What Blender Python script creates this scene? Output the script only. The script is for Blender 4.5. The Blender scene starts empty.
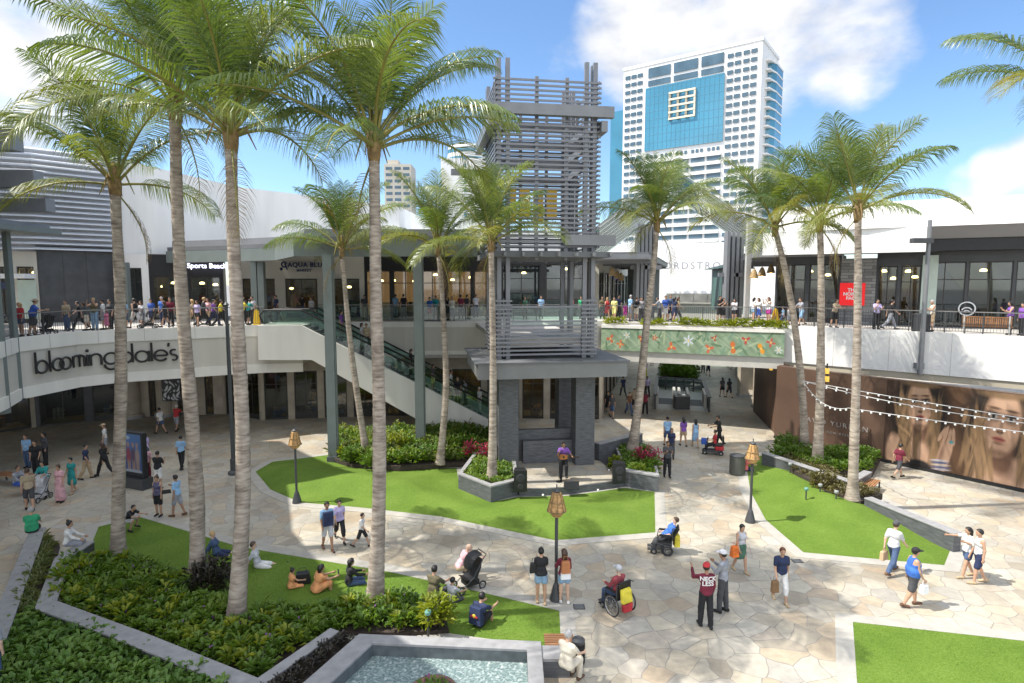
import bpy, bmesh, math, random
import numpy as np
from mathutils import Vector, Matrix, geometry as mgeo

R = math.radians
scene = bpy.context.scene
COL = scene.collection
rnd = random.Random(7)

# ---------------------------------------------------------------- camera
CAMH, FPX, PITCH = 9.5, 600.0, math.atan((341.5 - 283) / 600.0)
cam_d = bpy.data.cameras.new('camera')
cam_d.sensor_width = 36.0
cam_d.lens = 36.0 * FPX / 1024.0
cam_d.clip_start, cam_d.clip_end = 0.1, 4000.0
cam = bpy.data.objects.new('camera', cam_d)
COL.objects.link(cam)
cam.location = (0, 0, CAMH)
cam.rotation_euler = (R(90) - PITCH, 0, 0)
scene.camera = cam

def ray(px, py):
    u, v = (px - 512) / FPX, (341.5 - py) / FPX
    c, s = math.cos(PITCH), math.sin(PITCH)
    return Vector((u, c + v * s, -s + v * c))

def G(px, py, z=0.0):
    """where the picture point meets the level z"""
    d = ray(px, py)
    t = (z - CAMH) / d.z
    return Vector((d.x * t, d.y * t, z))

def AT(px, py, y):
    """where the picture point meets the distance y"""
    d = ray(px, py)
    t = y / d.y
    return Vector((d.x * t, y, CAMH + d.z * t))

# ---------------------------------------------------------------- sun and sky
SUN_EL, SUN_AZ = 54.0, -95.0          # degrees; azimuth measured from +Y towards +X
sd = Vector((math.sin(R(SUN_AZ)) * math.cos(R(SUN_EL)), math.cos(R(SUN_AZ)) * math.cos(R(SUN_EL)), math.sin(R(SUN_EL))))
sun_d = bpy.data.lights.new('sun', 'SUN')
sun_d.energy = 3.3
sun_d.angle = R(0.5)
sun_d.color = (1.0, 0.955, 0.88)
sun = bpy.data.objects.new('sun', sun_d)
COL.objects.link(sun)
sun.location = (0, 0, 60)
sun.rotation_euler = (-sd).to_track_quat('-Z', 'Y').to_euler()

world = bpy.data.worlds.new('World')
scene.world = world
world.use_nodes = True
wt = world.node_tree
wt.nodes.clear()
def wn(t, **k):
    n = wt.nodes.new(t)
    for a, b in k.items():
        setattr(n, a, b)
    return n
def wmath(op, a, b=None, c=None):
    n = wn('ShaderNodeMath', operation=op)
    for i, x in enumerate((a, b, c)):
        if x is None: continue
        if isinstance(x, (int, float)): n.inputs[i].default_value = x
        else: wt.links.new(x, n.inputs[i])
    return n.outputs[0]
sky = wn('ShaderNodeTexSky', sky_type='NISHITA')
sky.sun_disc = False
sky.sun_elevation = R(SUN_EL)
sky.sun_rotation = R(SUN_AZ)
sky.altitude = 10
sky.air_density = 1.0
sky.dust_density = 0.35
sky.ozone_density = 3.0
tc = wn('ShaderNodeTexCoord')
nz = wn('ShaderNodeTexNoise')
nz.inputs['Scale'].default_value = 7.0
nz.inputs['Detail'].default_value = 9.0
nz.inputs['Roughness'].default_value = 0.55
mp = wn('ShaderNodeMapping')
mp.inputs['Scale'].default_value = (1.0, 1.0, 1.7)
wt.links.new(tc.outputs['Generated'], mp.inputs['Vector'])
wt.links.new(mp.outputs['Vector'], nz.inputs['Vector'])
CLOUDS = [(650, 30, 6.8, 1.0), (750, 40, 7.6, 1.0), (845, 35, 5.8, .95), (600, 75, 6, .55), (25, 30, 6.5, 1.0), (-60, 60, 9, 1.0),
          (1000, 178, 2.6, .95), (1045, 172, 3.4, 1.0), (968, 187, 2.2, .75), (900, 10, 4, .5), (720, -70, 11, .8), (185, 45, 7, .5), (460, 125, 3.5, .5), (340, 10, 3, .4),
          (250, 150, 8, .45)]
tot = None
for (px, py, rad, amp) in CLOUDS:
    d = ray(px, py).normalized()
    vm = wn('ShaderNodeVectorMath', operation='DOT_PRODUCT')
    wt.links.new(tc.outputs['Generated'], vm.inputs[0])
    vm.inputs[1].default_value = d
    mr = wn('ShaderNodeMapRange')
    mr.interpolation_type = 'SMOOTHSTEP'
    mr.inputs['From Min'].default_value = math.cos(R(rad * 1.35))
    mr.inputs['From Max'].default_value = math.cos(R(rad * 0.25))
    mr.inputs['To Max'].default_value = amp
    wt.links.new(vm.outputs['Value'], mr.inputs['Value'])
    tot = mr.outputs[0] if tot is None else wmath('MAXIMUM', tot, mr.outputs[0])
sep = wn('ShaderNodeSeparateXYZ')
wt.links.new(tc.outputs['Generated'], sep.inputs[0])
for sock, lo_, hi_, amp in ((2, .52, .85, .92), (1, -.15, -.7, .9)):   # unseen cloud added overhead and behind the camera for neutral fill light
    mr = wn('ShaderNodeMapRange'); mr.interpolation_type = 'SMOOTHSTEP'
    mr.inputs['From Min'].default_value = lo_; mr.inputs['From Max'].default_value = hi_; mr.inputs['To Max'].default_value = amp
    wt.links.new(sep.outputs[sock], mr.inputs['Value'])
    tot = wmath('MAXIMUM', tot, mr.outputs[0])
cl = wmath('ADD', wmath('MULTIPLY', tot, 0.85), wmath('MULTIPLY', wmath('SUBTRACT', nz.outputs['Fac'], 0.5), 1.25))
mr = wn('ShaderNodeMapRange')
mr.interpolation_type = 'SMOOTHSTEP'
mr.inputs['From Min'].default_value = 0.42
mr.inputs['From Max'].default_value = 0.95
wt.links.new(cl, mr.inputs['Value'])
nz2 = wn('ShaderNodeTexNoise')
nz2.inputs['Scale'].default_value = 12.0
nz2.inputs['Detail'].default_value = 5.0
wt.links.new(mp.outputs['Vector'], nz2.inputs['Vector'])
cr = wn('ShaderNodeValToRGB')
cr.color_ramp.elements[0].position = .3
cr.color_ramp.elements[0].color = (2.3, 2.4, 2.65, 1)
cr.color_ramp.elements[1].position = .65
cr.color_ramp.elements[1].color = (3.7, 3.7, 3.65, 1)
wt.links.new(nz2.outputs['Fac'], cr.inputs['Fac'])
tint = wn('ShaderNodeMix', data_type='RGBA', blend_type='MULTIPLY')
tint.inputs[0].default_value = 1.0
wt.links.new(sky.outputs[0], tint.inputs[6])
tint.inputs[7].default_value = (0.56, 0.63, 0.69, 1)
mx = wn('ShaderNodeMix', data_type='RGBA')
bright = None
for sock, lo_, hi_ in ((2, .5, .8), (1, .0, -.5)):     # brighten the added clouds overhead and behind, to raise the fill light
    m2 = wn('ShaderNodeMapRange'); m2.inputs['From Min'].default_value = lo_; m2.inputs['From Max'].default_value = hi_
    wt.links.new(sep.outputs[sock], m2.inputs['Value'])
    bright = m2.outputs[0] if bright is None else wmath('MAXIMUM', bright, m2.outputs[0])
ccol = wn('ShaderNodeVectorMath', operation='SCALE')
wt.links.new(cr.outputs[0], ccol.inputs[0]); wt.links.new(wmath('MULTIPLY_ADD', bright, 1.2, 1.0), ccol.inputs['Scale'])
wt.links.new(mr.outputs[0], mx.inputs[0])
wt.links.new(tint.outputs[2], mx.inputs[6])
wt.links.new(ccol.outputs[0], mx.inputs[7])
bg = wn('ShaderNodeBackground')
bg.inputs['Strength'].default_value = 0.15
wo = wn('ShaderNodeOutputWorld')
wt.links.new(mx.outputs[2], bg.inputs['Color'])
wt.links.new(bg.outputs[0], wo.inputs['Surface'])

scene.view_settings.view_transform = 'Standard'
scene.view_settings.look = 'None'
scene.view_settings.exposure = 1.14
scene.view_settings.gamma = 1.0
scene.view_settings.use_curve_mapping = False
scene.cycles.max_bounces = 6
scene.cycles.transparent_max_bounces = 12
scene.cycles.sample_clamp_indirect = 4.0
try:
    scene.cycles.use_denoising = True
except Exception:
    pass

# ---------------------------------------------------------------- materials
MATS = {}
def srgb(r, g, b):
    f = lambda c: (c / 255 / 12.92) if c / 255 <= .04045 else ((c / 255 + .055) / 1.055) ** 2.4
    return (f(r), f(g), f(b))

def M(name, col=(.5, .5, .5), rough=.6, var=.12, scale=3.0, bump=0.0, bscale=30.0, metal=0.0, spec=.5, emit=None, estr=0.0, stretch=(1, 1, 1)):
    if name in MATS: return MATS[name]
    m = bpy.data.materials.new(name)
    m.use_nodes = True
    nt = m.node_tree
    b = nt.nodes['Principled BSDF']
    b.inputs['Roughness'].default_value = rough
    b.inputs['Metallic'].default_value = metal
    b.inputs['Specular IOR Level'].default_value = spec
    t = nt.nodes.new('ShaderNodeTexCoord')
    mpn = nt.nodes.new('ShaderNodeMapping')
    mpn.inputs['Scale'].default_value = stretch
    nt.links.new(t.outputs['Object'], mpn.inputs['Vector'])
    if var > 0:
        n = nt.nodes.new('ShaderNodeTexNoise')
        n.inputs['Scale'].default_value = scale
        n.inputs['Detail'].default_value = 6
        nt.links.new(mpn.outputs[0], n.inputs['Vector'])
        r = nt.nodes.new('ShaderNodeValToRGB')
        e = r.color_ramp.elements
        e[0].position, e[1].position = .3, .7
        e[0].color = tuple(max(0, c * (1 - var)) for c in col) + (1,)
        e[1].color = tuple(min(1, c * (1 + var)) for c in col) + (1,)
        nt.links.new(n.outputs['Fac'], r.inputs['Fac'])
        nt.links.new(r.outputs[0], b.inputs['Base Color'])
    else:
        b.inputs['Base Color'].default_value = tuple(col) + (1,)
    if bump > 0:
        n2 = nt.nodes.new('ShaderNodeTexNoise')
        n2.inputs['Scale'].default_value = bscale
        n2.inputs['Detail'].default_value = 4
        nt.links.new(mpn.outputs[0], n2.inputs['Vector'])
        bp = nt.nodes.new('ShaderNodeBump')
        bp.inputs['Strength'].default_value = bump
        bp.inputs['Distance'].default_value = .02
        nt.links.new(n2.outputs['Fac'], bp.inputs['Height'])
        nt.links.new(bp.outputs[0], b.inputs['Normal'])
    if emit:
        b.inputs['Emission Color'].default_value = tuple(emit) + (1,)
        b.inputs['Emission Strength'].default_value = estr
    MATS[name] = m
    return m

def ramp(nt, stops):
    r = nt.nodes.new('ShaderNodeValToRGB')
    el = r.color_ramp.elements
    while len(el) < len(stops): el.new(0.5)
    for e, (p, c) in zip(el, stops):
        e.position = p
        e.color = tuple(c) + (1,)
    return r

def flagstone(name, sc, cols, grout, joint=.022, rough=.55):
    m = bpy.data.materials.new(name); m.use_nodes = True
    nt = m.node_tree; b = nt.nodes['Principled BSDF']
    t = nt.nodes.new('ShaderNodeTexCoord')
    n = nt.nodes.new('ShaderNodeTexNoise'); n.inputs['Scale'].default_value = .9; n.inputs['Detail'].default_value = 2
    nt.links.new(t.outputs['Object'], n.inputs['Vector'])
    va = nt.nodes.new('ShaderNodeVectorMath'); va.operation = 'MULTIPLY_ADD'
    nt.links.new(n.outputs['Color'], va.inputs[0]); va.inputs[1].default_value = (.5, .5, 0)
    nt.links.new(t.outputs['Object'], va.inputs[2])
    v1 = nt.nodes.new('ShaderNodeTexVoronoi'); v1.voronoi_dimensions = '2D'; v1.inputs['Scale'].default_value = sc
    v2 = nt.nodes.new('ShaderNodeTexVoronoi'); v2.voronoi_dimensions = '2D'; v2.feature = 'DISTANCE_TO_EDGE'; v2.inputs['Scale'].default_value = sc
    nt.links.new(va.outputs[0], v1.inputs['Vector']); nt.links.new(va.outputs[0], v2.inputs['Vector'])
    sx = nt.nodes.new('ShaderNodeSeparateColor'); nt.links.new(v1.outputs['Color'], sx.inputs[0])
    r = ramp(nt, cols); nt.links.new(sx.outputs[0], r.inputs['Fac'])
    nn = nt.nodes.new('ShaderNodeTexNoise'); nn.inputs['Scale'].default_value = 3.5; nn.inputs['Detail'].default_value = 8; nn.inputs['Roughness'].default_value = .65
    nt.links.new(t.outputs['Object'], nn.inputs['Vector'])
    rr = ramp(nt, [(.3, (.80, .79, .78)), (.7, (1.08, 1.06, 1.02))]); nt.links.new(nn.outputs['Fac'], rr.inputs['Fac'])
    mu = nt.nodes.new('ShaderNodeMix'); mu.data_type = 'RGBA'; mu.blend_type = 'MULTIPLY'; mu.inputs[0].default_value = 1
    nt.links.new(r.outputs[0], mu.inputs[6]); nt.links.new(rr.outputs[0], mu.inputs[7])
    # broad dirt stains
    ns = nt.nodes.new('ShaderNodeTexNoise'); ns.inputs['Scale'].default_value = .35; ns.inputs['Detail'].default_value = 5
    nt.links.new(t.outputs['Object'], ns.inputs['Vector'])
    rs = ramp(nt, [(.33, (.76, .74, .71)), (.5, (.94, .93, .91)), (.66, (1.04, 1.04, 1.03))]); nt.links.new(ns.outputs['Fac'], rs.inputs['Fac'])
    mu2 = nt.nodes.new('ShaderNodeMix'); mu2.data_type = 'RGBA'; mu2.blend_type = 'MULTIPLY'; mu2.inputs[0].default_value = 1
    nt.links.new(mu.outputs[2], mu2.inputs[6]); nt.links.new(rs.outputs[0], mu2.inputs[7])
    rj = ramp(nt, [(joint * .5, (1, 1, 1)), (joint, (0, 0, 0))]); nt.links.new(v2.outputs['Distance'], rj.inputs['Fac'])
    mg = nt.nodes.new('ShaderNodeMix'); mg.data_type = 'RGBA'
    nt.links.new(rj.outputs[0], mg.inputs[0]); nt.links.new(mu2.outputs[2], mg.inputs[6]); mg.inputs[7].default_value = tuple(grout) + (1,)
    nt.links.new(mg.outputs[2], b.inputs['Base Color'])
    b.inputs['Roughness'].default_value = rough
    bp = nt.nodes.new('ShaderNodeBump'); bp.inputs['Strength'].default_value = .35; bp.inputs['Distance'].default_value = .012
    ad = nt.nodes.new('ShaderNodeMath'); ad.operation = 'SUBTRACT'
    nt.links.new(nn.outputs['Fac'], ad.inputs[0]); nt.links.new(rj.outputs[0], ad.inputs[1])
    nt.links.new(ad.outputs[0], bp.inputs['Height']); nt.links.new(bp.outputs[0], b.inputs['Normal'])
    MATS[name] = m
    return m

def leafmat(name, stops, rough=.38, trans=.35, scale=1.3, tcol=None, perobj=0.0):
    """foliage: colour varies from leaf patch to leaf patch, light passes through"""
    m = bpy.data.materials.new(name); m.use_nodes = True
    nt = m.node_tree; b = nt.nodes['Principled BSDF']; out = nt.nodes['Material Output']
    t = nt.nodes.new('ShaderNodeTexCoord')
    n = nt.nodes.new('ShaderNodeTexNoise'); n.inputs['Scale'].default_value = scale; n.inputs['Detail'].default_value = 4
    nt.links.new(t.outputs['Object'], n.inputs['Vector'])
    r = ramp(nt, stops)
    if perobj:
        oi = nt.nodes.new('ShaderNodeObjectInfo')
        ma = nt.nodes.new('ShaderNodeMath'); ma.operation = 'MULTIPLY_ADD'; ma.inputs[1].default_value = perobj; ma.inputs[2].default_value = -perobj / 2
        nt.links.new(oi.outputs['Random'], ma.inputs[0])
        mb_ = nt.nodes.new('ShaderNodeMath'); mb_.operation = 'ADD'
        nt.links.new(ma.outputs[0], mb_.inputs[0]); nt.links.new(n.outputs['Fac'], mb_.inputs[1])
        nt.links.new(mb_.outputs[0], r.inputs['Fac'])
    else:
        nt.links.new(n.outputs['Fac'], r.inputs['Fac'])
    nt.links.new(r.outputs[0], b.inputs['Base Color'])
    b.inputs['Roughness'].default_value = rough
    b.inputs['Specular IOR Level'].default_value = .5
    tr = nt.nodes.new('ShaderNodeBsdfTranslucent')
    hs = nt.nodes.new('ShaderNodeMix'); hs.data_type = 'RGBA'; hs.blend_type = 'MULTIPLY'; hs.inputs[0].default_value = 1
    nt.links.new(r.outputs[0], hs.inputs[6]); hs.inputs[7].default_value = tuple(tcol or (1.5, 1.5, .5)) + (1,)
    nt.links.new(hs.outputs[2], tr.inputs['Color'])
    ms = nt.nodes.new('ShaderNodeMixShader'); ms.inputs[0].default_value = trans
    nt.links.new(b.outputs[0], ms.inputs[1]); nt.links.new(tr.outputs[0], ms.inputs[2])
    nt.links.new(ms.outputs[0], out.inputs['Surface'])
    MATS[name] = m
    return m

def glassmat(name, tint=(.6, .7, .7), mixv=.35, rough=.03):
    m = bpy.data.materials.new(name); m.use_nodes = True
    nt = m.node_tree; nt.nodes.remove(nt.nodes['Principled BSDF']); out = nt.nodes['Material Output']
    a = nt.nodes.new('ShaderNodeBsdfTransparent'); a.inputs[0].default_value = tuple(tint) + (1,)
    g = nt.nodes.new('ShaderNodeBsdfGlossy'); g.inputs['Roughness'].default_value = rough
    n = nt.nodes.new('ShaderNodeTexNoise'); n.inputs['Scale'].default_value = .6
    bp = nt.nodes.new('ShaderNodeBump'); bp.inputs['Strength'].default_value = .05
    nt.links.new(n.outputs['Fac'], bp.inputs['Height']); nt.links.new(bp.outputs[0], g.inputs['Normal'])
    f = nt.nodes.new('ShaderNodeFresnel'); f.inputs[0].default_value = 1.5
    ad = nt.nodes.new('ShaderNodeMath'); ad.operation = 'MULTIPLY_ADD'; ad.inputs[1].default_value = .8; ad.inputs[2].default_value = mixv
    nt.links.new(f.outputs[0], ad.inputs[0])
    s = nt.nodes.new('ShaderNodeMixShader')
    nt.links.new(ad.outputs[0], s.inputs[0]); nt.links.new(a.outputs[0], s.inputs[1]); nt.links.new(g.outputs[0], s.inputs[2])
    nt.links.new(s.outputs[0], out.inputs['Surface'])
    MATS[name] = m
    return m

def attrmat(name, rough=.5):
    m = bpy.data.materials.new(name); m.use_nodes = True
    nt = m.node_tree; b = nt.nodes['Principled BSDF']
    a = nt.nodes.new('ShaderNodeAttribute'); a.attribute_name = 'Col'
    nt.links.new(a.outputs['Color'], b.inputs['Base Color'])
    b.inputs['Roughness'].default_value = rough
    MATS[name] = m
    return m

# ---------------------------------------------------------------- mesh building
def wmat(o):
    m = o.matrix_basis.copy()
    return wmat(o.parent) @ m if o.parent else m

class MB:
    def __init__(s):
        s.v, s.f, s.m = [], [], []
    def add(s, vs, fs, mi=0):
        o = len(s.v)
        s.v.extend(Vector(v) for v in vs)
        for f in fs:
            s.f.append(tuple(i + o for i in f)); s.m.append(mi)
        return s
    def box(s, x0, x1, y0, y1, z0, z1, mi=0):
        return s.add([(x0, y0, z0), (x1, y0, z0), (x1, y1, z0), (x0, y1, z0), (x0, y0, z1), (x1, y0, z1), (x1, y1, z1), (x0, y1, z1)],
                     [(3, 2, 1, 0), (4, 5, 6, 7), (0, 1, 5, 4), (1, 2, 6, 5), (2, 3, 7, 6), (3, 0, 4, 7)], mi)
    def beam(s, p, q, w, h, mi=0, up=(0, 0, 1)):
        p, q = Vector(p), Vector(q)
        d = (q - p).normalized(); up = Vector(up)
        if abs(d.dot(up)) > .99: up = Vector((0, 1, 0))
        a = d.cross(up).normalized() * (w / 2); b = a.cross(d).normalized() * (h / 2)
        vs = [p - a - b, p + a - b, p + a + b, p - a + b, q - a - b, q + a - b, q + a + b, q - a + b]
        return s.add(vs, [(0, 1, 2, 3), (7, 6, 5, 4), (4, 5, 1, 0), (5, 6, 2, 1), (6, 7, 3, 2), (7, 4, 0, 3)], mi)
    def prism(s, poly, z0, z1, mi=0):
        n = len(poly)
        area = sum(poly[i][0] * poly[(i + 1) % n][1] - poly[(i + 1) % n][0] * poly[i][1] for i in range(n))
        if area < 0: poly = poly[::-1]
        vs = [(p[0], p[1], z0) for p in poly] + [(p[0], p[1], z1) for p in poly]
        fs = [tuple(range(n - 1, -1, -1)), tuple(range(n, 2 * n))] + [(i, (i + 1) % n, n + (i + 1) % n, n + i) for i in range(n)]
        return s.add(vs, fs, mi)
    def tube(s, pts, rads, n=8, mi=0, cap=True):
        pts = [Vector(p) for p in pts]
        if isinstance(rads, (int, float)): rads = [rads] * len(pts)
        o = len(s.v); ref = None
        for i, p in enumerate(pts):
            d = (pts[min(i + 1, len(pts) - 1)] - pts[max(i - 1, 0)]).normalized()
            if ref is None:
                ref = d.orthogonal().normalized()
            ref = (ref - d * ref.dot(d)).normalized()
            b = d.cross(ref)
            for k in range(n):
                a = 2 * math.pi * k / n
                s.v.append(p + (ref * math.cos(a) + b * math.sin(a)) * rads[i])
        for i in range(len(pts) - 1):
            for k in range(n):
                a, b2 = o + i * n + k, o + i * n + (k + 1) % n
                s.f.append((a, b2, b2 + n, a + n)); s.m.append(mi)
        if cap:
            s.f.append(tuple(o + k for k in range(n - 1, -1, -1))); s.m.append(mi)
            e = o + (len(pts) - 1) * n
            s.f.append(tuple(e + k for k in range(n))); s.m.append(mi)
        return s
    def lathe(s, prof, n=16, c=(0, 0, 0), mi=0, cap=True):
        o = len(s.v)
        for (r, z) in prof:
            for k in range(n):
                a = 2 * math.pi * k / n
                s.v.append(Vector((c[0] + r * math.cos(a), c[1] + r * math.sin(a), c[2] + z)))
        for i in range(len(prof) - 1):
            for k in range(n):
                a, b = o + i * n + k, o + i * n + (k + 1) % n
                s.f.append((a, b, b + n, a + n)); s.m.append(mi)
        if cap:
            s.f.append(tuple(o + k for k in range(n - 1, -1, -1))); s.m.append(mi)
            e = o + (len(prof) - 1) * n
            s.f.append(tuple(e + k for k in range(n))); s.m.append(mi)
        return s
    def ball(s, c, r, n=8, mi=0, sq=(1, 1, 1)):
        c = Vector(c); prof = []
        o = len(s.v); m = max(4, n // 2)
        for i in range(m + 1):
            t = math.pi * i / m
            for k in range(n):
                a = 2 * math.pi * k / n
                s.v.append(c + Vector((r * sq[0] * math.sin(t) * math.cos(a), r * sq[1] * math.sin(t) * math.sin(a), -r * sq[2] * math.cos(t))))
        for i in range(m):
            for k in range(n):
                a, b = o + i * n + k, o + i * n + (k + 1) % n
                s.f.append((a, b, b + n, a + n)); s.m.append(mi)
        return s
    def ring(s, c, ex, ey, r, t, n=20, a0=0, a1=360, mi=0):
        """bent bar round c in the plane ex, ey"""
        c, ex, ey = Vector(c), Vector(ex), Vector(ey)
        k = max(3, int(n * abs(a1 - a0) / 360) + 1)
        pts = [c + (ex * math.cos(R(a0 + (a1 - a0) * i / (k - 1))) + ey * math.sin(R(a0 + (a1 - a0) * i / (k - 1)))) * r for i in range(k)]
        return s.tube(pts, t, 6, mi)
    def sweep(s, line, prof, mi=0, closed=False):
        """profile (offset to the right of the line, z) carried along a ground line"""
        L = [Vector((p[0], p[1])) for p in line]; n = len(L); o = len(s.v); m = len(prof)
        for i in range(n):
            d0 = (L[i] - L[i - 1]).normalized() if (i > 0 or closed) else None
            d1 = (L[(i + 1) % n] - L[i]).normalized() if (i < n - 1 or closed) else None
            d0 = d0 or d1; d1 = d1 or d0
            n0, n1 = Vector((d0.y, -d0.x)), Vector((d1.y, -d1.x))
            nn = (n0 + n1); nn = nn / max(.3, nn.dot(n0))
            for (off, z) in prof:
                s.v.append(Vector((L[i].x + nn.x * off, L[i].y + nn.y * off, z)))
        for i in range(n if closed else n - 1):
            j = (i + 1) % n
            for k in range(m):
                k2 = (k + 1) % m
                s.f.append((o + i * m + k, o + i * m + k2, o + j * m + k2, o + j * m + k)); s.m.append(mi)
        if not closed:
            s.f.append(tuple(o + k for k in range(m - 1, -1, -1))); s.m.append(mi)
            s.f.append(tuple(o + (n - 1) * m + k for k in range(m))); s.m.append(mi)
        return s
    def mesh(s, name, mats, smooth=False):
        me = bpy.data.meshes.new(name)
        me.from_pydata([tuple(v) for v in s.v], [], s.f)
        mats = mats if isinstance(mats, (list, tuple)) else [mats]
        for m in mats: me.materials.append(m)
        if len(mats) > 1: me.polygons.foreach_set('material_index', s.m)
        bm = bmesh.new(); bm.from_mesh(me)
        bmesh.ops.recalc_face_normals(bm, faces=bm.faces)
        big = [f for f in bm.faces if len(f.verts) > 4]
        if big: bmesh.ops.triangulate(bm, faces=big)
        bm.to_mesh(me); bm.free()
        if smooth: me.polygons.foreach_set('use_smooth', [True] * len(me.polygons))
        return me
    def build(s, name, mats, parent=None, smooth=False, local=False, bevel=0):
        if parent is not None and not local:
            im = wmat(parent).inverted()
            s.v = [im @ v for v in s.v]
        return link(name, s.mesh(name, mats, smooth), parent, bevel)

def link(name, me, parent=None, bevel=0):
    o = bpy.data.objects.new(name, me)
    COL.objects.link(o)
    if parent is not None: o.parent = parent
    if bevel:
        b = o.modifiers.new('bevel', 'BEVEL'); b.width = bevel; b.segments = 2; b.limit_method = 'ANGLE'
    return o

def tag(o, label=None, cat=None, group=None, kind=None):
    if label: o['label'] = label
    if cat: o['category'] = cat
    if group: o['group'] = group
    if kind: o['kind'] = kind
    return o

def thing(name, label, cat, loc=(0, 0, 0), rotz=0, group=None):
    o = bpy.data.objects.new(name, None)
    o.empty_display_size = .2
    COL.objects.link(o)
    o.location = loc; o.rotation_euler = (0, 0, rotz)
    return tag(o, label, cat, group)

def copy_tree(o, parent=None):
    c = o.copy(); COL.objects.link(c); c.parent = parent
    for ch in list(o.children): copy_tree(ch, c)
    return c

def place(o, loc, rotz=0, label=None, group=None):
    o.location = loc; o.rotation_euler = (0, 0, rotz)
    return tag(o, label, None, group)

def text_mesh(txt, size, thick=.02, spacing=1.0, bold=0.0):
    cu = bpy.data.curves.new('t', 'FONT')
    cu.body = txt; cu.size = size; cu.extrude = thick; cu.align_x = 'CENTER'; cu.align_y = 'CENTER'
    cu.space_character = spacing; cu.offset = bold; cu.resolution_u = 3
    o = bpy.data.objects.new('t', cu); COL.objects.link(o)
    dg = bpy.context.evaluated_depsgraph_get()
    me = bpy.data.meshes.new_from_object(o.evaluated_get(dg))
    bpy.data.objects.remove(o); bpy.data.curves.remove(cu)
    return me

def text(name, txt, size, mat, loc, face, parent=None, thick=.02, spacing=1.0, bold=0.0, tilt=90):
    """lettering standing upright at loc; `face` is the direction (angle about z) of its reading direction"""
    me = text_mesh(txt, size, thick, spacing, bold)
    me.materials.clear(); me.materials.append(mat)
    for p in me.polygons: p.material_index = 0
    mw = Matrix.Translation(loc) @ Matrix.Rotation(face, 4, 'Z') @ Matrix.Rotation(R(tilt), 4, 'X')
    if parent is not None: mw = wmat(parent).inverted() @ mw
    me.transform(mw)
    me.name = name
    return link(name, me, parent)

def paint_panel(name, corners, nx, ny, fn, mat, parent=None, thick=.03):
    """printed flat panel; fn(u, v arrays) -> rgb colours of the print (u right, v up), corners bl, br, tr, tl"""
    bl, br, tr, tl = [Vector(c) for c in corners]
    us, vs = np.linspace(0, 1, nx), np.linspace(0, 1, ny)
    verts = []
    for v in vs:
        a, b = bl.lerp(tl, v), br.lerp(tr, v)
        for u in us: verts.append(a.lerp(b, u))
    faces = [(j * nx + i, j * nx + i + 1, (j + 1) * nx + i + 1, (j + 1) * nx + i) for j in range(ny - 1) for i in range(nx - 1)]
    nrm = (br - bl).cross(tl - bl).normalized()
    k = len(verts)
    verts += [c - nrm * thick for c in (bl, br, tr, tl)]
    faces += [(k + 3, k + 2, k + 1, k), (0, k, k + 1, nx - 1), (nx - 1, k + 1, k + 2, nx * ny - 1), (nx * ny - 1, k + 2, k + 3, nx * (ny - 1)), (nx * (ny - 1), k + 3, k, 0)]
    if parent is not None:
        im = wmat(parent).inverted(); verts = [im @ v for v in verts]
    me = bpy.data.meshes.new(name)
    me.from_pydata([tuple(v) for v in verts], [], faces)
    U, V = np.meshgrid(us, vs)
    c = np.clip(fn(U, V), 0, 1).reshape(-1, 3)
    col = np.ones((len(verts), 4), np.float32); col[:k, :3] = c; col[k:, :3] = c[:4]
    at = me.color_attributes.new('Col', 'FLOAT_COLOR', 'POINT')
    at.data.foreach_set('color', col.ravel())
    me.materials.append(mat)
    return link(name, me, parent)

def inpoly(x, y, poly):
    c = False; n = len(poly); j = n - 1
    for i in range(n):
        xi, yi, xj, yj = poly[i][0], poly[i][1], poly[j][0], poly[j][1]
        if (yi > y) != (yj > y) and x < (xj - xi) * (y - yi) / (yj - yi + 1e-12) + xi: c = not c
        j = i
    return c

def edge_dist(x, y, poly):
    best = 1e9; n = len(poly)
    for i in range(n):
        ax, ay, bx, by = poly[i][0], poly[i][1], poly[(i + 1) % n][0], poly[(i + 1) % n][1]
        dx, dy = bx - ax, by - ay
        t = max(0, min(1, ((x - ax) * dx + (y - ay) * dy) / (dx * dx + dy * dy + 1e-12)))
        best = min(best, math.hypot(x - ax - t * dx, y - ay - t * dy))
    return best

def smooth_poly(poly, it=2):
    for _ in range(it):
        q = []
        for i in range(len(poly)):
            a, b = Vector(poly[i]), Vector(poly[(i + 1) % len(poly)])
            q += [a.lerp(b, .25), a.lerp(b, .75)]
        poly = q
    return poly
# ================================================================ materials of the place
STONE = flagstone('flagstone', 1.5, [(0.0, (.33, .295, .24)), (.2, (.44, .405, .335)), (.42, (.38, .365, .33)), (.6, (.46, .43, .36)), (.75, (.45, .40, .315)), (.88, (.41, .335, .25)), (1.0, (.42, .405, .37))], (.23, .21, .18))
BAND = M('pale_concrete', (.36, .34, .30), .7, .1, 2.5, .2, 60)
GROUND = M('city_ground', (.22, .21, .20), .85, .2, .3)
SLATE = M('slate_block', (.095, .098, .105), .55, .35, 3.0, .4, 25, stretch=(1, 1, 6))
SLATE_T = M('slate_coping', (.27, .265, .265), .6, .15, 4.0, .25, 45)
SOIL = M('soil', (.045, .033, .025), .9, .4, 9, .8, 25)
WHITE = M('white_plaster', (.83, .82, .79), .65, .06, 1.0, .05, 40, stretch=(1, 1, .12))
CREAM = M('cream_plaster', (.60, .57, .49), .65, .06, .7, .05, 40)
BEIGE = M('beige_stone', (.36, .31, .24), .6, .2, 1.2, .15, 25)
FASC = M('fascia_plaster', (.74, .715, .65), .65, .07, 1.2, .05, 30, stretch=(1, 1, .15))
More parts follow.
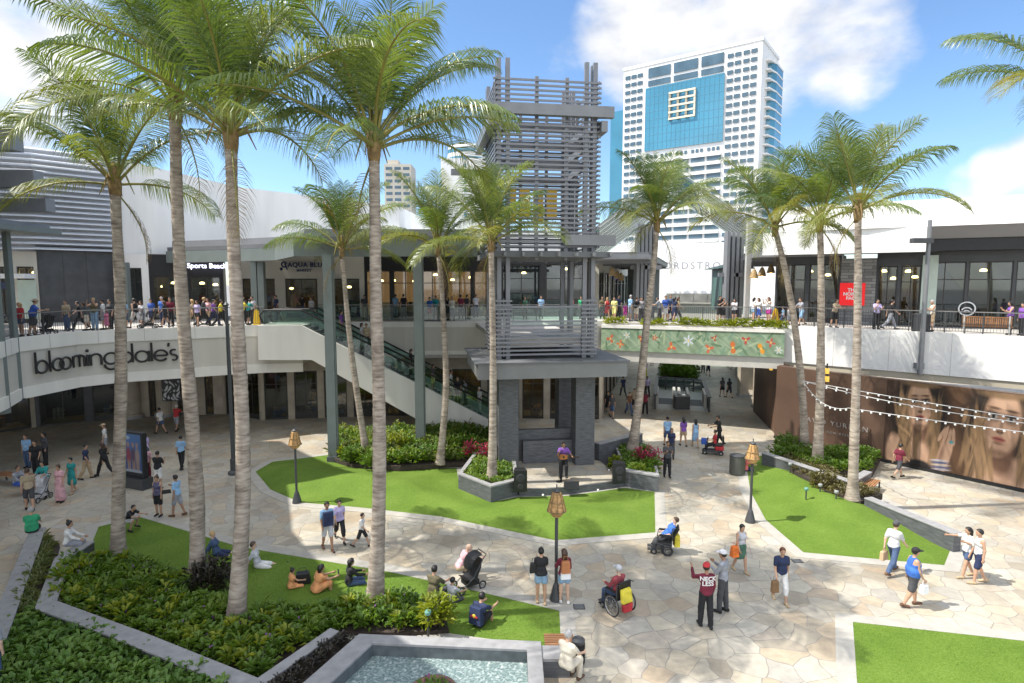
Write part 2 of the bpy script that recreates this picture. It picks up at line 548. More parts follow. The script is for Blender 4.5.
FASC_IN = M('fascia_panel', (.56, .53, .465), .6, .08, 1.2, .05, 30, stretch=(1, 1, .15))
GREEN_STEEL = M('grey_green_steel', (.16, .185, .175), .5, .08, 1.5)
GREY_STEEL = M('grey_steel', (.20, .205, .21), .45, .1, 1.5, metal=.2)
DARK_STEEL = M('dark_steel', (.05, .052, .055), .45, .15, 2)
ROOF_GREY = M('roof_grey', (.13, .135, .14), .7, .12, .8)
BLACK = M('black_paint', (.012, .012, .013), .5, .2, 3)
DARKTILE = M('dark_tile', (.05, .052, .056), .35, .3, 1.5)
GLASS = glassmat('shop_glass', (.58, .66, .66), .05)
RAILGLASS = glassmat('rail_glass', (.80, .90, .87), .06)
BLUEGLASS = M('blue_glass', (.07, .24, .34), .08, .2, .05, spec=.8)
INNER = M('shop_interior', (.14, .105, .075), .8, .35, .9)
WARM = M('warm_lamp', (.9, .6, .3), .5, 0, emit=(1, .62, .25), estr=9)
WOOD = M('bench_wood', (.28, .135, .06), .55, .3, 2.5, .2, 30, stretch=(1, 8, 8))
BROWN = M('brown_hoarding', (.095, .055, .036), .5, .25, .5)
ORANGE = M('orange_panel', (.90, .58, .05), .5, .1, 1)
TURF = None

def turfmat():
    m = bpy.data.materials.new('turf'); m.use_nodes = True
    nt = m.node_tree; b = nt.nodes['Principled BSDF']
    t = nt.nodes.new('ShaderNodeTexCoord')
    def nz_(s, d=4, st=(1, 1, 1)):
        mp_ = nt.nodes.new('ShaderNodeMapping'); mp_.inputs['Scale'].default_value = st
        nt.links.new(t.outputs['Object'], mp_.inputs[0])
        n = nt.nodes.new('ShaderNodeTexNoise'); n.inputs['Scale'].default_value = s; n.inputs['Detail'].default_value = d
        nt.links.new(mp_.outputs[0], n.inputs[0]); return n.outputs['Fac']
    r1 = ramp(nt, [(.32, (.055, .105, .012)), (.5, (.11, .185, .022)), (.68, (.18, .255, .05))])
    a = nt.nodes.new('ShaderNodeMix'); a.inputs[0].default_value = .5; a.data_type = 'FLOAT'
    a0 = nt.nodes.new('ShaderNodeMix'); a0.inputs[0].default_value = .45
    nt.links.new(nz_(.7, 4), a0.inputs[2]); nt.links.new(nz_(9, 5, (1, 1.6, 1)), a0.inputs[3])
    nt.links.new(a0.outputs[0], a.inputs[2]); nt.links.new(nz_(48, 3), a.inputs[3])
    nt.links.new(a.outputs[0], r1.inputs[0]); nt.links.new(r1.outputs[0], b.inputs['Base Color'])
    b.inputs['Roughness'].default_value = .8; b.inputs['Specular IOR Level'].default_value = .2
    bp = nt.nodes.new('ShaderNodeBump'); bp.inputs['Strength'].default_value = .8; bp.inputs['Distance'].default_value = .03
    nt.links.new(nz_(60, 3), bp.inputs['Height']); nt.links.new(bp.outputs[0], b.inputs['Normal'])
    return m
TURF = turfmat()

# ================================================================ ground
g = MB(); g.box(-1500, 1500, -800, 2200, -.6, -.03)
tag(g.build('ground', GROUND), kind='structure')
g = MB(); g.add([(-60, -5, 0), (70, -5, 0), (70, 110, 0), (-60, 110, 0)], [(0, 1, 2, 3)])
tag(g.build('plaza_paving', STONE), kind='structure')

def hnoise(x, y):
    return .5 + .25 * math.sin(x * .9 + 1.3) + .25 * math.sin(y * 1.1 + x * .4)

def sheet(name, poly, z, hmax=0.0, rise=3.0, step=.45, mat=None, kind='structure'):
    pts = [Vector((p[0], p[1])) for p in poly]
    bnd = []
    for i in range(len(pts)):
        a, b = pts[i], pts[(i + 1) % len(pts)]
        k = max(1, int((b - a).length / step))
        bnd += [a.lerp(b, j / k) for j in range(k)]
    xs = [p.x for p in pts]; ys = [p.y for p in pts]
    inner = []
    y = min(ys)
    while y < max(ys):
        x = min(xs)
        while x < max(xs):
            if inpoly(x, y, poly) and edge_dist(x, y, poly) > step * .5: inner.append(Vector((x, y)))
            x += step
        y += step
    allp = bnd + inner
    nb = len(bnd)
    v, e, f, *_ = mgeo.delaunay_2d_cdt(allp, [(i, (i + 1) % nb) for i in range(nb)], [], 1, 1e-4)
    vs = []
    for p in v:
        d = edge_dist(p.x, p.y, poly)
        t = min(1, d / rise); t = t * t * (3 - 2 * t)
        vs.append((p.x, p.y, z + hmax * t * (.45 + .75 * hnoise(p.x, p.y))))
    m = MB(); m.add(vs, [tuple(q) for q in f])
    o = m.build(name, mat or TURF, smooth=True)
    return tag(o, kind=kind)

def gp(*pp, z=0): return [tuple(G(px, py, z).xy) for px, py in pp]

L_LEFT = gp((98, 527), (140, 517), (240, 547), (390, 572), (480, 592), (560, 611), (562, 650), (446, 634), (420, 628), (330, 640), (200, 620), (80, 572))
L_MID = gp((255, 472), (272, 462), (330, 455), (400, 470), (457, 468), (460, 488), (491, 502), (519, 497), (566, 496), (597, 492), (624, 488), (655, 492), (656, 533), (555, 541), (440, 517), (360, 508), (300, 503), (270, 490))
L_RIGHT = gp((745, 460), (775, 452), (830, 462), (880, 500), (957, 535), (945, 566), (803, 553), (765, 520), (750, 492))
L_BR = [tuple(G(852, 622).xy), tuple(G(1024, 641).xy), (17.5, 14.6), (18, 9), (7, 8.5), tuple(G(856, 683).xy)]
for nm, poly, h, rise in (('lawn_a', L_LEFT, 0, 1), ('lawn', L_MID, .55, 3.5), ('lawn', L_RIGHT, .45, 3.0), ('lawn', L_BR, 0, 1)):
    sheet('lawn', poly, .012, h, rise)
    b = MB(); ring = poly[::-1] if sum(poly[i][0] * poly[(i + 1) % len(poly)][1] - poly[(i + 1) % len(poly)][0] * poly[i][1] for i in range(len(poly))) < 0 else poly
    b.sweep(ring, [(-.02, .004), (.42, .004), (.42, .014), (-.02, .02)], closed=True)
    tag(b.build('path_border', BAND), kind='structure')

# ================================================================ planting
BLADES = []
for poly, fringe, st_ in ((L_LEFT, None, .075), (L_BR, None, .085), (L_MID, .22, .07), (L_RIGHT, .22, .07)): BLADES.append((poly, fringe, st_))
LEAF_A = leafmat('hedge_leaf', [(.25, (.055, .115, .012)), (.5, (.105, .185, .018)), (.75, (.19, .26, .03))], .55, .3, 1.6)
LEAF_B = leafmat('dark_hedge_leaf', [(.25, (.06, .13, .02)), (.5, (.105, .195, .03)), (.75, (.16, .25, .045))], .55, .25, 1.6)
LEAF_Y = leafmat('yellow_leaf', [(.25, (.09, .14, .01)), (.5, (.20, .24, .015)), (.75, (.32, .32, .03))], .55, .35, 2.5)
LEAF_P = leafmat('plum_leaf', [(.25, (.012, .012, .008)), (.5, (.028, .022, .014)), (.75, (.045, .035, .02))], .4, .15, 4)
LEAF_R = leafmat('pink_leaf', [(.25, (.20, .012, .05)), (.5, (.42, .035, .11)), (.75, (.55, .10, .18))], .4, .3, 4, tcol=(1.3, .5, .7))
LEAF_G = leafmat('grassy_leaf', [(.25, (.10, .13, .05)), (.5, (.19, .22, .09)), (.75, (.28, .29, .14))], .5, .25, 2)
LEAF_BR = leafmat('bronze_leaf', [(.25, (.06, .055, .02)), (.5, (.12, .10, .035)), (.75, (.17, .17, .05))], .5, .2, 3)

def leaves(plants, n, length, width, seed=0, lo=.25, spread=1.0):
    """leaf blades of many plants: plants is an array of x, y, z, height"""
    g_ = np.random.default_rng(seed)
    P = np.repeat(np.asarray(plants, float), n, axis=0); k = len(P)
    t = g_.uniform(lo, 1, k)
    az = g_.uniform(0, 2 * np.pi, k)
    el = np.radians(5 + 65 * t * g_.uniform(.5, 1.1, k))
    L = length * g_.uniform(.65, 1.2, k); W = width * g_.uniform(.7, 1.2, k)
    base = np.stack([P[:, 0] + .05 * spread * np.cos(az), P[:, 1] + .05 * spread * np.sin(az), P[:, 2] + P[:, 3] * t], 1)
    d = np.stack([np.cos(az) * np.cos(el), np.sin(az) * np.cos(el), np.sin(el)], 1)
    s = np.stack([-np.sin(az), np.cos(az), np.zeros(k)], 1)
    mid = base + d * (L * .5)[:, None]
    tip = base + d * (L * .92)[:, None]; tip[:, 2] -= L * .28
    a, b = mid + s * (W / 2)[:, None], mid - s * (W / 2)[:, None]
    up = np.stack([-np.cos(az) * np.sin(el), -np.sin(az) * np.sin(el), np.cos(el)], 1) * (W * .18)[:, None]
    a += up; b += up
    v = np.stack([base, a, tip, b], 1).reshape(-1, 3)
    f = np.arange(k * 4).reshape(-1, 4)
    f = np.concatenate([f[:, [0, 1, 2]], f[:, [0, 2, 3]]])
    return v, f

def np_mesh(name, v, f, mat):
    me = bpy.data.meshes.new(name)
    me.vertices.add(len(v)); me.vertices.foreach_set('co', np.asarray(v, np.float32).ravel())
    k = f.shape[1]
    me.loops.add(f.size); me.loops.foreach_set('vertex_index', f.astype(np.int32).ravel())
    me.polygons.add(len(f))
    me.polygons.foreach_set('loop_start', np.arange(0, f.size, k, dtype=np.int32))
    me.polygons.foreach_set('loop_total', np.full(len(f), k, np.int32))
    me.materials.append(mat); me.update(calc_edges=True); me.validate()
    return me

def scatter(poly, step, seed, keep=None, edge=.06):
    r = random.Random(seed); out = []
    xs = [p[0] for p in poly]; ys = [p[1] for p in poly]
    y = min(ys)
    while y < max(ys):
        x = min(xs)
        while x < max(xs):
            a, b = x + r.uniform(-.5, .5) * step, y + r.uniform(-.5, .5) * step
            if inpoly(a, b, poly) and edge_dist(a, b, poly) > edge and (keep is None or keep(a, b)): out.append((a, b))
            x += step
        y += step
    return out

def bed(name, poly, z, step, h, n, length, width, mat, label, seed, keep=None, hvar=.35, edge=.06):
    r = random.Random(seed + 5)
    pl = [(x, y, z, h * (1 - hvar + hvar * 1.3 * hnoise(x * 1.9, y * 1.9)) * r.uniform(.8, 1.15)) for x, y in scatter(poly, step, seed, keep, edge)]
    if not pl: return None
    v, f = leaves(pl, n, length, width, seed)
    return tag(link(name, np_mesh(name, v, f, mat)), label, 'plants', kind='stuff')

def soil(poly, z): 
    m = MB(); m.prism(poly, z - .25, z)
    return tag(m.build('soil', SOIL), kind='structure')

def shrub(name, label, x, y, z, r, h, mat, n=9, ll=.3, lw=.09, group=None, seed=1, nleaf=40, cat='shrub'):
    q = random.Random(seed)
    o = thing(name, label, cat, (x, y, z), 0, group)
    st = MB(); pl = []
    for i in range(n):
        a = 2.4 * i; rr = r * math.sqrt((i + .3) / n) * .8
        bx, by, bh = rr * math.cos(a), rr * math.sin(a), h * q.uniform(.75, 1.05) * (1 - .3 * rr / r)
        st.tube([(bx * .3, by * .3, 0), (bx * .7, by * .7, bh * .5), (bx, by, bh * .95)], [.022, .016, .006], 5)
        pl.append((bx, by, 0, bh))
    st.build('stem', M('shrub_stem', (.09, .07, .04), .8, .2, 5), o, local=True)
    v, f = leaves(pl, nleaf, ll, lw, seed, .2, 1.5)
    link('foliage', np_mesh('foliage', v, f, mat), o)
    return o

LEAF_T = leafmat('turf_blade', [(.3, (.085, .15, .018)), (.5, (.15, .235, .03)), (.7, (.23, .31, .06))], .8, .4, 1.1)
for poly, fringe, st_ in BLADES:
    pts_ = scatter(poly, st_, 77, (lambda x, y: y > 12 and (fringe is None or edge_dist(x, y, poly) < fringe)), -.02)
    v, f = leaves([(x, y, .0, .008) for x, y in pts_], 4, .048, .013, 3, 0)
    tag(link('grass', np_mesh('grass', v, f, LEAF_T)), 'short grass blades along the lawn' , 'grass', kind='stuff')
# ---- near left planter: stone borders, hedges
def kerb(name, label, line, w, z0, z1, group=None, mats=None, cat='planter wall'):
    o = thing(name, label, cat, (line[0][0], line[0][1], z0), 0, group)
    MB().sweep(line, [(-w / 2, z0), (w / 2, z0), (w / 2, z1 - .06), (-w / 2, z1 - .06)]).build('wall', SLATE, o)
    MB().sweep(line, [(-w / 2 - .03, z1 - .06), (w / 2 + .03, z1 - .06), (w / 2 + .03, z1), (-w / 2 - .03, z1)]).build('coping', SLATE_T, o, bevel=.012)
    return o
zb = .5
inner = gp((88, 541), (63, 557), (46, 604), (140, 639), (250, 684), (300, 712), z=zb)
outer = gp((38, 528), (18, 580), (-2, 632), (-40, 720), z=zb)
kerb('planter_wall', 'angled slate planter wall running round the big leafy hedge in the near left corner', inner, .42, 0, zb)
kerb('planter_wall', 'short slate planter wall at the left picture edge with a grassy strip beside it', outer, .42, 0, zb)
B1 = gp((84, 566), (133, 564), (160, 575), (186, 589), (250, 620), (306, 616), (356, 607), (392, 602), (426, 612), (446, 622), (449, 634), (400, 637), (342, 636), (280, 664), (265, 690), (150, 646), (47, 608), (66, 562))
soil(B1, .12)
tr_pos = [(-13.78, 20.15), (-9.96, 18.13), (-7.64, 15.75), (-4.06, 16.94)]
far_from = lambda d: (lambda x, y: all(math.hypot(x - a, y - b) > d for a, b in tr_pos))
bed('hedge_plants', B1, .1, .25, .40, 24, .30, .10, LEAF_A, 'broad leafed green hedge filling the big bed under the near palms', 11, far_from(.42))
PETAL = M('purple_petal', (.16, .04, .22), .6, .2, 5)
bed('hedge_flowers', B1, .14, .55, .5, 3, .09, .05, PETAL, 'tiny purple flowers dotted through the big hedge', 18)
bed('strap_leaves', B1, .12, .8, .5, 18, .5, .045, LEAF_A, 'long strap leaved clumps among the big hedge', 19, lambda x, y: far_from(.4)(x, y) and hnoise(x * 1.3 + 2, y * 1.7) > .5)
bed('hedge_accents', B1, .12, .6, .46, 20, .34, .10, LEAF_Y, 'yellowish shoots scattered through the big hedge under the near palms', 12, lambda x, y: far_from(.5)(x, y) and hnoise(x * 2, y * 2) > .45)
B2 = gp((40, 534), (60, 548), (43, 604), (100, 626), (20, 626), (4, 630))
soil(B2, .15)
bed('grassy_plants', B2, .12, .2, .34, 22, .32, .035, LEAF_G, 'pale grassy plants in the narrow strip between two planter walls', 13, None, .35, .2)
B3 = gp((0, 632), (42, 606), (140, 645), (245, 688), (250, 760), (-60, 760))
soil(B3, .1)
bed('hedge_plants', B3, .05, .22, .42, 24, .28, .11, LEAF_B, 'dense dark green bushes in the bottom left corner bed', 14, None, .35, .34)
B4 = gp((342, 636), (360, 639), (285, 696), (255, 694), z=.4)
soil(B4, .35)
bed('dark_plants', B4, .35, .16, .25, 24, .16, .04, LEAF_P, 'low dark foliage strip beside the pool rim', 15)

# ---- pool
rim = .55
pool = thing('pool', 'rectangular stone rimmed pool with rippled water at the bottom of the plaza', 'pool', (-1.5, 12.5, 0))
po = [tuple(G(x, y, rim).xy) for x, y in ((359, 633.5), (541, 641))]
pi_ = [tuple(G(x, y, rim).xy) for x, y in ((373, 642.5), (527, 649.5))]
d_l = (G(273, 683, rim) - G(340, 628, rim)).xy.normalized()
lo_, li_ = Vector(po[0]) + d_l * 8, Vector(pi_[0]) + d_l * 8
ro_, ri_ = Vector((po[1][0], lo_.y)), Vector((pi_[1][0], lo_.y))
outl = [po[0], po[1], tuple(ro_), tuple(lo_)]
inl = [pi_[0], pi_[1], tuple(ri_), tuple(li_)]
m = MB()
v = [(*p, rim) for p in outl] + [(*p, rim) for p in inl] + [(*p, rim - .08) for p in outl] + [(*p, rim - .08) for p in inl]
f = []
for i in range(4):
    j = (i + 1) % 4
    f += [(i, j, 4 + j, 4 + i), (8 + i, 12 + i, 12 + j, 8 + j), (i, 8 + i, 8 + j, j), (4 + i, 4 + j, 12 + j, 12 + i)]
m.add(v, f); m.build('coping', SLATE_T, pool, bevel=.015)
POOLW = M('pool_wall', (.10, .115, .12), .4, .3, 4)
m = MB()
ins = [((Vector(p) - Vector((-1.5, 11))) * .985 + Vector((-1.5, 11))) for p in outl]
v = [(p[0], p[1], z) for z in (0, rim - .08) for p in ins] + [(p[0], p[1], z) for z in (0, rim - .08) for p in inl]
f = []
for i in range(4):
    j = (i + 1) % 4
    f += [(i, j, 4 + j, 4 + i), (8 + i, 12 + i, 12 + j, 8 + j)]
m.add(v, f); m.build('wall', POOLW, pool)
def watermat():
    m = bpy.data.materials.new('pool_water'); m.use_nodes = True
    nt = m.node_tree; b = nt.nodes['Principled BSDF']
    t = nt.nodes.new('ShaderNodeTexCoord')
    v1 = nt.nodes.new('ShaderNodeTexVoronoi'); v1.inputs['Scale'].default_value = 17; v1.feature = 'SMOOTH_F1'
    n0 = nt.nodes.new('ShaderNodeTexNoise'); n0.inputs['Scale'].default_value = 5; n0.inputs['Detail'].default_value = 4
    va = nt.nodes.new('ShaderNodeVectorMath'); va.operation = 'MULTIPLY_ADD'; va.inputs[1].default_value = (.25, .25, 0)
    nt.links.new(t.outputs['Object'], n0.inputs[0]); nt.links.new(n0.outputs['Color'], va.inputs[0]); nt.links.new(t.outputs['Object'], va.inputs[2])
    nt.links.new(va.outputs[0], v1.inputs['Vector'])
    r = ramp(nt, [(.1, (.10, .15, .15)), (.4, (.17, .23, .225)), (.62, (.30, .36, .35)), (.85, (.55, .58, .56))])
    nt.links.new(v1.outputs['Distance'], r.inputs[0]); nt.links.new(r.outputs[0], b.inputs['Base Color'])
    b.inputs['Roughness'].default_value = .12
    bp = nt.nodes.new('ShaderNodeBump'); bp.inputs['Strength'].default_value = .5; bp.inputs['Distance'].default_value = .04
    nt.links.new(v1.outputs['Distance'], bp.inputs['Height']); nt.links.new(bp.outputs[0], b.inputs['Normal'])
    return m
m = MB(); m.add([(*p, .2) for p in [pi_[0], pi_[1], tuple(ri_), tuple(li_)]], [(0, 1, 2, 3)])
tag(m.build('water', watermat()), kind='structure')
line = [tuple(G(347, 632, .5).xy), tuple(G(262, 694, .5).xy)]
kerb('planter_wall', 'straight slate planter wall between the big hedge and the dark foliage strip by the pool', [tuple(G(335, 630, .5).xy), tuple(G(246, 692, .5).xy)], .26, 0, .52)

# ---- stage planters
def planter(label, pts, h, z=0):
    o = thing('stone_planter', label, 'planter', (pts[0][0], pts[0][1], z))
    c = sum((Vector(p) for p in pts), Vector((0, 0))) / len(pts)
    inn = [tuple(c + (Vector(p) - c) * .86) for p in pts]
    n = len(pts)
    for nm, mt, z0, z1, k in (('wall', SLATE, z, z + h - .07, .99), ('coping', SLATE_T, z + h - .07, z + h, 1.0)):
        q = [tuple(c + (Vector(p) - c) * k) for p in pts]
        v = [(*p, z0) for p in q] + [(*p, z1) for p in q] + [(*p, z0) for p in inn] + [(*p, z1) for p in inn]
        f = []
        for i in range(n):
            j = (i + 1) % n
            f += [(i, j, n + j, n + i), (2 * n + i, 3 * n + i, 3 * n + j, 2 * n + j), (n + i, n + j, 3 * n + j, 3 * n + i), (i, 2 * n + i, 2 * n + j, j)]
        m = MB(); m.add(v, f); m.build(nm, mt, o)
    m = MB(); m.add([(*p, z + h - .15) for p in inn], [tuple(range(n))]); m.build('soil', SOIL, o)
    return o, inn
PL1 = gp((458, 489), (491, 503), (518, 496)) + gp((515, 470), (476, 464), z=.0)
_, in1 = planter('hexagonal slate planter with one palm to the left of the small stage', PL1, .75)
PL2 = gp((624, 487), (659, 493)) + gp((652, 462), (612, 452))
_, in2 = planter('slate planter with pink flowers and a leaning palm to the right of the stage', PL2, .8)
bed('low_plants', in1, .58, .2, .22, 14, .2, .07, LEAF_A, 'low green plants round the palm foot left of the stage', 21, lambda x, y: math.hypot(x + .92, y - 26.78) > .3)
bed('low_plants', in2, .62, .2, .3, 16, .22, .08, LEAF_A, 'low green plants in the planter right of the stage', 22, lambda x, y: math.hypot(x - 6.31, y - 30.8) > .35)

# ---- bed along the escalator and bed by the right lawn
BE = gp((330, 462), (352, 470), (400, 472), (455, 468), (492, 466), (498, 440), (455, 432), (430, 438), (340, 438))
soil(BE, .3)
bed('hedge_plants', BE, .3, .28, .55, 20, .3, .1, LEAF_A, 'green bed of shrubs under the escalator', 23, lambda x, y: math.hypot(x + 7.7, y - 31.1) > .4 and math.hypot(x + 3.7, y - 30) > .4)
BR1 = gp((765, 460), (800, 455), (880, 462), (872, 478), (850, 478), (812, 478))
bed('hedge_accents', BE, .3, .8, .6, 18, .34, .09, LEAF_Y, 'yellow green shoots among the shrubs under the escalator', 26)
bed('strap_leaves', BE, .3, .9, .6, 18, .55, .045, LEAF_G, 'pale strap leaved clumps among the shrubs under the escalator', 27)
soil(BR1, .25)
bed('hedge_plants', BR1, .25, .26, .6, 20, .26, .09, LEAF_A, 'green shrubs behind the palms in front of the brown hoarding', 24, lambda x, y: math.hypot(x - 16, y - 32.1) > .4 and math.hypot(x - 15.4, y - 29.5) > .4)
BR2 = gp((780, 462), (815, 470), (845, 490), (882, 505), (860, 513), (828, 506), (812, 492), (790, 478))
soil(BR2, .5)
bed('ground_cover', BR2, .48, .19, .2, 14, .17, .06, LEAF_BR, 'low bronze and green ground cover round the palm feet on the right mound', 25, lambda x, y: math.hypot(x - 14.29, y - 24.43) > .35 and math.hypot(x - 15.4, y - 29.5) > .4)
kerb('planter_wall', 'slate wall behind the ground cover beside the brown hoarding', gp((764, 455), (800, 467), (850, 484), (868, 474), z=.6), .3, 0, .75)
kerb('planter_wall', 'low slate retaining wall ending at the right lawn by the open paving', gp((868, 497), (905, 512), (958, 533), z=.7), .35, 0, .7)
# ================================================================ upper walkway and ground floor
DZ = 6.8
EDGE = [(-11, 10.5), (-16.3, 15.2), (-21.0, 21.5), (-22.9, 26.5), (-24.1, 28.9), (-23.7, 32.4), (-22.4, 34.0), (-20.2, 35.3), (-18, 36.7), (-15.6, 37.8), (-13.4, 38.2), (-13.4, 41.0), (-1.5, 41.2), (6.5, 41.7)]
BACK = [(8.0, 46.4), (16.5, 74), (10, 78), (6, 50), (0, 50), (-13, 50), (-22, 50), (-29, 47), (-35, 41), (-38, 32), (-31, 26), (-27, 18), (-18, 7)]
m = MB(); m.prism(EDGE + BACK, 4.35, DZ)
WALK = M('walkway_tile', (.46, .43, .39), .6, .15, 1.0)
tag(m.build('upper_walkway', WALK), kind='structure')
BR_F = [(6.5, 41.7), (15.7, 38.7)]
m = MB(); m.prism([(6.5, 41.75), (15.7, 38.75), (17.2, 43.5), (8.0, 46.5)], 4.9, DZ - .004)
tag(m.build('bridge_walkway', WALK), kind='structure')
R_EDGE = [(15.7, 38.7), (17.0, 37.2), (25.25, 29.5), (34, 21.5)]
m = MB(); m.prism(R_EDGE + [(44, 27), (33, 40), (26, 50), (30, 71), (25.5, 72), (17.2, 43.5)], 4.5, DZ)
tag(m.build('upper_walkway', WALK), kind='structure')

def fascia(name, label, line, z0, z1, rim, inset, sign=None, cat='fascia'):
    o = thing(name, label, cat, (line[0][0], line[0][1], z0))
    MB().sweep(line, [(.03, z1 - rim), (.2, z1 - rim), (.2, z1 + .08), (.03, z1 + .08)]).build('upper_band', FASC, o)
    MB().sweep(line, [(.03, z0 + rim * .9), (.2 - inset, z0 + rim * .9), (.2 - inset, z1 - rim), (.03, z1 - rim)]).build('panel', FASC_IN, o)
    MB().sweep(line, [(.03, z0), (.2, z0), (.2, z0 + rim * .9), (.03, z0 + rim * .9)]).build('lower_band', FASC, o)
    return o
fascia('walkway_fascia', 'long cream fascia curving round the upper walkway on the left with a store name', EDGE[:11], 3.85, DZ, .62, .07)
fascia('walkway_fascia', 'straight cream fascia behind the escalator', EDGE[11:14], 4.6, DZ, .3, .03)
o = thing('walkway_fascia', 'plain white fascia under the right walkway with frond shadows', 'fascia', (17, 37, 4.3))
MB().sweep(R_EDGE, [(.03, 4.62), (.2, 4.62), (.2, DZ + .08), (.03, DZ + .08)]).build('panel', M('right_fascia', (.70, .685, .655), .6, .04, .4, .05, 20), o)
MB().sweep(R_EDGE, [(-.35, 4.25), (.12, 4.25), (.12, 4.615), (-.35, 4.615)]).build('lower_band', M('tan_strip', (.42, .37, .28), .6, .08, .6), o)

# ---- bloomingdale's lettering: thin round letters made of bent bar
LET = M('sign_charcoal', (.02, .02, .02), .5, .1, 2)
def round_sign(parent, origin, ux, size, t):
    ex, ey = Vector(ux).normalized(), Vector((0, 0, 1))
    x = 0.0
    def bar(a, b): return MB().tube([origin + ex * a[0] * size + ey * a[1] * size, origin + ex * b[0] * size + ey * b[1] * size], t, 6)
    def ring_(cx, cy, r, a0=0, a1=360, mb=None):
        mb = mb or MB(); return mb.ring(origin + ex * cx * size + ey * cy * size, ex, ey, r * size, t, 24, a0, a1)
    def stem(mb, x_, y0, y1): return mb.tube([origin + ex * x_ * size + ey * y0 * size, origin + ex * x_ * size + ey * y1 * size], t, 6)
    def add(mb): mb.build('letter', LET, parent)
    r = .5
    mb = stem(MB(), x, 0, 1.75); ring_(x + r, r, r, mb=mb); add(mb); x += 1.22
    add(stem(MB(), x, 0, 1.75)); x += .22
    add(ring_(x + r, r, r)); x += .72
    add(ring_(x + r, r, r)); x += 1.22
    mb = stem(MB(), x, 0, 1); ring_(x + .3, .7, .3, 0, 180, mb); stem(mb, x + .6, 0, .7); ring_(x + .9, .7, .3, 0, 180, mb); stem(mb, x + 1.2, 0, .7); add(mb); x += 1.42
    mb = stem(MB(), x, 0, 1); mb.ball(origin + ex * x * size + ey * 1.35 * size, t * 1.5); add(mb); x += .22
    mb = stem(MB(), x, 0, 1); ring_(x + .38, .62, .38, 0, 180, mb); stem(mb, x + .76, 0, .62); add(mb); x += .98
    mb = ring_(x + r, r, r); stem(mb, x + 2 * r, 0, 1); ring_(x + r, 0, r, 180, 360, mb); add(mb); x += 1.22
    mb = ring_(x + r, r, r); stem(mb, x + 2 * r, 0, 1.75); add(mb); x += 1.22
    mb = ring_(x + r, r, r); stem(mb, x + 2 * r, 0, 1); add(mb); x += 1.22
    add(stem(MB(), x, 0, 1.75)); x += .2
    mb = ring_(x + r, r, r, 0, 325); mb.tube([origin + ex * x * size + ey * .5 * size, origin + ex * (x + 1) * size + ey * .5 * size], t, 6); add(mb); x += 1.12
    add(MB().tube([origin + ex * (x + .03) * size + ey * 1.65 * size, origin + ex * (x - .03) * size + ey * 1.3 * size], t, 6)); x += .1
    mb = ring_(x + .27, .75, .25, 50, 270, MB()); ring_(x + .27, .25, .25, -130, 90, mb); add(mb)
    return x
# the lettering follows the curve of the fascia, so it is set in two straight runs
sgn = thing('store_sign', "thin round charcoal lettering bloomingdale's on the cream fascia", 'sign', (-23.6, 32, 5.0))
a, b = AT(33, 375, 29.65), AT(176, 346, 35.05)
E_ = [Vector(p) for p in EDGE]
def on_line(s_, off):
    """point s_ metres along the fascia from the corner, off metres in front"""
    i = 4
    while i < 10:
        L_ = (E_[i + 1] - E_[i]).length
        if s_ <= L_: break
        s_ -= L_; i += 1
    d = (E_[i + 1] - E_[i]).normalized(); p = E_[i] + d * s_
    return p + Vector((d.y, -d.x)) * off, d
me_root = bpy.data.objects.new('tmp', None); COL.objects.link(me_root)
W_ = round_sign(me_root, Vector((0, 0, 0)), (1, 0, 0), .62, .06)
s0, s1 = .8, 8.1
for ch in list(me_root.children):
    me = ch.data
    for vtx in me.vertices:
        q = s0 + (s1 - s0) * (vtx.co.x / (W_ * .62))
        p, d = on_line(q, .27)
        nrm = Vector((d.y, -d.x))
        w = p + nrm * (vtx.co.y * -1)
        vtx.co = Vector((w.x, w.y, 4.98 + vtx.co.z)) - sgn.location
    ch.parent = sgn
bpy.data.objects.remove(me_root)

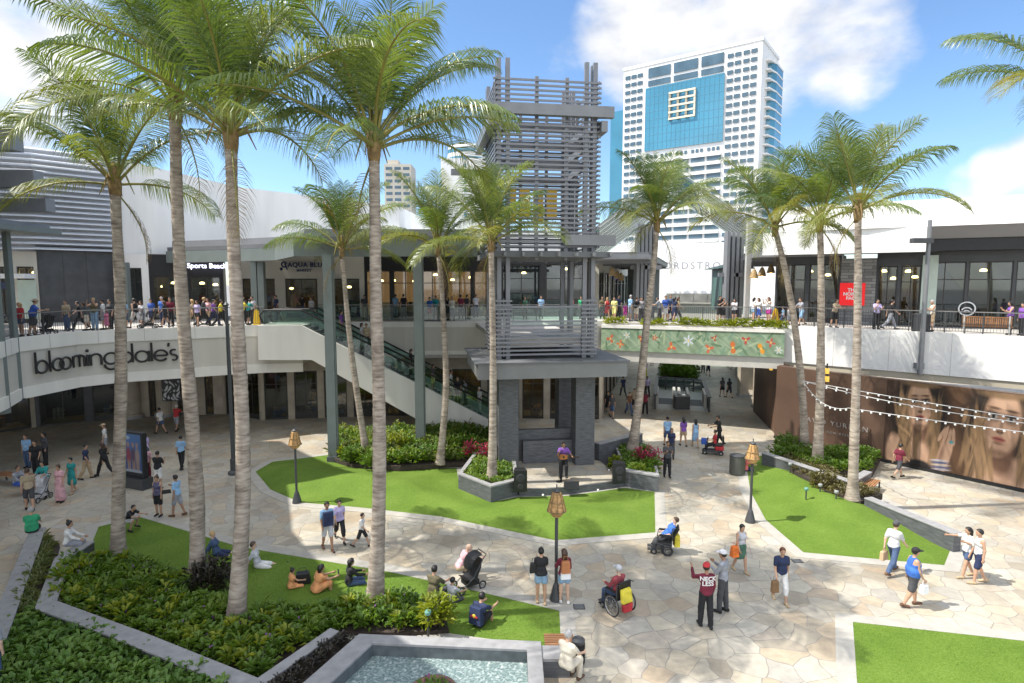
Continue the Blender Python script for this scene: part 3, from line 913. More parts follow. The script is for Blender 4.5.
# ================================================================ shop fronts
FRAME = M('bronze_frame', (.03, .028, .026), .45, .15, 2)
MERCH = [M('goods_%s' % n, c, .6, .3, 3) for n, c in (('warm', (.45, .22, .07)), ('tan', (.40, .32, .22)), ('blue', (.06, .13, .28)), ('pale', (.5, .48, .44)), ('dark', (.04, .04, .045)), ('gold', (.5, .33, .08)))]
def shop(name, label, cat, p, q, z0, z1, bays, wall, sill=.35, head=1.0, depth=3.0, lamps=3, seed=0, pier=.45, goods=True, mull=1, inner=None, warm=None):
    """front between two ground points (seen with p on the left): piers, lintel, framed panes, a room with goods behind"""
    r = random.Random(seed)
    p, q = Vector(p), Vector(q); L = (q - p).length
    o = thing(name, label, cat, (p.x, p.y, z0), math.atan2(q.y - p.y, q.x - p.x))
    w = MB()
    bw = L / bays
    w.box(0, L, 0, .35, z1 - z0 - head, z1 - z0)
    for i in range(bays + 1):
        x = i * bw
        w.box(max(0, x - pier / 2), min(L, x + pier / 2), .0, .35, 0, z1 - z0 - head - .002)
    w.build('wall', wall, o, local=True)
    rm = MB(); h = z1 - z0 - .1
    rm.box(.05, L - .05, depth, depth + .15, 0, h); rm.box(.05, .2, .36, depth - .003, 0, h); rm.box(L - .2, L - .05, .36, depth - .003, 0, h)
    rm.build('back_wall', inner or INNER, o, local=True)
    ht = z1 - z0 - head
    for i in range(bays):
        x0, x1 = i * bw + pier / 2 + .003, (i + 1) * bw - pier / 2 - .003
        fr = MB(); t = .07
        fr.box(x0, x0 + t, .08, .2, .004, ht - .004); fr.box(x1 - t, x1, .08, .2, .004, ht - .004)
        fr.box(x0 + t, x1 - t, .08, .2, .004, .004 + (sill if i % 2 else .12)); fr.box(x0 + t, x1 - t, .08, .2, ht - .1, ht - .004)
        for k in range(1, mull + 1):
            xm = x0 + (x1 - x0) * k / (mull + 1); fr.box(xm - .03, xm + .03, .09, .19, .125 + sill, ht - .1)
        fr.box(x0 + t, x1 - t, .10, .18, ht * .72, ht * .72 + .06)
        fo = fr.build('window_frame', FRAME, o, local=True)
        MB().box(x0 + t, x1 - t, .13, .142, .12, ht - .1).build('pane', GLASS, fo, local=True)
        if goods:
            for k in range(r.randint(1, 3)):
                gx = r.uniform(x0 + .3, max(x0 + .31, x1 - .9)); gw = r.uniform(.4, 1.2); gh = r.uniform(.6, 1.9); gy = r.uniform(.7, depth - .7)
                sh = MB()
                for s_ in range(3):
                    sh.box(gx, min(gx + gw, x1), gy, gy + .4, gh * s_ / 3 + .02, gh * s_ / 3 + .06)
                    for b_ in range(3):
                        bx = gx + gw * (b_ + .15) / 3; bh = gh / 3 * r.uniform(.45, .8)
                        if bx + gw * .2 < x1: sh.box(bx, bx + gw * .2, gy + .05, gy + .3, gh * s_ / 3 + .062, gh * s_ / 3 + .06 + bh, r.choice((0, 1)))
                sh.build('display', [r.choice(MERCH), r.choice(MERCH)], o, local=True)
    for i in range(lamps):
        x = L * (i + .5) / lamps + r.uniform(-.3, .3)
        lm = MB(); y = r.uniform(.9, depth - .6); z = ht - r.uniform(.35, .9)
        lm.lathe([(.02, .16), (.16, .12), (.2, 0), (.02, -.03)], 10, (x, y, z), 0)
        lm.tube([(x, y, z + .15), (x, y, z1 - z0 - .12)], .012, 5, 1)
        lm.build('ceiling_lamp', [warm or WARM, BLACK], o, local=True)
    return o
# ground floor under the left walkway
shop('clothing_shop', 'shadowed ground floor shop front at the far left under the lettered fascia', 'shop', (-36, 33), (-31.5, 39), 0, 4.4, 3, BEIGE, seed=1, lamps=3)
shop('clothing_shop', 'dark wide ground floor entrance under the lettered fascia', 'shop', (-31.5, 39), (-26.5, 42), 0, 4.4, 2, DARKTILE, seed=2, lamps=1, inner=BLACK)
shop('jewel_shop', 'ground floor shop with a tall beige pier and black and white poster', 'shop', (-26.5, 42), (-21, 43), 0, 4.4, 3, BEIGE, seed=3, pier=1.3, lamps=2)
shop('jewel_shop', 'ground floor shop with warm lit displays between two palm trunks', 'shop', (-21, 43), (-17.4, 41), 0, 4.4, 2, BEIGE, seed=4, lamps=4)
shop('fashion_shop', 'ground floor shop with grey framed windows below the escalator landing', 'shop', (-17.4, 41), (-9.5, 42.3), 0, 4.4, 4, BEIGE, seed=5, lamps=3, sill=.5)
shop('fashion_shop', 'ground floor shop with warm window behind the escalator', 'shop', (-9.5, 42.3), (.5, 42.6), 0, 4.4, 4, BEIGE, seed=6, lamps=5)
shop('fashion_shop', 'ground floor shop seen through the stage pillars with a lit doorway', 'shop', (.5, 41.5), (6.3, 41.2), 0, 4.4, 3, BEIGE, seed=7, lamps=4)
shop('fashion_shop', 'ground floor shops along the left side of the passage under the bridge', 'shop', (6.6, 42.5), (14.5, 75), 0, 4.4, 8, BEIGE, seed=8, lamps=8)
for (px, py) in ((133, 418), (165, 416)):
    p_ = G(px, py); p_.y -= 0
    c_ = thing('stone_column', 'round beige stone column under the lettered fascia' if px == 133 else 'second round beige column beside the black and white poster', 'column', (p_.x, p_.y, 0))
    MB().lathe([(.62, 0), (.62, .3), (.5, .36), (.5, 4.0), (.6, 4.1), (.6, 4.34)], 20).build('shaft', BEIGE, c_, local=True)
    MB().lathe([(.66, .0), (.68, .02), (.68, .2), (.64, .22)], 20).build('base', SLATE_T, c_, local=True)

# ---- upper floor shops
UZ = DZ + .004
so = shop('cafe_kiosk', 'small beige shop with a white awning and pale green panel at the far left upstairs', 'shop', (-34.9, 40.2), (-31.9, 40.6), UZ, 11.6, 2, CREAM, seed=11, lamps=2)
MB().box(.1, 2.9, -1.2, -.005, 3.0, 3.3).build('awning', WHITE, so, local=True)
MB().box(1.75, 2.9, -.06, -.003, .3, 2.9).build('panel', M('pale_green', (.5, .6, .52), .5, .05), so, local=True)
MB().box(.3, 1.5, -.1, -.003, 2.3, 2.75).build('sign_board', M('navy_sign', (.02, .035, .09), .5, .05), so, local=True)
o = thing('black_store_wall', 'big black tiled store wall below the silver louvres', 'wall', (-31.9, 40.6, UZ), math.atan2(2.9, 2.9))
MB().box(0, 4.75, 0, .4, 0, 5.2).build('wall', DARKTILE, o, local=True)
for k in range(3): MB().box(.1 + k * 1.33, 1.35 + k * 1.33, -.04, -.003, .2, 4.9).build('panel', DARKTILE, o, local=True)
so = shop('white_shop', 'narrow white shop front with a square black logo sign upstairs', 'shop', (-28.6, 44.0), (-26.6, 44.2), UZ, 11.6, 1, WHITE, seed=12, lamps=0, pier=1.0)
so = shop('sports_shop', 'black upstairs shop front with small lit sign and hanging lamps', 'shop', (-26.6, 44.2), (-22.0, 46), UZ, 11.6, 2, BLACK, seed=13, lamps=5, inner=BLACK, head=1.6)
text('lettering', 'Sports Beach', .5, M('lit_letters', (.8, .8, .9), .5, 0, emit=(.75, .78, 1), estr=2.5), AT(207, 266, 44.95), math.atan2(1.8, 4.6), so, .03)
so = shop('surf_shop', 'cream upstairs shop with dark blue sign letters and three dark doorways', 'shop', (-21.6, 47.4), (-11.7, 47.8), UZ, 12.2, 3, CREAM, seed=14, lamps=4, head=2.35, pier=.8)
SIGNB = M('sign_navy', (.012, .03, .12), .4, .05)
text('lettering', 'AQUA BLU', .50, SIGNB, AT(305, 265, 47.3), .04, so, .04, 1.12, .012)
text('lettering', 'MARKET', .28, SIGNB, AT(304, 270.5, 47.3), .04, so, .03, 1.1, .006)
e_ = MB(); c0 = AT(283.5, 266, 47.25)
e_.ring(c0 + Vector((.05, 0, .12)), (1, 0, 0), (0, 0, 1), .2, .06, 14, 20, 330); e_.ball(c0 + Vector((-.18, 0, -.22)), .13, 8); e_.tube([c0 + Vector((.1, 0, .2)), c0 + Vector((.28, 0, -.28))], .06, 6)
e_.build('emblem', SIGNB, so)
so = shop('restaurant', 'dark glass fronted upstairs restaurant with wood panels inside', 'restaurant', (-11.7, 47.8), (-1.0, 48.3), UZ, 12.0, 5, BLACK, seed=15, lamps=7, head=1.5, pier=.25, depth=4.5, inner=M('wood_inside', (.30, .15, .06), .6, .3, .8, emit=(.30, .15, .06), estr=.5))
MB().box(.3, 10.2, 2.6, 3.1, .01, 1.1).build('counter', M('counter', (.45, .42, .36), .5, .1), so, local=True)
so = shop('black_shop', 'black upstairs shop front behind the slatted tower', 'shop', (-1.0, 48.3), (6.0, 48.4), UZ, 12.0, 2, BLACK, seed=16, lamps=2, inner=BLACK)
so = shop('blue_sign_shop', 'upstairs shops with blue signs along the left walkway beyond the bridge', 'shop', (7.2, 50), (14.2, 74), UZ, 11.4, 7, CREAM, seed=17, lamps=6)
for k, (x, z) in enumerate(((2.2, 3.0), (5.4, 2.9))):
    MB().box(x, x + 1.6, -1.0, -.86, z, z + .6).build('sign_board', M('blue_sign', (.02, .10, .38), .5, .05), so, local=True)

# ---- big white volumes above the left and centre shops
o = thing('department_store', 'big white windowless store block rising behind the left shops', 'building', (-27, 47, 11.6))
wtop = [(-28.5, 45.0, 17.8), (-16, 49.5, 17.2), (-9, 49.5, 15.6), (-9, 49.5, 11.7)]
m = MB()
f_ = [(-28.7, 44.3), (-26.5, 45.0), (-21.5, 48.0), (-9.0, 48.7)]
zt = [18.6, 18.0, 17.0, 15.6]
v = []
for (x, y), z in zip(f_, zt): v += [(x, y, 11.62), (x, y, z), (x + 2, y + 30, 11.62), (x + 2, y + 30, z)]
f = []
for i in range(3):
    a = 4 * i; b = a + 4
    f += [(a, b, b + 1, a + 1), (a + 1, b + 1, b + 3, a + 3), (a + 2, a + 3, b + 3, b + 2), (a, a + 2, b + 2, b)]
f += [(0, 1, 3, 2), (12, 14, 15, 13)]
m.add(v, f); m.build('wall', WHITE, o)
MB().box(-17.0, -8.9, 48.35, 48.6, 12.3, 13.9).build('parapet', M('pale_grey_wall', (.6, .62, .6), .6, .04), o)
o = thing('rooftop_block', 'low white roof block behind the centre palms', 'building', (-8, 52, 12))
MB().box(-8.9, 6, 50, 70, 12.05, 13.6).build('wall', WHITE, o)
MB().box(-6, -1, 53, 60, 13.6, 15.2).build('plant_room', M('pale_grey_wall'), o)
# louvre screen
o = thing('louvre_screen', 'silver screen of long horizontal louvres above the black store wall', 'screen', (-34, 40, 11.7))
SILVER = M('silver_louvre', (.66, .68, .71), .4, .05, .8)
MB().sweep([(-40, 33.5), (-36.0, 39.3), (-32, 40.9), (-28.5, 44.2)], [(-.3, 11.6), (0, 11.6), (0, 18.4), (-.3, 18.4)]).build('backing', M('louvre_backing', (.42, .43, .45), .6, .1, .8), o)
for k in range(19):
    z = 11.72 + k * .36
    MB().sweep([(-39.6, 33.2), (-35.8, 38.9), (-31.7, 40.5), (-28.4, 43.8)], [(.02, z + .13), (.34, z), (.34, z + .05), (.02, z + .19)]).build('louvre', SILVER, o)

# ---- near-left building of the same mall (it throws the shade on the left of the plaza)
o = thing('mall_block', 'tall grey mall block on the left beside the plaza', 'building', (-24, 20, 0))
bl = [(-12.0, 9.2), (-17.2, 14.0), (-21.9, 20.6), (-23.8, 26.0), (-30, 26.2), (-40, 30), (-50, 20), (-30, -6)]
MB().prism(bl, DZ + .004, 16.2).build('wall', CREAM, o)
MB().prism([(p[0] * 1.0, p[1]) for p in [(-10.6, 9.6), (-15.9, 14.6), (-20.6, 21.2), (-22.7, 26.4), (-30, 26.6), (-40, 30.4), (-50, 20), (-30, -6)]], 16.25, 16.8).build('roof', ROOF_GREY, o)
MB().prism([(-23.6, 26.3), (-30.6, 34), (-42, 34), (-42, 30.4), (-30, 26.7)], 16.81, 23).build('shade_block', CREAM, o)  # added out of view, tall enough to carry shade across the left plaza
for i in range(3):
    a, b = Vector(bl[i]), Vector(bl[i + 1]); d = (b - a).normalized(); n_ = Vector((d.y, -d.x))
    k = int((b - a).length / 2.4)
    for j in range(k):
        c = a + d * (j + .6) * (b - a).length / k
        MB().beam((*(c - d * .8 + n_ * .02), 8.4), (*(c + d * .8 + n_ * .02), 8.4), .06, 2.6).build('window', GLASS, o)

# pergola of stepped dark beams at the left picture edge
o = thing('pergola', 'dark stepped pergola beams on a tall post at the left picture edge', 'pergola', (-23.2, 26.8, DZ))
PERG = M('pergola_grey', (.21, .215, .225), .5, .08, 1.2)
pb = AT(2, 335, 26.8); 
MB().box(-23.35, -22.9, 26.6, 27.0, 3.6, 12.6).build('post', GREEN_STEEL, o)
for (px, y0, y1, yd) in ((17, 128, 151, 27.2), (38, 171, 188, 28.4), (50, 199, 212, 29.6)):
    e0 = AT(px, y0, yd); e1 = AT(px, y1, yd)
    MB().box(e0.x - 6, e0.x, yd - .3, yd + .3, e1.z, e0.z).build('beam', PERG, o)
MB().box(-30, -22.6, 26.8, 30.5, 11.9, 12.15).build('roof', GREEN_STEEL, o)
for k in range(5): MB().box(-29 + k * 1.4, -28.85 + k * 1.4, 26.4, 30.6, 12.16, 12.4).build('rafter', PERG, o)

# ---- canopy along the upper walkway on tall columns
o = thing('walkway_canopy', 'long grey green flat canopy over the upper walkway behind the palms', 'canopy', (-16, 42, 11))
CFR = [(-24.8, 44.2), (-20.0, 42.6), (-15.6, 41.0), (-11.4, 33.2), (-1.6, 33.4)]
MB().sweep([(-24.8, 43.4), (-19.5, 41.2), (-15.2, 38.8), (-11.9, 33.0), (-1.9, 33.2)], [(-.4, 10.95), (0, 10.95), (0, 11.75), (-.4, 11.75)]).build('edge_beam', GREEN_STEEL, o)
m = MB(); m.prism([(-24.8, 43.6), (-19.5, 41.4), (-15.2, 39.1), (-11.9, 33.4), (-1.9, 33.6), (-1.5, 47.6), (-18, 47.6), (-24.3, 46.4)], 11.78, 12.05); m.build('roof', ROOF_GREY, o)
for k in range(9):
    x = -11 + k * 1.1
    MB().box(x, x + .14, 33.7, 47.4, 11.5, 11.77).build('rafter', GREEN_STEEL, o)
MB().sweep([(-24.6, 43.9), (-19.3, 41.8), (-14.9, 39.5), (-11.6, 33.9), (-2.0, 34.1)], [(-.15, 12.06), (0, 12.06), (0, 12.5), (-.15, 12.5)]).build('upstand', PERG, o)
for (px, py, w, nm, lab) in ((334, 462, .46, 'steel_column', 'tall grey green column left of the leaning palm under the canopy'), (421, 452, .46, 'steel_column', 'tall grey green column standing in the shrubs beside the escalator')):
    b = G(px, py)
    c_ = thing(nm, lab, 'column', (b.x, b.y, 0))
    MB().box(-w / 2, w / 2, -w / 2, w / 2, 0, 10.93).build('shaft', GREEN_STEEL, c_, local=True)
    MB().box(-w / 2 - .06, w / 2 + .06, -w / 2 - .06, w / 2 + .06, 0, .35).build('base', SLATE, c_, local=True)
    for s_ in (-1, 1): MB().box(s_ * w * .5 - (.05 if s_ < 0 else 0), s_ * w * .5 + (.05 if s_ > 0 else 0), -.08, .08, .36, 10.9).build('fin', GREEN_STEEL, c_, local=True)
for (px, lab) in ((128, 'green steel post beside the white logo shop upstairs'), (256, 'green steel post left of the doubled pair by the escalator landing'), (263, 'green steel post right of the doubled pair by the escalator landing')):
    b = AT(px, 312, 42.0 if px < 200 else 40.2)
    c_ = thing('steel_post', lab, 'post', (b.x, b.y, DZ))
    MB().box(-.2, .2, -.2, .2, .003, 4.12).build('shaft', GREEN_STEEL, c_, local=True)
    MB().box(-.3, .3, -.3, .3, .0, .06).build('base', DARK_STEEL, c_, local=True)
# tall slim lamp pole on the left plaza and corner post
b = G(234, 474)
c_ = thing('light_pole', 'slim dark light pole standing behind the third near palm trunk', 'pole', (b.x, b.y, 0))
MB().tube([(0, 0, 0), (0, 0, 8.4)], [.11, .08], 10).build('shaft', DARK_STEEL, c_, local=True)
MB().lathe([(.28, 0), (.28, .12), (.16, .2), (.16, .75), (.12, .8)], 14).build('base', DARK_STEEL, c_, local=True)
MB().lathe([(.1, 8.4), (.14, 8.45), (.02, 8.6)], 10).build('finial', DARK_STEEL, c_, local=True)
b = AT(16, 398, 28.8)
c_ = thing('steel_post', 'dark steel post at the corner of the lettered fascia', 'post', (-23.95, 28.75, 3.7))
MB().box(-.12, .12, -.12, .12, 0, 8.3).build('shaft', GREEN_STEEL, c_, local=True)
MB().box(-.18, .18, -.18, .18, 0, .2).build('base', DARK_STEEL, c_, local=True)

# ---- escalator
o = thing('escalator', 'long white sided escalator coming down from the left walkway to the plaza', 'escalator', (-14, 37.5, 0))
ey0, ey1 = 36.9, 40.0
def esc_line(x):  # walking line height
    if x < -13.4: return DZ
    if x > -1.0: return 0.0
    return DZ * (1 - (x + 13.4) / 12.4)
for yy in (ey0, ey1):
    m = MB()
    prof = [(-15.7, DZ + .1), (-13.0, DZ + .1), (-.6, .55), (-.6, 0.0), (-4.2, 0.0), (-12.4, 4.75), (-15.7, 4.75)]
    n = len(prof)
    v = [(x, yy, z) for x, z in prof] + [(x, yy + .3, z) for x, z in prof]
    m.add(v, [tuple(range(n)), tuple(range(2 * n - 1, n - 1, -1))] + [(i, n + i, n + (i + 1) % n, (i + 1) % n) for i in range(n)])
    m.build('side_panel', FASC, o)
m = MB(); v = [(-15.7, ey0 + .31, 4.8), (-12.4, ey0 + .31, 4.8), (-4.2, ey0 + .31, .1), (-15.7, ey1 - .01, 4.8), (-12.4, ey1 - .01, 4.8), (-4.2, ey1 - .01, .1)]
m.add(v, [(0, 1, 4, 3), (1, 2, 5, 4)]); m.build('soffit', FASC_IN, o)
STEP = M('escalator_step', (.10, .10, .105), .5, .2, 6, metal=.4)
for lane in (0, 1):
    y0 = ey0 + .45 + lane * 1.3
    for k in range(31):
        x = -13.2 + k * .4
        MB().box(x, x + .4, y0, y0 + 1.0, max(0, esc_line(x + .4)) + .0, esc_line(x + .4) + .22).build('step', STEP, o)
for yy in (ey0 + .15, ey0 + 1.6, ey1 + .15):
    m = MB(); prof = [(-15.4, DZ + .12), (-13.0, DZ + .12), (-.6, .5), (-.3, 1.2), (-.6, 1.5), (-13.0, DZ + 1.0), (-15.4, DZ + 1.0)]
    n = len(prof); v = [(x, yy - .01, z) for x, z in prof] + [(x, yy + .01, z) for x, z in prof]
    m.add(v, [tuple(range(n)), tuple(range(2 * n - 1, n - 1, -1))] + [(i, n + i, n + (i + 1) % n, (i + 1) % n) for i in range(n)])
    m.build('glass_side', RAILGLASS, o)
    MB().tube([(-15.4, yy, DZ + .2), (-15.6, yy, DZ + .7), (-15.3, yy, DZ + 1.03), (-13.0, yy, DZ + 1.03), (-.6, yy, 1.53), (-.15, yy, 1.25), (-.3, yy, .6)], .055, 8).build('handrail', BLACK, o)
for k in range(0): MB().tube([(-13.4 + k * 3.6, ey0 + .02, esc_line(-13.4 + k * 3.6) + .1), (-13.4 + k * 3.6 + 3.5, ey0 + .02, esc_line(-13.4 + k * 3.6 + 3.5) + .1)], .05, 6).build('trim', GREEN_STEEL, o)

# ---- railings
def railing(label, line, z, h=1.1, step=1.6, bal=.13, glass=False, mat=None, name='railing'):
    mat = mat or DARK_STEEL
    o = thing(name, label, 'railing', (line[0][0], line[0][1], z))
    P_ = [Vector((p[0], p[1])) for p in line]
    MB().sweep(line, [(-.03, z + h), (.03, z + h), (.03, z + h + .05), (-.03, z + h + .05)]).build('handrail', M('rail_top', (.25, .24, .23), .35, .1, metal=.6), o)
    inf = MB()
    for a, b in zip(P_, P_[1:]):
        L = (b - a).length; k = max(1, round(L / step)); d = (b - a).normalized()
        for i in range(k + 1):
            c = a + d * L * i / k
            MB().beam((*c, z), (*c, z + h - .002), .05, .05, up=(d.x, d.y, 0)).build('post', mat, o)
        if glass: inf.beam((*(a + d * .05), z + .55), (*(b - d * .05), z + .55), .014, .9)
        else:
            inf.beam((*a, z + .1), (*b, z + .1), .03, .03)
            for i in range(1, int(L / bal)):
                c = a + d * L * i / int(L / bal)
                inf.beam((*c, z + .116), (*c, z + h - .004), .016, .016, up=(d.x, d.y, 0))
    inf.build('glass_panel' if glass else 'balusters', RAILGLASS if glass else mat, o)
    return o
off = lambda line, d_: [tuple(x) for x in _offset(line, d_)]
def _offset(line, d_):
    L = [Vector(p) for p in line]; out = []
    for i in range(len(L)):
        a = (L[i] - L[max(i - 1, 0)]); b = (L[min(i + 1, len(L) - 1)] - L[i])
        d = (a.normalized() if a.length else b.normalized()) + (b.normalized() if b.length else a.normalized()); d.normalize()
        out.append(L[i] + Vector((d.y, -d.x)) * d_)
    return out
railing('dark baluster railing above the lettered fascia on the left walkway', off(EDGE[3:10], -.12), DZ + .08)
railing('glass railing at the escalator landing and behind the escalator', off([(-13.3, 41.0), (-1.5, 41.2), (6.5, 41.7)], -.12), DZ + .08, glass=True)
railing('dark railing along the bridge between the two walkways', off(BR_F, -.5), DZ + .0)
railing('dark baluster railing along the right walkway in front of the red sign', off(R_EDGE, -.12), DZ + .08)

# ---- bridge front with planted mural
o = thing('footbridge', 'pedestrian bridge with a green flower mural and plants along its edge', 'bridge', (11, 40, 4))
bl_, br_ = Vector((6.3, 41.5)), Vector((16.9, 37.05))
bd = (br_ - bl_).normalized(); bn = Vector((bd.y, -bd.x))
MB().beam((*(bl_ + bn * .1), 4.55), (*(br_ + bn * .1), 4.55), .5, .7).build('edge_beam', M('bridge_beam', (.5, .48, .43), .6, .06), o)
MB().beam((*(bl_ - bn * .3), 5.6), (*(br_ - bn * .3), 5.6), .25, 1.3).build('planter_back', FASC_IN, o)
MB().beam((*(bl_ + bn * .1), 6.55), (*(br_ + bn * .1), 6.55), .7, .2).build('planter_top', FASC, o)
def mural(u, v):
    c = np.zeros(u.shape + (3,)); c[:] = (.20, .27, .17)
    c += (.06 * np.sin(u * 90 + v * 6) * np.sin(v * 9 + u * 25))[..., None] * np.array((.8, 1, .7))
    x = u * 11.0; y = v * 1.35
    g0 = np.random.default_rng(9)
    for _ in range(60):
        lx, ly, la = g0.uniform(0, 11), g0.uniform(0, 1.35), g0.uniform(0, 3.1)
        dx, dy = x - lx, y - ly; a_ = dx * math.cos(la) + dy * math.sin(la); b_ = -dx * math.sin(la) + dy * math.cos(la)
        c[(a_ / .35) ** 2 + (b_ / .07) ** 2 < 1] = ((.10, .17, .09), (.30, .36, .22), (.15, .24, .16))[_ % 3]
    lines = np.abs(np.sin(x * 2.2 + y * 3)) < .06
    c[lines] = (.33, .40, .28)
    lines = np.abs(np.sin(x * 1.7 - y * 3.3)) < .05
    c[lines] = (.12, .2, .10)
    g_ = np.random.default_rng(4)
    def petal(cx, cy, r, col, k, ph):
        dx, dy = x - cx, y - cy; a = np.arctan2(dy, dx); rr = np.hypot(dx, dy)
        c[rr < r * (.55 + .45 * np.cos(k * a + ph))] = col
        c[rr < r * .18] = (.7, .45, .1)
    for cx, cy, r, col, k in ((.45, .7, .42, (.55, .12, .05), 3), (1.1, .4, .4, (.62, .16, .05), 4), (2.55, .75, .35, (.45, .10, .05), 2), (4.4, .35, .45, (.62, .13, .05), 3), (5.4, .75, .5, (.62, .66, .72), 6), (8.0, .45, .5, (.62, .16, .03), 2),
                              (8.9, .9, .4, (.45, .07, .05), 3), (9.55, .45, .45, (.75, .32, .02), 2), (6.6, .35, .42, (.6, .13, .05), 3), (7.2, .95, .3, (.4, .05, .05), 3), (3.4, .85, .3, (.5, .08, .05), 5), (10.2, .8, .4, (.5, .08, .05), 4), (1.7, .95, .35, (.6, .62, .6), 5), (10.7, .4, .35, (.6, .62, .62), 6)):
        petal(cx + g_.uniform(-.2, .2), cy, r * .68, tuple(q * .8 for q in col), k, g_.uniform(0, 6))
    return c
p0, p1 = bl_ + bn * .48, br_ + bn * .48
q0, q1 = bl_ + bn * .40, br_ + bn * .40
paint_panel('mural', [(*p0, 4.92), (*p1, 4.92), (*q1, 6.44), (*q0, 6.44)], 420, 48, mural, attrmat('mural_print', .6), o)
pl_line = [tuple(bl_ - bn * .16), tuple(br_ - bn * .16), tuple(br_ + bn * .36), tuple(bl_ + bn * .36)]
bed('bridge_plants', pl_line, 6.62, .17, .5, 16, .36, .06, LEAF_Y, 'yellow green plants growing in the trough along the bridge edge', 31, lambda x, y: hnoise(x * 3, y * 2) > .22)
# ================================================================ right hand stores
WL = [G(774, 438).xy, G(1024, 492.5).xy]
wd = (WL[1] - WL[0]).normalized(); W_END = WL[1] + wd * 9
o = thing('hoarding_wall', 'dark brown boarded ground floor wall with a jeweller name and photo of two women', 'wall', (WL[0].x, WL[0].y, 0))
wn_ = Vector((-wd.y, wd.x)) * -1 if Vector((-wd.y, wd.x)).y < 0 else Vector((-wd.y, wd.x))
wback = wn_
m = MB(); m.prism([tuple(WL[0]), tuple(W_END), tuple(W_END + wback * .4), tuple(WL[0] + wback * .4)], 0, 4.48); m.build('wall', BROWN, o)
pas0, pas1 = WL[0] + wback * .0, G(753, 411).xy
pd = (pas1 - pas0).normalized()
m = MB(); m.prism([tuple(pas0 + Vector((.003, .0)) + wback * .41), tuple(pas1), tuple(pas1 + Vector((.4, .05))), tuple(pas0 + wback * .41 + Vector((.6, .05)))], 0, 4.47); m.build('return_wall', BROWN, o)
m = MB(); m.prism([tuple(WL[0] - wback * .06), tuple(W_END - wback * .06), tuple(W_END - wback * .004), tuple(WL[0] - wback * .004)], .0, .16); m.build('skirting', BLACK, o)
nf = -wback
GREYL = M('grey_letters', (.27, .25, .23), .5, .05)
wang = math.atan2(wd.y, wd.x)
def wall_at(px, py):
    """point of the hoarding seen at this picture point"""
    d = ray(px, py); a = WL[0]
    t = ((a.x * wd.y - a.y * wd.x)) / (d.x * wd.y - d.y * wd.x)
    return Vector((d.x * t, d.y * t, CAMH + d.z * t)) + Vector((nf.x, nf.y, 0)) * .02
text('lettering', 'DAVID YURMAN', .40, GREYL, wall_at(833, 424), wang, o, .01, 1.35)
text('lettering', 'NOW OPEN', .17, GREYL, wall_at(838, 434), wang, o, .008, 1.5)
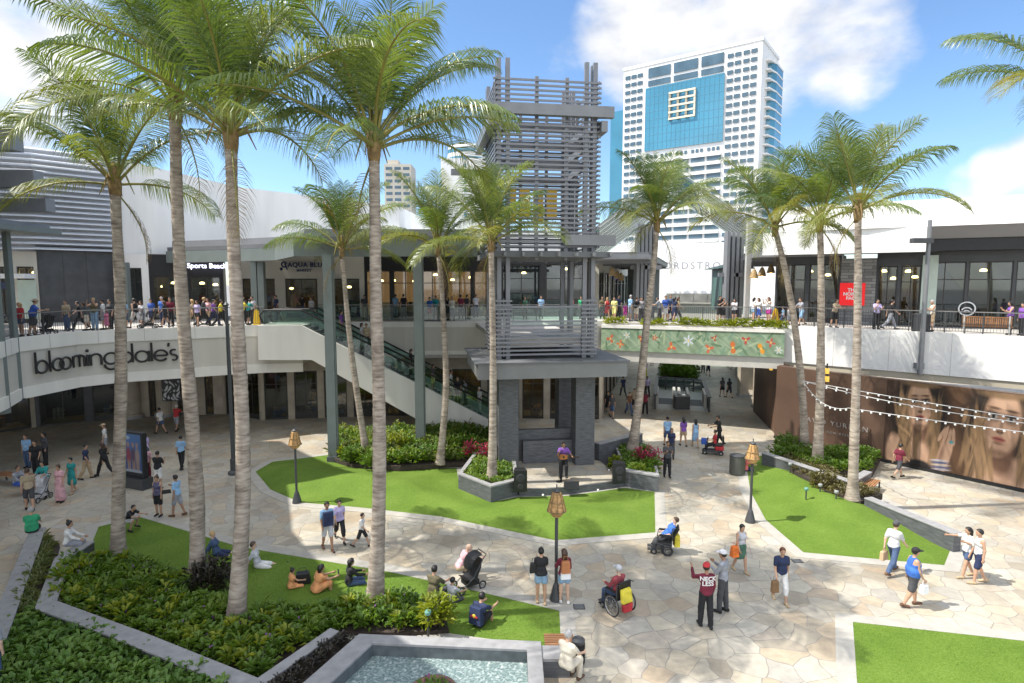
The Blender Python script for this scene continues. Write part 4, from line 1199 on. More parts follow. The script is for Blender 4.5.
def portrait(u, v):
    c = np.zeros(u.shape + (3,))
    bg1, bg2 = np.array((.06, .035, .022)), np.array((.15, .085, .045))
    c[:] = bg1 + (bg2 - bg1) * (np.exp(-((u - .50) / .10) ** 2)[..., None] * .8)
    g_ = np.random.default_rng(3)
    asp = 2.0
    def blob(cx, cy, rx, ry, col, a=1.0, soft=.15, rot=0):
        x, y = (u - cx) * asp, v - cy
        ca, sa = math.cos(rot), math.sin(rot)
        d = np.sqrt(((x * ca + y * sa) / rx) ** 2 + ((-x * sa + y * ca) / ry) ** 2)
        w = np.clip((1 + soft - d) / (2 * soft), 0, 1)[..., None] * a
        c[:] = c * (1 - w) + np.array(col) * w
    sk, skd, hr, hrd = (.46, .32, .235), (.15, .085, .055), (.22, .15, .085), (.022, .014, .009)
    def hairs(cx, cy, w, h, n, seed):
        q = np.random.default_rng(seed)
        for i in range(n):
            x0 = cx + q.uniform(-w, w); y0 = cy + q.uniform(-h, h * .6)
            k = q.uniform(.5, 1.5)
            blob(x0, y0, .018 * k, q.uniform(.08, .2), (hr[0] * k, hr[1] * k, hr[2] * k), .8, .5, q.uniform(-.35, .35))
    blob0 = blob
    def face(cx0, cy0, s, tl):
        cx, cy = 0.0, 0.0
        def blob(x, y, rx, ry, col, a=1.0, soft=.15):
            X = x * asp; blob0(cx0 + (X * math.cos(tl) - y * math.sin(tl)) / asp, cy0 + X * math.sin(tl) + y * math.cos(tl), rx, ry, col, a, soft, tl)
        blob(cx + .01, cy - .26 * s, .12 * s, .20 * s, skd, 1, .25)
        blob(cx, cy, .185 * s, .30 * s, sk, 1, .10)
        blob(cx - .068 * s, cy - .03 * s, .035 * s, .24 * s, skd, .55, .7); blob(cx + .07 * s, cy - .06 * s, .03 * s, .2 * s, skd, .35, .7)
        blob(cx + .02 * s, cy - .08 * s, .09 * s, .06 * s, (.55, .39, .29), .6, .7); blob(cx, cy + .19 * s, .10 * s, .07 * s, (.55, .40, .30), .5, .7)
        for e in (-1, 1):
            x = cx + e * .042 * s
            blob(x, cy + .055 * s, .062 * s, .048 * s, (.10, .06, .04), .9, .5); blob(x, cy + .05 * s, .040 * s, .020 * s, (.42, .40, .38), 1, .3)
            blob(x, cy + .05 * s, .018 * s, .022 * s, (.02, .02, .025), 1, .3); blob(x, cy + .075 * s, .055 * s, .010 * s, (.01, .008, .006), 1, .4); blob(x, cy + .125 * s, .062 * s, .013 * s, (.09, .05, .03), .9, .5)
        blob(cx + .004, cy - .02 * s, .018 * s, .09 * s, skd, .45, .6); blob(cx, cy - .08 * s, .034 * s, .018 * s, skd, .9, .5); blob(cx - .010 * s, cy - .082 * s, .008 * s, .008 * s, (.05, .03, .02), 1, .4); blob(cx + .010 * s, cy - .082 * s, .008 * s, .008 * s, (.05, .03, .02), 1, .4)
        blob(cx, cy - .148 * s, .062 * s, .024 * s, (.36, .13, .11), 1, .3); blob(cx, cy - .146 * s, .055 * s, .005 * s, (.10, .03, .03), 1, .4); blob(cx, cy - .185 * s, .05 * s, .014 * s, skd, .7, .5); blob(cx, cy - .27 * s, .10 * s, .03 * s, skd, .7, .6)
    # first woman
    blob(.25, .62, .40, .50, hrd, 1, .2); hairs(.25, .55, .17, .4, 60, 1)
    blob(.19, .12, .30, .24, sk, 1, .15); blob(.07, .12, .10, .22, sk, 1, .2); blob(.23, .40, .05, .20, skd, .8, .4)
    blob(.155, .50, .06, .28, hrd, .9, .4); blob(.355, .50, .06, .30, hrd, .9, .4)
    face(.245, .735, .93, .10)
    blob(.245, 1.0, .24, .055, hr, .9, .3); hairs(.135, .50, .03, .42, 30, 5); hairs(.36, .5, .035, .4, 34, 6); hairs(.20, .25, .05, .15, 14, 9)
    blob(.26, -.02, .20, .10, (.02, .018, .018), 1, .15)
    # raised hand with bangles
    blob(.43, .20, .085, .28, sk, 1, .12, -.25); blob(.40, .15, .03, .2, skd, .5, .6, -.25)
    for k in range(4): blob(.405 + k * .026, .43 + .02 * math.sin(k * 2), .024, .10, sk, 1, .15, -.5 + k * .2); blob(.418 + k * .026, .42, .006, .09, skd, .9, .4, -.5 + k * .2)
    for k, cc in enumerate(((.45, .45, .5), (.10, .14, .28), (.5, .46, .42), (.12, .15, .3), (.4, .4, .45))): blob(.40 + .004 * k, .12 - .026 * k, .12, .012, cc, 1, .3, .1)
    blob(.47, .36, .03, .02, (.08, .26, .30), 1, .3)
    # second woman
    blob(.77, .62, .48, .54, hrd, .95, .2); hairs(.74, .5, .2, .42, 80, 2)
    blob(.84, .02, .44, .28, sk, 1, .12); blob(.70, .02, .16, .24, sk, 1, .15); blob(.80, .28, .10, .2, skd, .9, .4)
    blob(.655, .45, .06, .4, hrd, .9, .4); blob(.90, .5, .06, .4, hrd, .8, .4)
    face(.765, .665, 1.22, -.09)
    blob(.775, .99, .30, .06, hr, .9, .3); hairs(.635, .4, .03, .42, 46, 7); hairs(.91, .5, .03, .4, 36, 8); hairs(.70, .25, .03, .2, 14, 10)
    blob(.95, .06, .018, .3, (.03, .022, .022), 1, .2, .25)
    return c ** 1.12 * np.array((.90, .82, .74))
pa, pb_ = wall_at(882, 470), wall_at(1024, 490)
ta = pa.xy; tb = pb_.xy + wd * .5
paint_panel('photo_panel', [(*ta, .18), (*tb, .18), (*tb, 4.44), (*ta, 4.44)], 330, 170, portrait, attrmat('photo_print', .8), o)
MB().beam((*(ta - wd * .03), 2.3), (*(ta - wd * .03), 2.3 + .001), .02, .02).build('edge_strip', BLACK, o)

# passage: further wall and opening beyond
o = thing('passage_store', 'brown and pale stone store wall further along the right of the passage', 'building', (21, 56, 0))
m = MB(); m.prism([(20.6, 53), (25, 70), (32, 70), (29, 53)], 0, 4.4); m.build('wall', BEIGE, o)
for k in range(4): 
    a = Vector((20.6, 53)).lerp(Vector((25, 70)), (k + .2) / 4); b = Vector((20.6, 53)).lerp(Vector((25, 70)), (k + .8) / 4)
    MB().beam((*a, 1.9), (*b, 1.9), .08, 3.0).build('window', GLASS, o)
for (px, py) in ((733, 396), (741, 384), (748, 408)):
    b = G(px, py)
    c_ = thing('stone_column', 'beige column at the open right side of the passage, %s' % ('middle one' if px == 733 else 'farthest one' if px == 741 else 'nearest one'), 'column', (b.x + .8, b.y, 0))
    MB().box(-.35, .35, -.35, .35, .2, 4.45).build('shaft', BEIGE, c_, local=True)
    MB().box(-.42, .42, -.42, .42, 0, .2).build('base', SLATE_T, c_, local=True)

# upper right stores
RS = [(18.6, 42.6), (22.0, 40.3), (23.6, 39.1), (25.6, 37.6), (31.0, 33.8), (39, 28.4)]
so = shop('gift_shop', 'upstairs shop with hanging bell lamps and blue window left of the red sign', 'shop', RS[0], RS[1], UZ, 11.5, 2, DARKTILE, seed=21, lamps=3, pier=.25, head=.7)
o = thing('brick_pier', 'grey stacked stone wall panel behind the red sign', 'wall', (22.0, 40.3, UZ), math.atan2(RS[2][1] - RS[1][1], RS[2][0] - RS[1][0]))
def blockmat():
    m = bpy.data.materials.new('stacked_stone'); m.use_nodes = True
    nt = m.node_tree; b = nt.nodes['Principled BSDF']
    t = nt.nodes.new('ShaderNodeTexCoord'); mp_ = nt.nodes.new('ShaderNodeMapping'); mp_.inputs['Rotation'].default_value = (R(90), 0, 0)
    nt.links.new(t.outputs['Object'], mp_.inputs[0])
    br = nt.nodes.new('ShaderNodeTexBrick'); br.inputs['Scale'].default_value = 1.0
    br.inputs['Brick Width'].default_value = .9; br.inputs['Row Height'].default_value = .2; br.inputs['Mortar Size'].default_value = .012
    br.inputs['Color1'].default_value = (.30, .30, .29, 1); br.inputs['Color2'].default_value = (.16, .16, .16, 1); br.inputs['Mortar'].default_value = (.05, .05, .05, 1)
    nt.links.new(mp_.outputs[0], br.inputs['Vector']); nt.links.new(br.outputs['Color'], b.inputs['Base Color'])
    b.inputs['Roughness'].default_value = .7
    return m
pw = (Vector(RS[2]) - Vector(RS[1])).length
MB().box(0, pw, -.25, .3, 0, 4.3).build('wall', blockmat(), o, local=True)
ang = o.rotation_euler.z
sp = AT(850.5, 290.5, 39.3)
o = thing('shop_sign', 'square red shop sign with white lettering on the grey stone panel', 'sign', (22.65, 39.5, 8.0), ang)
loc_c = Vector((22.65, 39.5))
MB().box(-1.0, .45, -.12, .12, 0.03, 1.5).build('board', M('sign_red', (.72, .012, .015), .4, .05, 2, emit=(.7, .01, .012), estr=.25), o, local=True)
for i, t in enumerate(('THE', 'NORTH', 'FACE')):
    me = text_mesh(t, .29, .012, 1.0, .012); me.materials.clear(); me.materials.append(WHITE)
    for p in me.polygons: p.material_index = 0
    me.transform(Matrix.Translation((-.27, -.135, 1.04 - i * .27)) @ Matrix.Rotation(R(90), 4, 'X'))
    link('lettering', me, o)
so = shop('outdoor_shop', 'glass fronted upstairs outdoor shop right of the stone panel', 'shop', RS[2], RS[3], UZ, 11.5, 2, DARKTILE, seed=22, lamps=4, pier=.2, head=.9, sill=.2)
so = shop('glass_shop', 'tall glass upstairs shop front with dark triangle graphic behind the wooden bench', 'shop', RS[3], RS[4], UZ, 11.5, 3, DARK_STEEL, seed=23, lamps=3, pier=.12, head=.7, sill=.2, goods=True, inner=M('grey_inside', (.24, .26, .25), .7, .3, .5))
MB().add([(.7, .5, .2), (3.6, .5, .2), (.7, .5, 4.2), (.7, .55, .2), (3.6, .55, .2), (.7, .55, 4.2)], [(0, 1, 2), (5, 4, 3), (0, 3, 4, 1), (1, 4, 5, 2), (2, 5, 3, 0)]).build('window_graphic', M('teal_dark', (.02, .05, .07), .5, .2), so, local=True)
MB().box(-.05, .75, -.12, -.01, .02, 4.4).build('pale_pier', M('pale_green_pier', (.46, .54, .47), .4, .06), so, local=True)
e_ = MB(); e_.ring((2.3, -.06, 1.15), (1, 0, 0), (0, 0, 1), .40, .04, 26); e_.ring((2.3, -.06, .95), (1, 0, 0), (0, 0, 1), .27, .04, 20, 25, 155); e_.ring((2.3, -.06, .9), (1, 0, 0), (0, 0, 1), .15, .03, 16, 20, 160)
e_.build('emblem', M('white_paint', (.75, .76, .75), .5, .03), so, local=True)
so = shop('glass_shop', 'glass shop front continuing to the right picture edge upstairs', 'shop', RS[4], RS[5], UZ, 11.5, 4, DARK_STEEL, seed=24, lamps=3, pier=.12, head=.7, sill=.2)
# roof of the right stores
o = thing('store_roof', 'long white flat roof with grey underside over the right stores', 'roof', (24, 37, 12.2))
RF = [(17.4, 40.2), (21.5, 37.4), (29.2, 33.4), (42, 27.0)]
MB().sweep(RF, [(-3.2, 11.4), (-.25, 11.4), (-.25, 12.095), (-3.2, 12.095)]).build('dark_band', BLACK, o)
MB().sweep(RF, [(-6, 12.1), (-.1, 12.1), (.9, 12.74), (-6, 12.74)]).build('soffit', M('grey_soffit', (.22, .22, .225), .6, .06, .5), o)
MB().sweep(RF, [(-20, 12.743), (1.1, 12.743), (.7, 14.3), (-20, 15.0)]).build('roof', WHITE, o)
# left lower end of the white roof fascia
MB().sweep([(17.0, 40.6), (24.5, 36.0)], [(1.0, 11.3), (1.3, 11.3), (1.3, 12.73), (1.0, 12.73)]).build('side_fascia', WHITE, o)

# flood light pole fixed to the right fascia
b = AT(908, 372, 29.6)
ln_a, ln_b = Vector(R_EDGE[1]), Vector(R_EDGE[2])
dd = (ln_b - ln_a).normalized(); nn_ = Vector((dd.y, -dd.x))
tt = (b.xy - ln_a).dot(dd); base = ln_a + dd * tt + nn_ * .36
o = thing('light_pole', 'tall grey light pole fixed to the white right fascia', 'pole', (base.x, base.y, 4.6))
MB().tube([(0, 0, 0), (0, 0, 8.2)], [.13, .10], 12).build('shaft', GREY_STEEL, o, local=True)
MB().box(-.9, .15, -.18, .18, 7.0, 7.25).build('flood_light', DARK_STEEL, o, local=True)
MB().box(-.2, .2, -.02, .28, .3, .6).build('bracket', GREY_STEEL, o, local=True)
b = AT(746, 318, 44)
o = thing('light_pole', 'pale grey square pole rising at the right end of the bridge', 'pole', (b.x, b.y, DZ + .003))
MB().box(-.17, .17, -.17, .17, 0, 7.2).build('shaft', M('pale_steel', (.42, .41, .38), .5, .06), o, local=True)
MB().box(-.3, .3, -.3, .3, 0, .12).build('base', DARK_STEEL, o, local=True)

# ================================================================ slatted tower and stage
TA = Vector((-.62, 28.85)); tu = Vector((.9885, .151)); tw = Vector((-.151, .9885)); TANG = math.atan2(tu.y, tu.x)
def TL(a, b, z=0): p = TA + tu * a + tw * b; return (p.x, p.y, z)
TWR = M('tower_grey', (.19, .195, .208), .45, .1, 1.2, metal=.15)
o = thing('slatted_tower', 'tall square tower of dark grey horizontal slats on slate pillars behind the stage', 'tower', (TA.x, TA.y, 0), TANG)
S = 4.62
for (a, b) in ((0, 0), (S - .75, 0), (0, S - .9), (S - .75, S - .9)):
    MB().box(a - .02, a + .95, b, b + 1.0, .0, 5.03).build('pillar', SLATE, o, local=True)
MB().box(-1.15, S + 1.4, -1.3, S + .6, 5.04, 5.75).build('canopy', M('canopy_grey', (.175, .178, .175), .55, .08, 1.5), o, local=True)
MB().box(-1.3, S + 1.5, -1.4, S + .7, 5.753, 5.83).build('canopy_rim', ROOF_GREY, o, local=True)
H0, H1 = 5.84, 19.0
for (a, b) in ((0, 0), (.42, 0), (S - .42, 0), (S, 0), (0, S), (.42, S), (S - .42, S), (S, S), (0, .42), (S, .42), (0, S - .42), (S, S - .42)):
    MB().box(a - .1, a + .1, b - .1, b + .1, H0, H1 + .85).build('post', TWR, o, local=True)
for (a, b) in ((1.8, 0), (3.25, 0), (1.8, S), (3.25, S), (0, 1.7), (0, 3.3), (S, 1.7), (S, 3.3)):
    MB().box(a - .08, a + .08, b - .08, b + .08, 10.6, H1 + .1).build('post', TWR, o, local=True)
def slat(z, side):
    t = .05
    if side == 0: return (-.28, S + .28, -.16, -.105, z, z + .095)
    if side == 1: return (-.28, S + .28, S + .105, S + .16, z, z + .095)
    if side == 2: return (-.16, -.105, -.28, S + .28, z, z + .095)
    return (S + .105, S + .16, -.28, S + .28, z, z + .095)
sm = {}
for side in range(4):
    b_ = slat(0, side); sm[side] = MB().box(*b_).mesh('slat', TWR)
zs = [11.2 + .225 * k for k in range(35)]
cnt = 0
rest = MB()
for side in (0, 2, 3, 1):
    for z in zs:
        if cnt < 92:
            s_ = link('slat', sm[side], o); s_.location = (0, 0, z)
        else: rest.box(*slat(z, side))
        cnt += 1
tag(rest.build('slats', TWR, o, local=True), kind='stuff')
for (a0, a1, b0, b1, z0, z1) in ((-.65, S + .8, -.55, -.22, 17.25, 17.75), (-.6, -.25, -1.0, S + 1.0, 16.6, 17.1), (S + .2, S + .5, -.5, S + .5, 16.6, 17.1), (S - 1.5, S + 1.0, -.45, -.2, 11.3, 11.8), (-2.0, .4, S - .2, S + .1, 15.3, 15.6)):
    MB().box(a0, a1, b0, b1, z0, z1).build('cross_beam', GREY_STEEL, o, local=True)
for z in (15.0, 15.9, 16.7):
    fr = MB(); a = .25
    fr.box(a, S - a, a, a + .15, z, z + .3); fr.box(a, S - a, S - a - .15, S - a, z, z + .3); fr.box(a, a + .15, a + .15, S - a - .15, z, z + .3); fr.box(S - a - .15, S - a, a + .15, S - a - .15, z, z + .3)
    fr.build('ring_frame', TWR, o, local=True)
for k in range(4): MB().box(.9 + k * .75, 1.45 + k * .75, S - .75, S - .6, 12.7 + .3 * (k % 2), 14.5).build('yellow_panel', ORANGE, o, local=True)
# balcony
bs = MB()
for k in range(9):
    z = 6.0 + k * .2
    bs.box(-.2, S + .2, -.16, -.1, z, z + .09); bs.box(-.16, -.1, -.1, S + .2, z, z + .09)
bs.build('balcony_slats', TWR, o, local=True)
for (x0, x1, y0, y1) in ((-.2, .6, -.23, -.165), (S - .6, S + .2, -.23, -.165), (-.23, -.165, -.15, 1.2)):
    bc = MB()
    for k in range(14): bc.box(x0, x1, y0, y1, 6.0 + k * .2, 6.09 + k * .2)
    bc.box((x0 + x1) / 2 - .02, (x0 + x1) / 2 + .02, (y0 + y1) / 2 - .02, (y0 + y1) / 2 + .02, 5.95, 8.75)
    bc.build('corner_slats', TWR, o, local=True)

MB().box(-.2, S + .2, -.14, -.06, 8.3, 8.4).build('handrail', TWR, o, local=True)
MB().box(.6, S - .6, -.12, -.1, 7.5, 8.28).build('glass_panel', RAILGLASS, o, local=True)
MB().box(.0, S, .11, S + 8, 6.5, 6.79).build('floor', WALK, o, local=True)
MB().box(-.6, S + .7, -.7, S + 1.0, 10.72, 10.98).build('flat_roof', ROOF_GREY, o, local=True)
for k in range(8):
    MB().box(-.75 + k * .85, -.65 + k * .85, -1.1, -.71, 10.75, 10.93).build('rafter', GREY_STEEL, o, local=True)

# stage
o = thing('stage', 'small raised stone stage with slate edge in front of the tower', 'stage', (2.4, 27, 0))
st = gp((519, 496), (540, 496.5), (566, 495), (596, 491), (624, 487)) + [TL(5.4, .6)[:2], TL(5.0, 1.4)[:2], TL(0, 1.4)[:2]]
m = MB(); m.prism(st, .0, .34); m.build('base', SLATE, o)
c = sum((Vector(p) for p in st), Vector((0, 0))) / len(st)
m = MB(); m.prism([tuple(c + (Vector(p) - c) * .955) for p in st], .341, .36); m.build('floor', STONE, o)
MB().box(.9, 4.3, .9, 1.15, .36, 2.0).build('back_wall', SLATE, o, local=False) if False else None
a = TL(1.3, .85); b = TL(4.2, .85)
MB().beam((a[0], a[1], .95), (b[0], b[1], .95), .35, 1.15).build('back_wall', SLATE, o)
a = TL(.6, 1.25); b = TL(4.6, 1.25)
MB().beam((a[0], a[1], 1.15), (b[0], b[1], 1.15), .3, 1.7).build('high_wall', SLATE, o)
for px, py in ((517, 473), (609, 470), (543, 495), (598, 490)):
    q = G(px, py, .4 if py < 480 else .25)
    MB().ball(q, .05, 8).build('edge_light', M('small_lamp', (.9, .9, .85), .4, 0), o)
a = TL(.72, .55)
tag(MB().box(a[0] - .3, a[0] + .3, a[1] - .12, a[1] + .12, .362, 1.5).build('wooden_board', M('pale_board', (.45, .38, .27), .6, .15, 3)), 'pale upright board leaning by the left slate pillar on the stage', 'board')
a = TL(.2, .42)
tag(MB().box(a[0] - .25, a[0] + .25, a[1] - .2, a[1] + .2, .362, 1.45).build('speaker', BLACK), 'black speaker standing beside the pale board at the back of the stage', 'speaker')
# low wall to the right behind the stage
kerb('planter_wall', 'dark slate wall stretching right from the tower pillar towards the leaning palm', [TL(5.2, .8)[:2], tuple(G(640, 437, 1.0).xy)], .35, 0, 1.25)
for (px, py, lab) in ((520, 497, 'black loudspeaker at the left front corner of the stage'), (618, 489, 'black loudspeaker at the right front corner of the stage')):
    b = G(px, py - 6, .34)
    s_ = thing('loudspeaker', lab, 'loudspeaker', (b.x, b.y, .362 if px > 600 else .362), .1)
    m = MB(); m.add([(-.3, -.2, 0), (.3, -.2, 0), (.22, .25, 0), (-.22, .25, 0), (-.3, -.2, .98), (.3, -.2, .98), (.22, .25, .98), (-.22, .25, .98)], [(0, 1, 2, 3), (4, 5, 6, 7), (0, 1, 5, 4), (1, 2, 6, 5), (2, 3, 7, 6), (3, 0, 4, 7)])
    m.build('cabinet', BLACK, s_, local=True, bevel=.02)
    m = MB(); m.tube([(0, -.205, .62), (0, -.22, .62)], [.2, .16], 16); m.tube([(0, -.205, .25), (0, -.22, .25)], [.13, .1], 16); m.build('grille', M('speaker_grille', (.035, .035, .037), .7, .2, 20), s_, local=True)
b = G(572, 491, .34)
s_ = thing('stage_monitor', 'low black wedge monitor at the front edge of the stage', 'speaker', (b.x, b.y + .3, .362))
m = MB(); m.add([(-.33, -.2, 0), (.33, -.2, 0), (.33, .25, 0), (-.33, .25, 0), (-.33, -.12, .36), (.33, -.12, .36), (.33, .18, .2), (-.33, .18, .2)], [(0, 1, 2, 3), (4, 5, 6, 7), (0, 1, 5, 4), (1, 2, 6, 5), (2, 3, 7, 6), (3, 0, 4, 7)])
m.build('cabinet', BLACK, s_, local=True, bevel=.015)
m = MB(); m.tube([(0, .06, .30), (0, .08, .285)], [.12, .1], 14); m.build('grille', M('speaker_grille'), s_, local=True)

# ================================================================ beyond the bridge
o = thing('far_department_store', 'white department store wall with thin grey name letters closing the passage', 'building', (27, 86, 0))
MB().add([(14, 90, 0), (37, 83, 0), (37, 83, 15.2), (14, 90, 15.2), (18, 110, 0), (42, 104, 0), (42, 104, 15.2), (18, 110, 15.2)], [(0, 1, 2, 3), (4, 5, 6, 7), (0, 1, 5, 4), (1, 2, 6, 5), (2, 3, 7, 6), (3, 0, 4, 7)]).build('wall', WHITE, o)
na = math.atan2(-7, 23)
text('lettering', 'NORDSTROM', 1.35, M('thin_grey', (.27, .29, .32), .5, .05), AT(692, 266, 85.35), na, o, .05, 1.35)
dvec = Vector((23, -7)).normalized()
for i in range(5):
    c = Vector((27, 85.9)) + dvec * (i * 1.9 - 3.9)
    MB().beam((*(c - dvec * .9), 6.9), (*(c + dvec * .9), 6.9), .3, 2.2).build('window', M('dim_window', (.22, .22, .2), .3, .3, 1), o)
# floor plate in front of it
o = thing('end_wall', 'pale low wall at the far end of the upper walkway', 'wall', (22, 73, 4.4))
MB().beam((15.5, 75.5, 5.7), (27, 71.8, 5.7), .4, 2.6).build('wall', FASC, o)
MB().beam((15.5, 75.2, 7.05), (27, 71.5, 7.05), .5, .1).build('coping', FASC_IN, o)
# vertical fin clusters
def fins(label, px0, px1, py0, py1, y, n, base):
    a, b = AT(px0, py1, y), AT(px1, py1, y)
    o = thing('fin_screen', label, 'screen', (a.x, y, DZ))
    top = AT(px0, py0, y).z
    for k in range(n):
        x = a.x + (b.x - a.x) * (k + .5) / n
        MB().box(x - .11, x + .11, y - .3 + k * .25, y + .5 + k * .25, DZ + .01, top).build('fin', PERG if base else GREY_STEEL, o)
    MB().box(a.x - .3, b.x + .3, y + .2, y + .45, top - 3.4, top - 3.1).build('tie_beam', PERG, o)
fins('grey vertical fin screen behind the leaning palm left of the white store', 634, 657, 224, 322, 46.0, 5, False)
fins('dark vertical fin screen right of the white store beyond the bridge', 722, 745, 232, 322, 46.5, 4, True)
# flat canopies of the side walkways beyond the bridge
for (lab, pts, z) in (('dark flat canopy over the left walkway beyond the bridge', [(5.5, 43.2), (9.6, 42.6), (17, 66), (10, 68)], 11.2), ('dark flat canopy with hanging lamps over the right walkway beyond the bridge', [(16.9, 42.0), (21.5, 39.2), (27, 60), (21.8, 62)], 11.3)):
    o = thing('walkway_canopy', lab, 'canopy', (pts[0][0], pts[0][1], z))
    m = MB(); m.prism(pts, z, z + .35); m.build('roof', PERG, o)
    m = MB(); m.prism([(p[0] + .1, p[1] + .4) for p in pts], z + .36, z + .5); m.build('upper_sheet', ROOF_GREY, o)
    for k in range(4):
        a = Vector(pts[0]).lerp(Vector(pts[3]), (k + .5) / 4); b = Vector(pts[1]).lerp(Vector(pts[2]), (k + .5) / 4)
        MB().beam((*a, z - .12), (*b, z - .12), .15, .22).build('rafter', PERG, o)
# gabled little pavilions
for (px, lab) in ((656, 'small gabled kiosk roof left of the white store'), (724, 'small gabled kiosk roof right of the white store')):
    c = AT(px, 300, 60)
    o = thing('kiosk', lab, 'kiosk', (c.x, 60, DZ))
    d_ = -1 if px < 690 else 1
    MB().box(c.x - 1.3 + d_, c.x + 1.3 + d_, 60, 63, DZ + .003, 10.9).build('wall', M('ribbed_grey', (.30, .32, .32), .6, .15, 2, stretch=(8, 8, .2)), o)
    MB().add([(c.x - 1.9 + d_, 59.6, 10.91), (c.x + 1.9 + d_, 59.6, 10.91), (c.x + d_ * 1.8, 59.6, 11.6), (c.x - 1.9 + d_, 64, 10.91), (c.x + 1.9 + d_, 64, 10.91), (c.x + d_ * 1.8, 64, 11.6)], [(0, 1, 2), (5, 4, 3), (0, 3, 4, 1), (1, 4, 5, 2), (2, 5, 3, 0)]).build('roof', GREY_STEEL, o)
# glazed gable roof over the passage
o = thing('glazed_roof', 'steep striped glass gable roof over the passage behind the tower', 'roof', (16, 60, 12))
SKY_W = leafmat('roof_white', [(.2, (.72, .76, .74)), (.8, (.80, .83, .81))], .5, .55, .3, (1, 1, 1))
SKG = glassmat('roof_glass', (.60, .82, .76), .16)
ax = Vector((.285, .958)); ac = Vector((.958, -.285))
C0 = Vector((13.4, 51.0))
rz, ez, hw = 19.0, 12.2, 9.2
for side in (-1, 1):
    def sl(d0, d1, dz):
        q = []
        for (t_, dd_) in ((0, d0), (0, d1), (1, d1), (1, d0)):
            p = C0 + ac * side * hw * (1 - t_) + ax * dd_
            q.append((p.x, p.y, ez + (rz - ez) * t_ + dz))
        return MB().add(q + [(x, y, z + .07) for x, y, z in q], [(3, 2, 1, 0), (4, 5, 6, 7), (0, 1, 5, 4), (1, 2, 6, 5), (2, 3, 7, 6), (3, 0, 4, 7)])
    for k in range(9):
        sl(k * 2.2, k * 2.2 + 2.14, 0).build('glass_strip', SKG, o)
        sl(k * 2.2 + .3, k * 2.2 + 1.1, .09).build('white_bar', SKY_W, o)
        sl(k * 2.2 - .05, k * 2.2 + .05, -.12).build('rafter', GREY_STEEL, o)
    p = C0 + ac * side * hw; q = p + ax * 19.7
    MB().beam((p.x, p.y, ez - .3), (q.x, q.y, ez - .3), .35, .3).build('gutter', GREY_STEEL, o)

# escalator well in the passage with railing and a planter behind
w0, w1, w2, w3 = G(655, 409).xy, G(709, 412).xy, G(703, 381, 1).xy, G(657, 378, 1).xy
o = thing('escalator_well', 'railed sunken escalator opening in the passage under the bridge', 'escalator', (w0.x, w0.y, 0))
pit = M('pit_pale', (.42, .42, .40), .6, .1)
m = MB(); m.add([(*w0, .006), (*w1, .006), (*w2, .006), (*w3, .006)], [(0, 1, 2, 3)]); m.build('ramp', pit, o)
dn = (w3 - w0).normalized()
for a, b in ((.06, .34), (.64, .92)):
    m = MB(); p, q = w0.lerp(w1, a) + dn * 2, w0.lerp(w1, b) + dn * 2
    m.add([(*p, .012), (*q, .012), (*(q + dn * 2.6), .012), (*(p + dn * 2.6), .012)], [(0, 1, 2, 3)]); m.build('opening', BLACK, o)
for t in (.03, .36, .46, .62, .95):
    p = w0.lerp(w1, t) + dn * 1.0
    MB().beam((*p, .55), (*(p + dn * 3), .55), .2, 1.08).build('balustrade', M('pale_steel'), o)
p = w0.lerp(w1, .5) + dn * .6
MB().box(p.x - .55, p.x + .55, p.y - .3, p.y + .3, .01, 1.0).build('control_post', DARK_STEEL, o)
for a, b in ((w0, w3), (w1, w2), (w3, w2)):
    MB().beam((*a, 1.08), (*b, 1.08), .28, .1).build('handrail', DARK_STEEL, o)
    MB().beam((*a, .55), (*b, .55), .05, .9).build('glass_panel', RAILGLASS, o)
    for k in range(6):
        c = a.lerp(b, k / 5); MB().box(c.x - .05, c.x + .05, c.y - .05, c.y + .05, .0, 1.02).build('post', DARK_STEEL, o)
p3, p2 = w3 + dn * 1.0, w2 + dn * 1.0
po_, inn_ = planter('long dark planter full of green shrubs beyond the sunken escalator', [tuple(p3), tuple(p2), tuple(p2 + dn * 6), tuple(p3 + dn * 6)], .8)
bed('planter_shrubs', inn_, .6, .38, 1.25, 20, .45, .14, LEAF_A, 'green shrubs filling the planter in the passage', 41)

# ================================================================ towers far away
HGL = M('hotel_glass', (.055, .205, .29), .06, .25, .04, spec=1.0)
HGD = M('hotel_window', (.08, .13, .165), .12, .3, .2)
HW = M('hotel_white', (.74, .73, .70), .6, .03, .05)
ha, hb = Vector((41.0, 229)), Vector((80.2, 200.5))
o = thing('hotel_tower', 'tall white hotel tower with a big blue glass panel behind the palms', 'hotel', (ha.x, ha.y, 0), math.atan2(hb.y - ha.y, hb.x - ha.x))
HL = (hb - ha).length; HT = 87.0
MB().box(0, HL, .3, 22, 0, HT).build('body', HW, o, local=True)
MB().box(-6.5, -.01, 3, 20, 0, HT - 13).build('glass_wing', HGL, o, local=True)
m = MB(); m.prism([(HL + .01, 8), (HL + 1.2, 8.2), (HL + 2.2, 11), (HL + 2.2, 20), (HL + .01, 21)], 0, HT - 5); m.build('glass_wing', HGL, o, local=True)
for k in range(25):
    z = 10 + k * 3
    m = MB(); m.prism([(HL + .02, 5.0), (HL + 1.4, 5.2), (HL + 2.3, 10.9), (HL + 2.35, 20.1), (HL + .02, 21.2)], z, z + .5); m.build('floor_band', HW, o, local=True) if k < 25 else None
MB().box(HL + .02, HL + 2.0, 9, 18, HT - 4.99, HT - 3.8).build('wing_roof', HW, o, local=True)
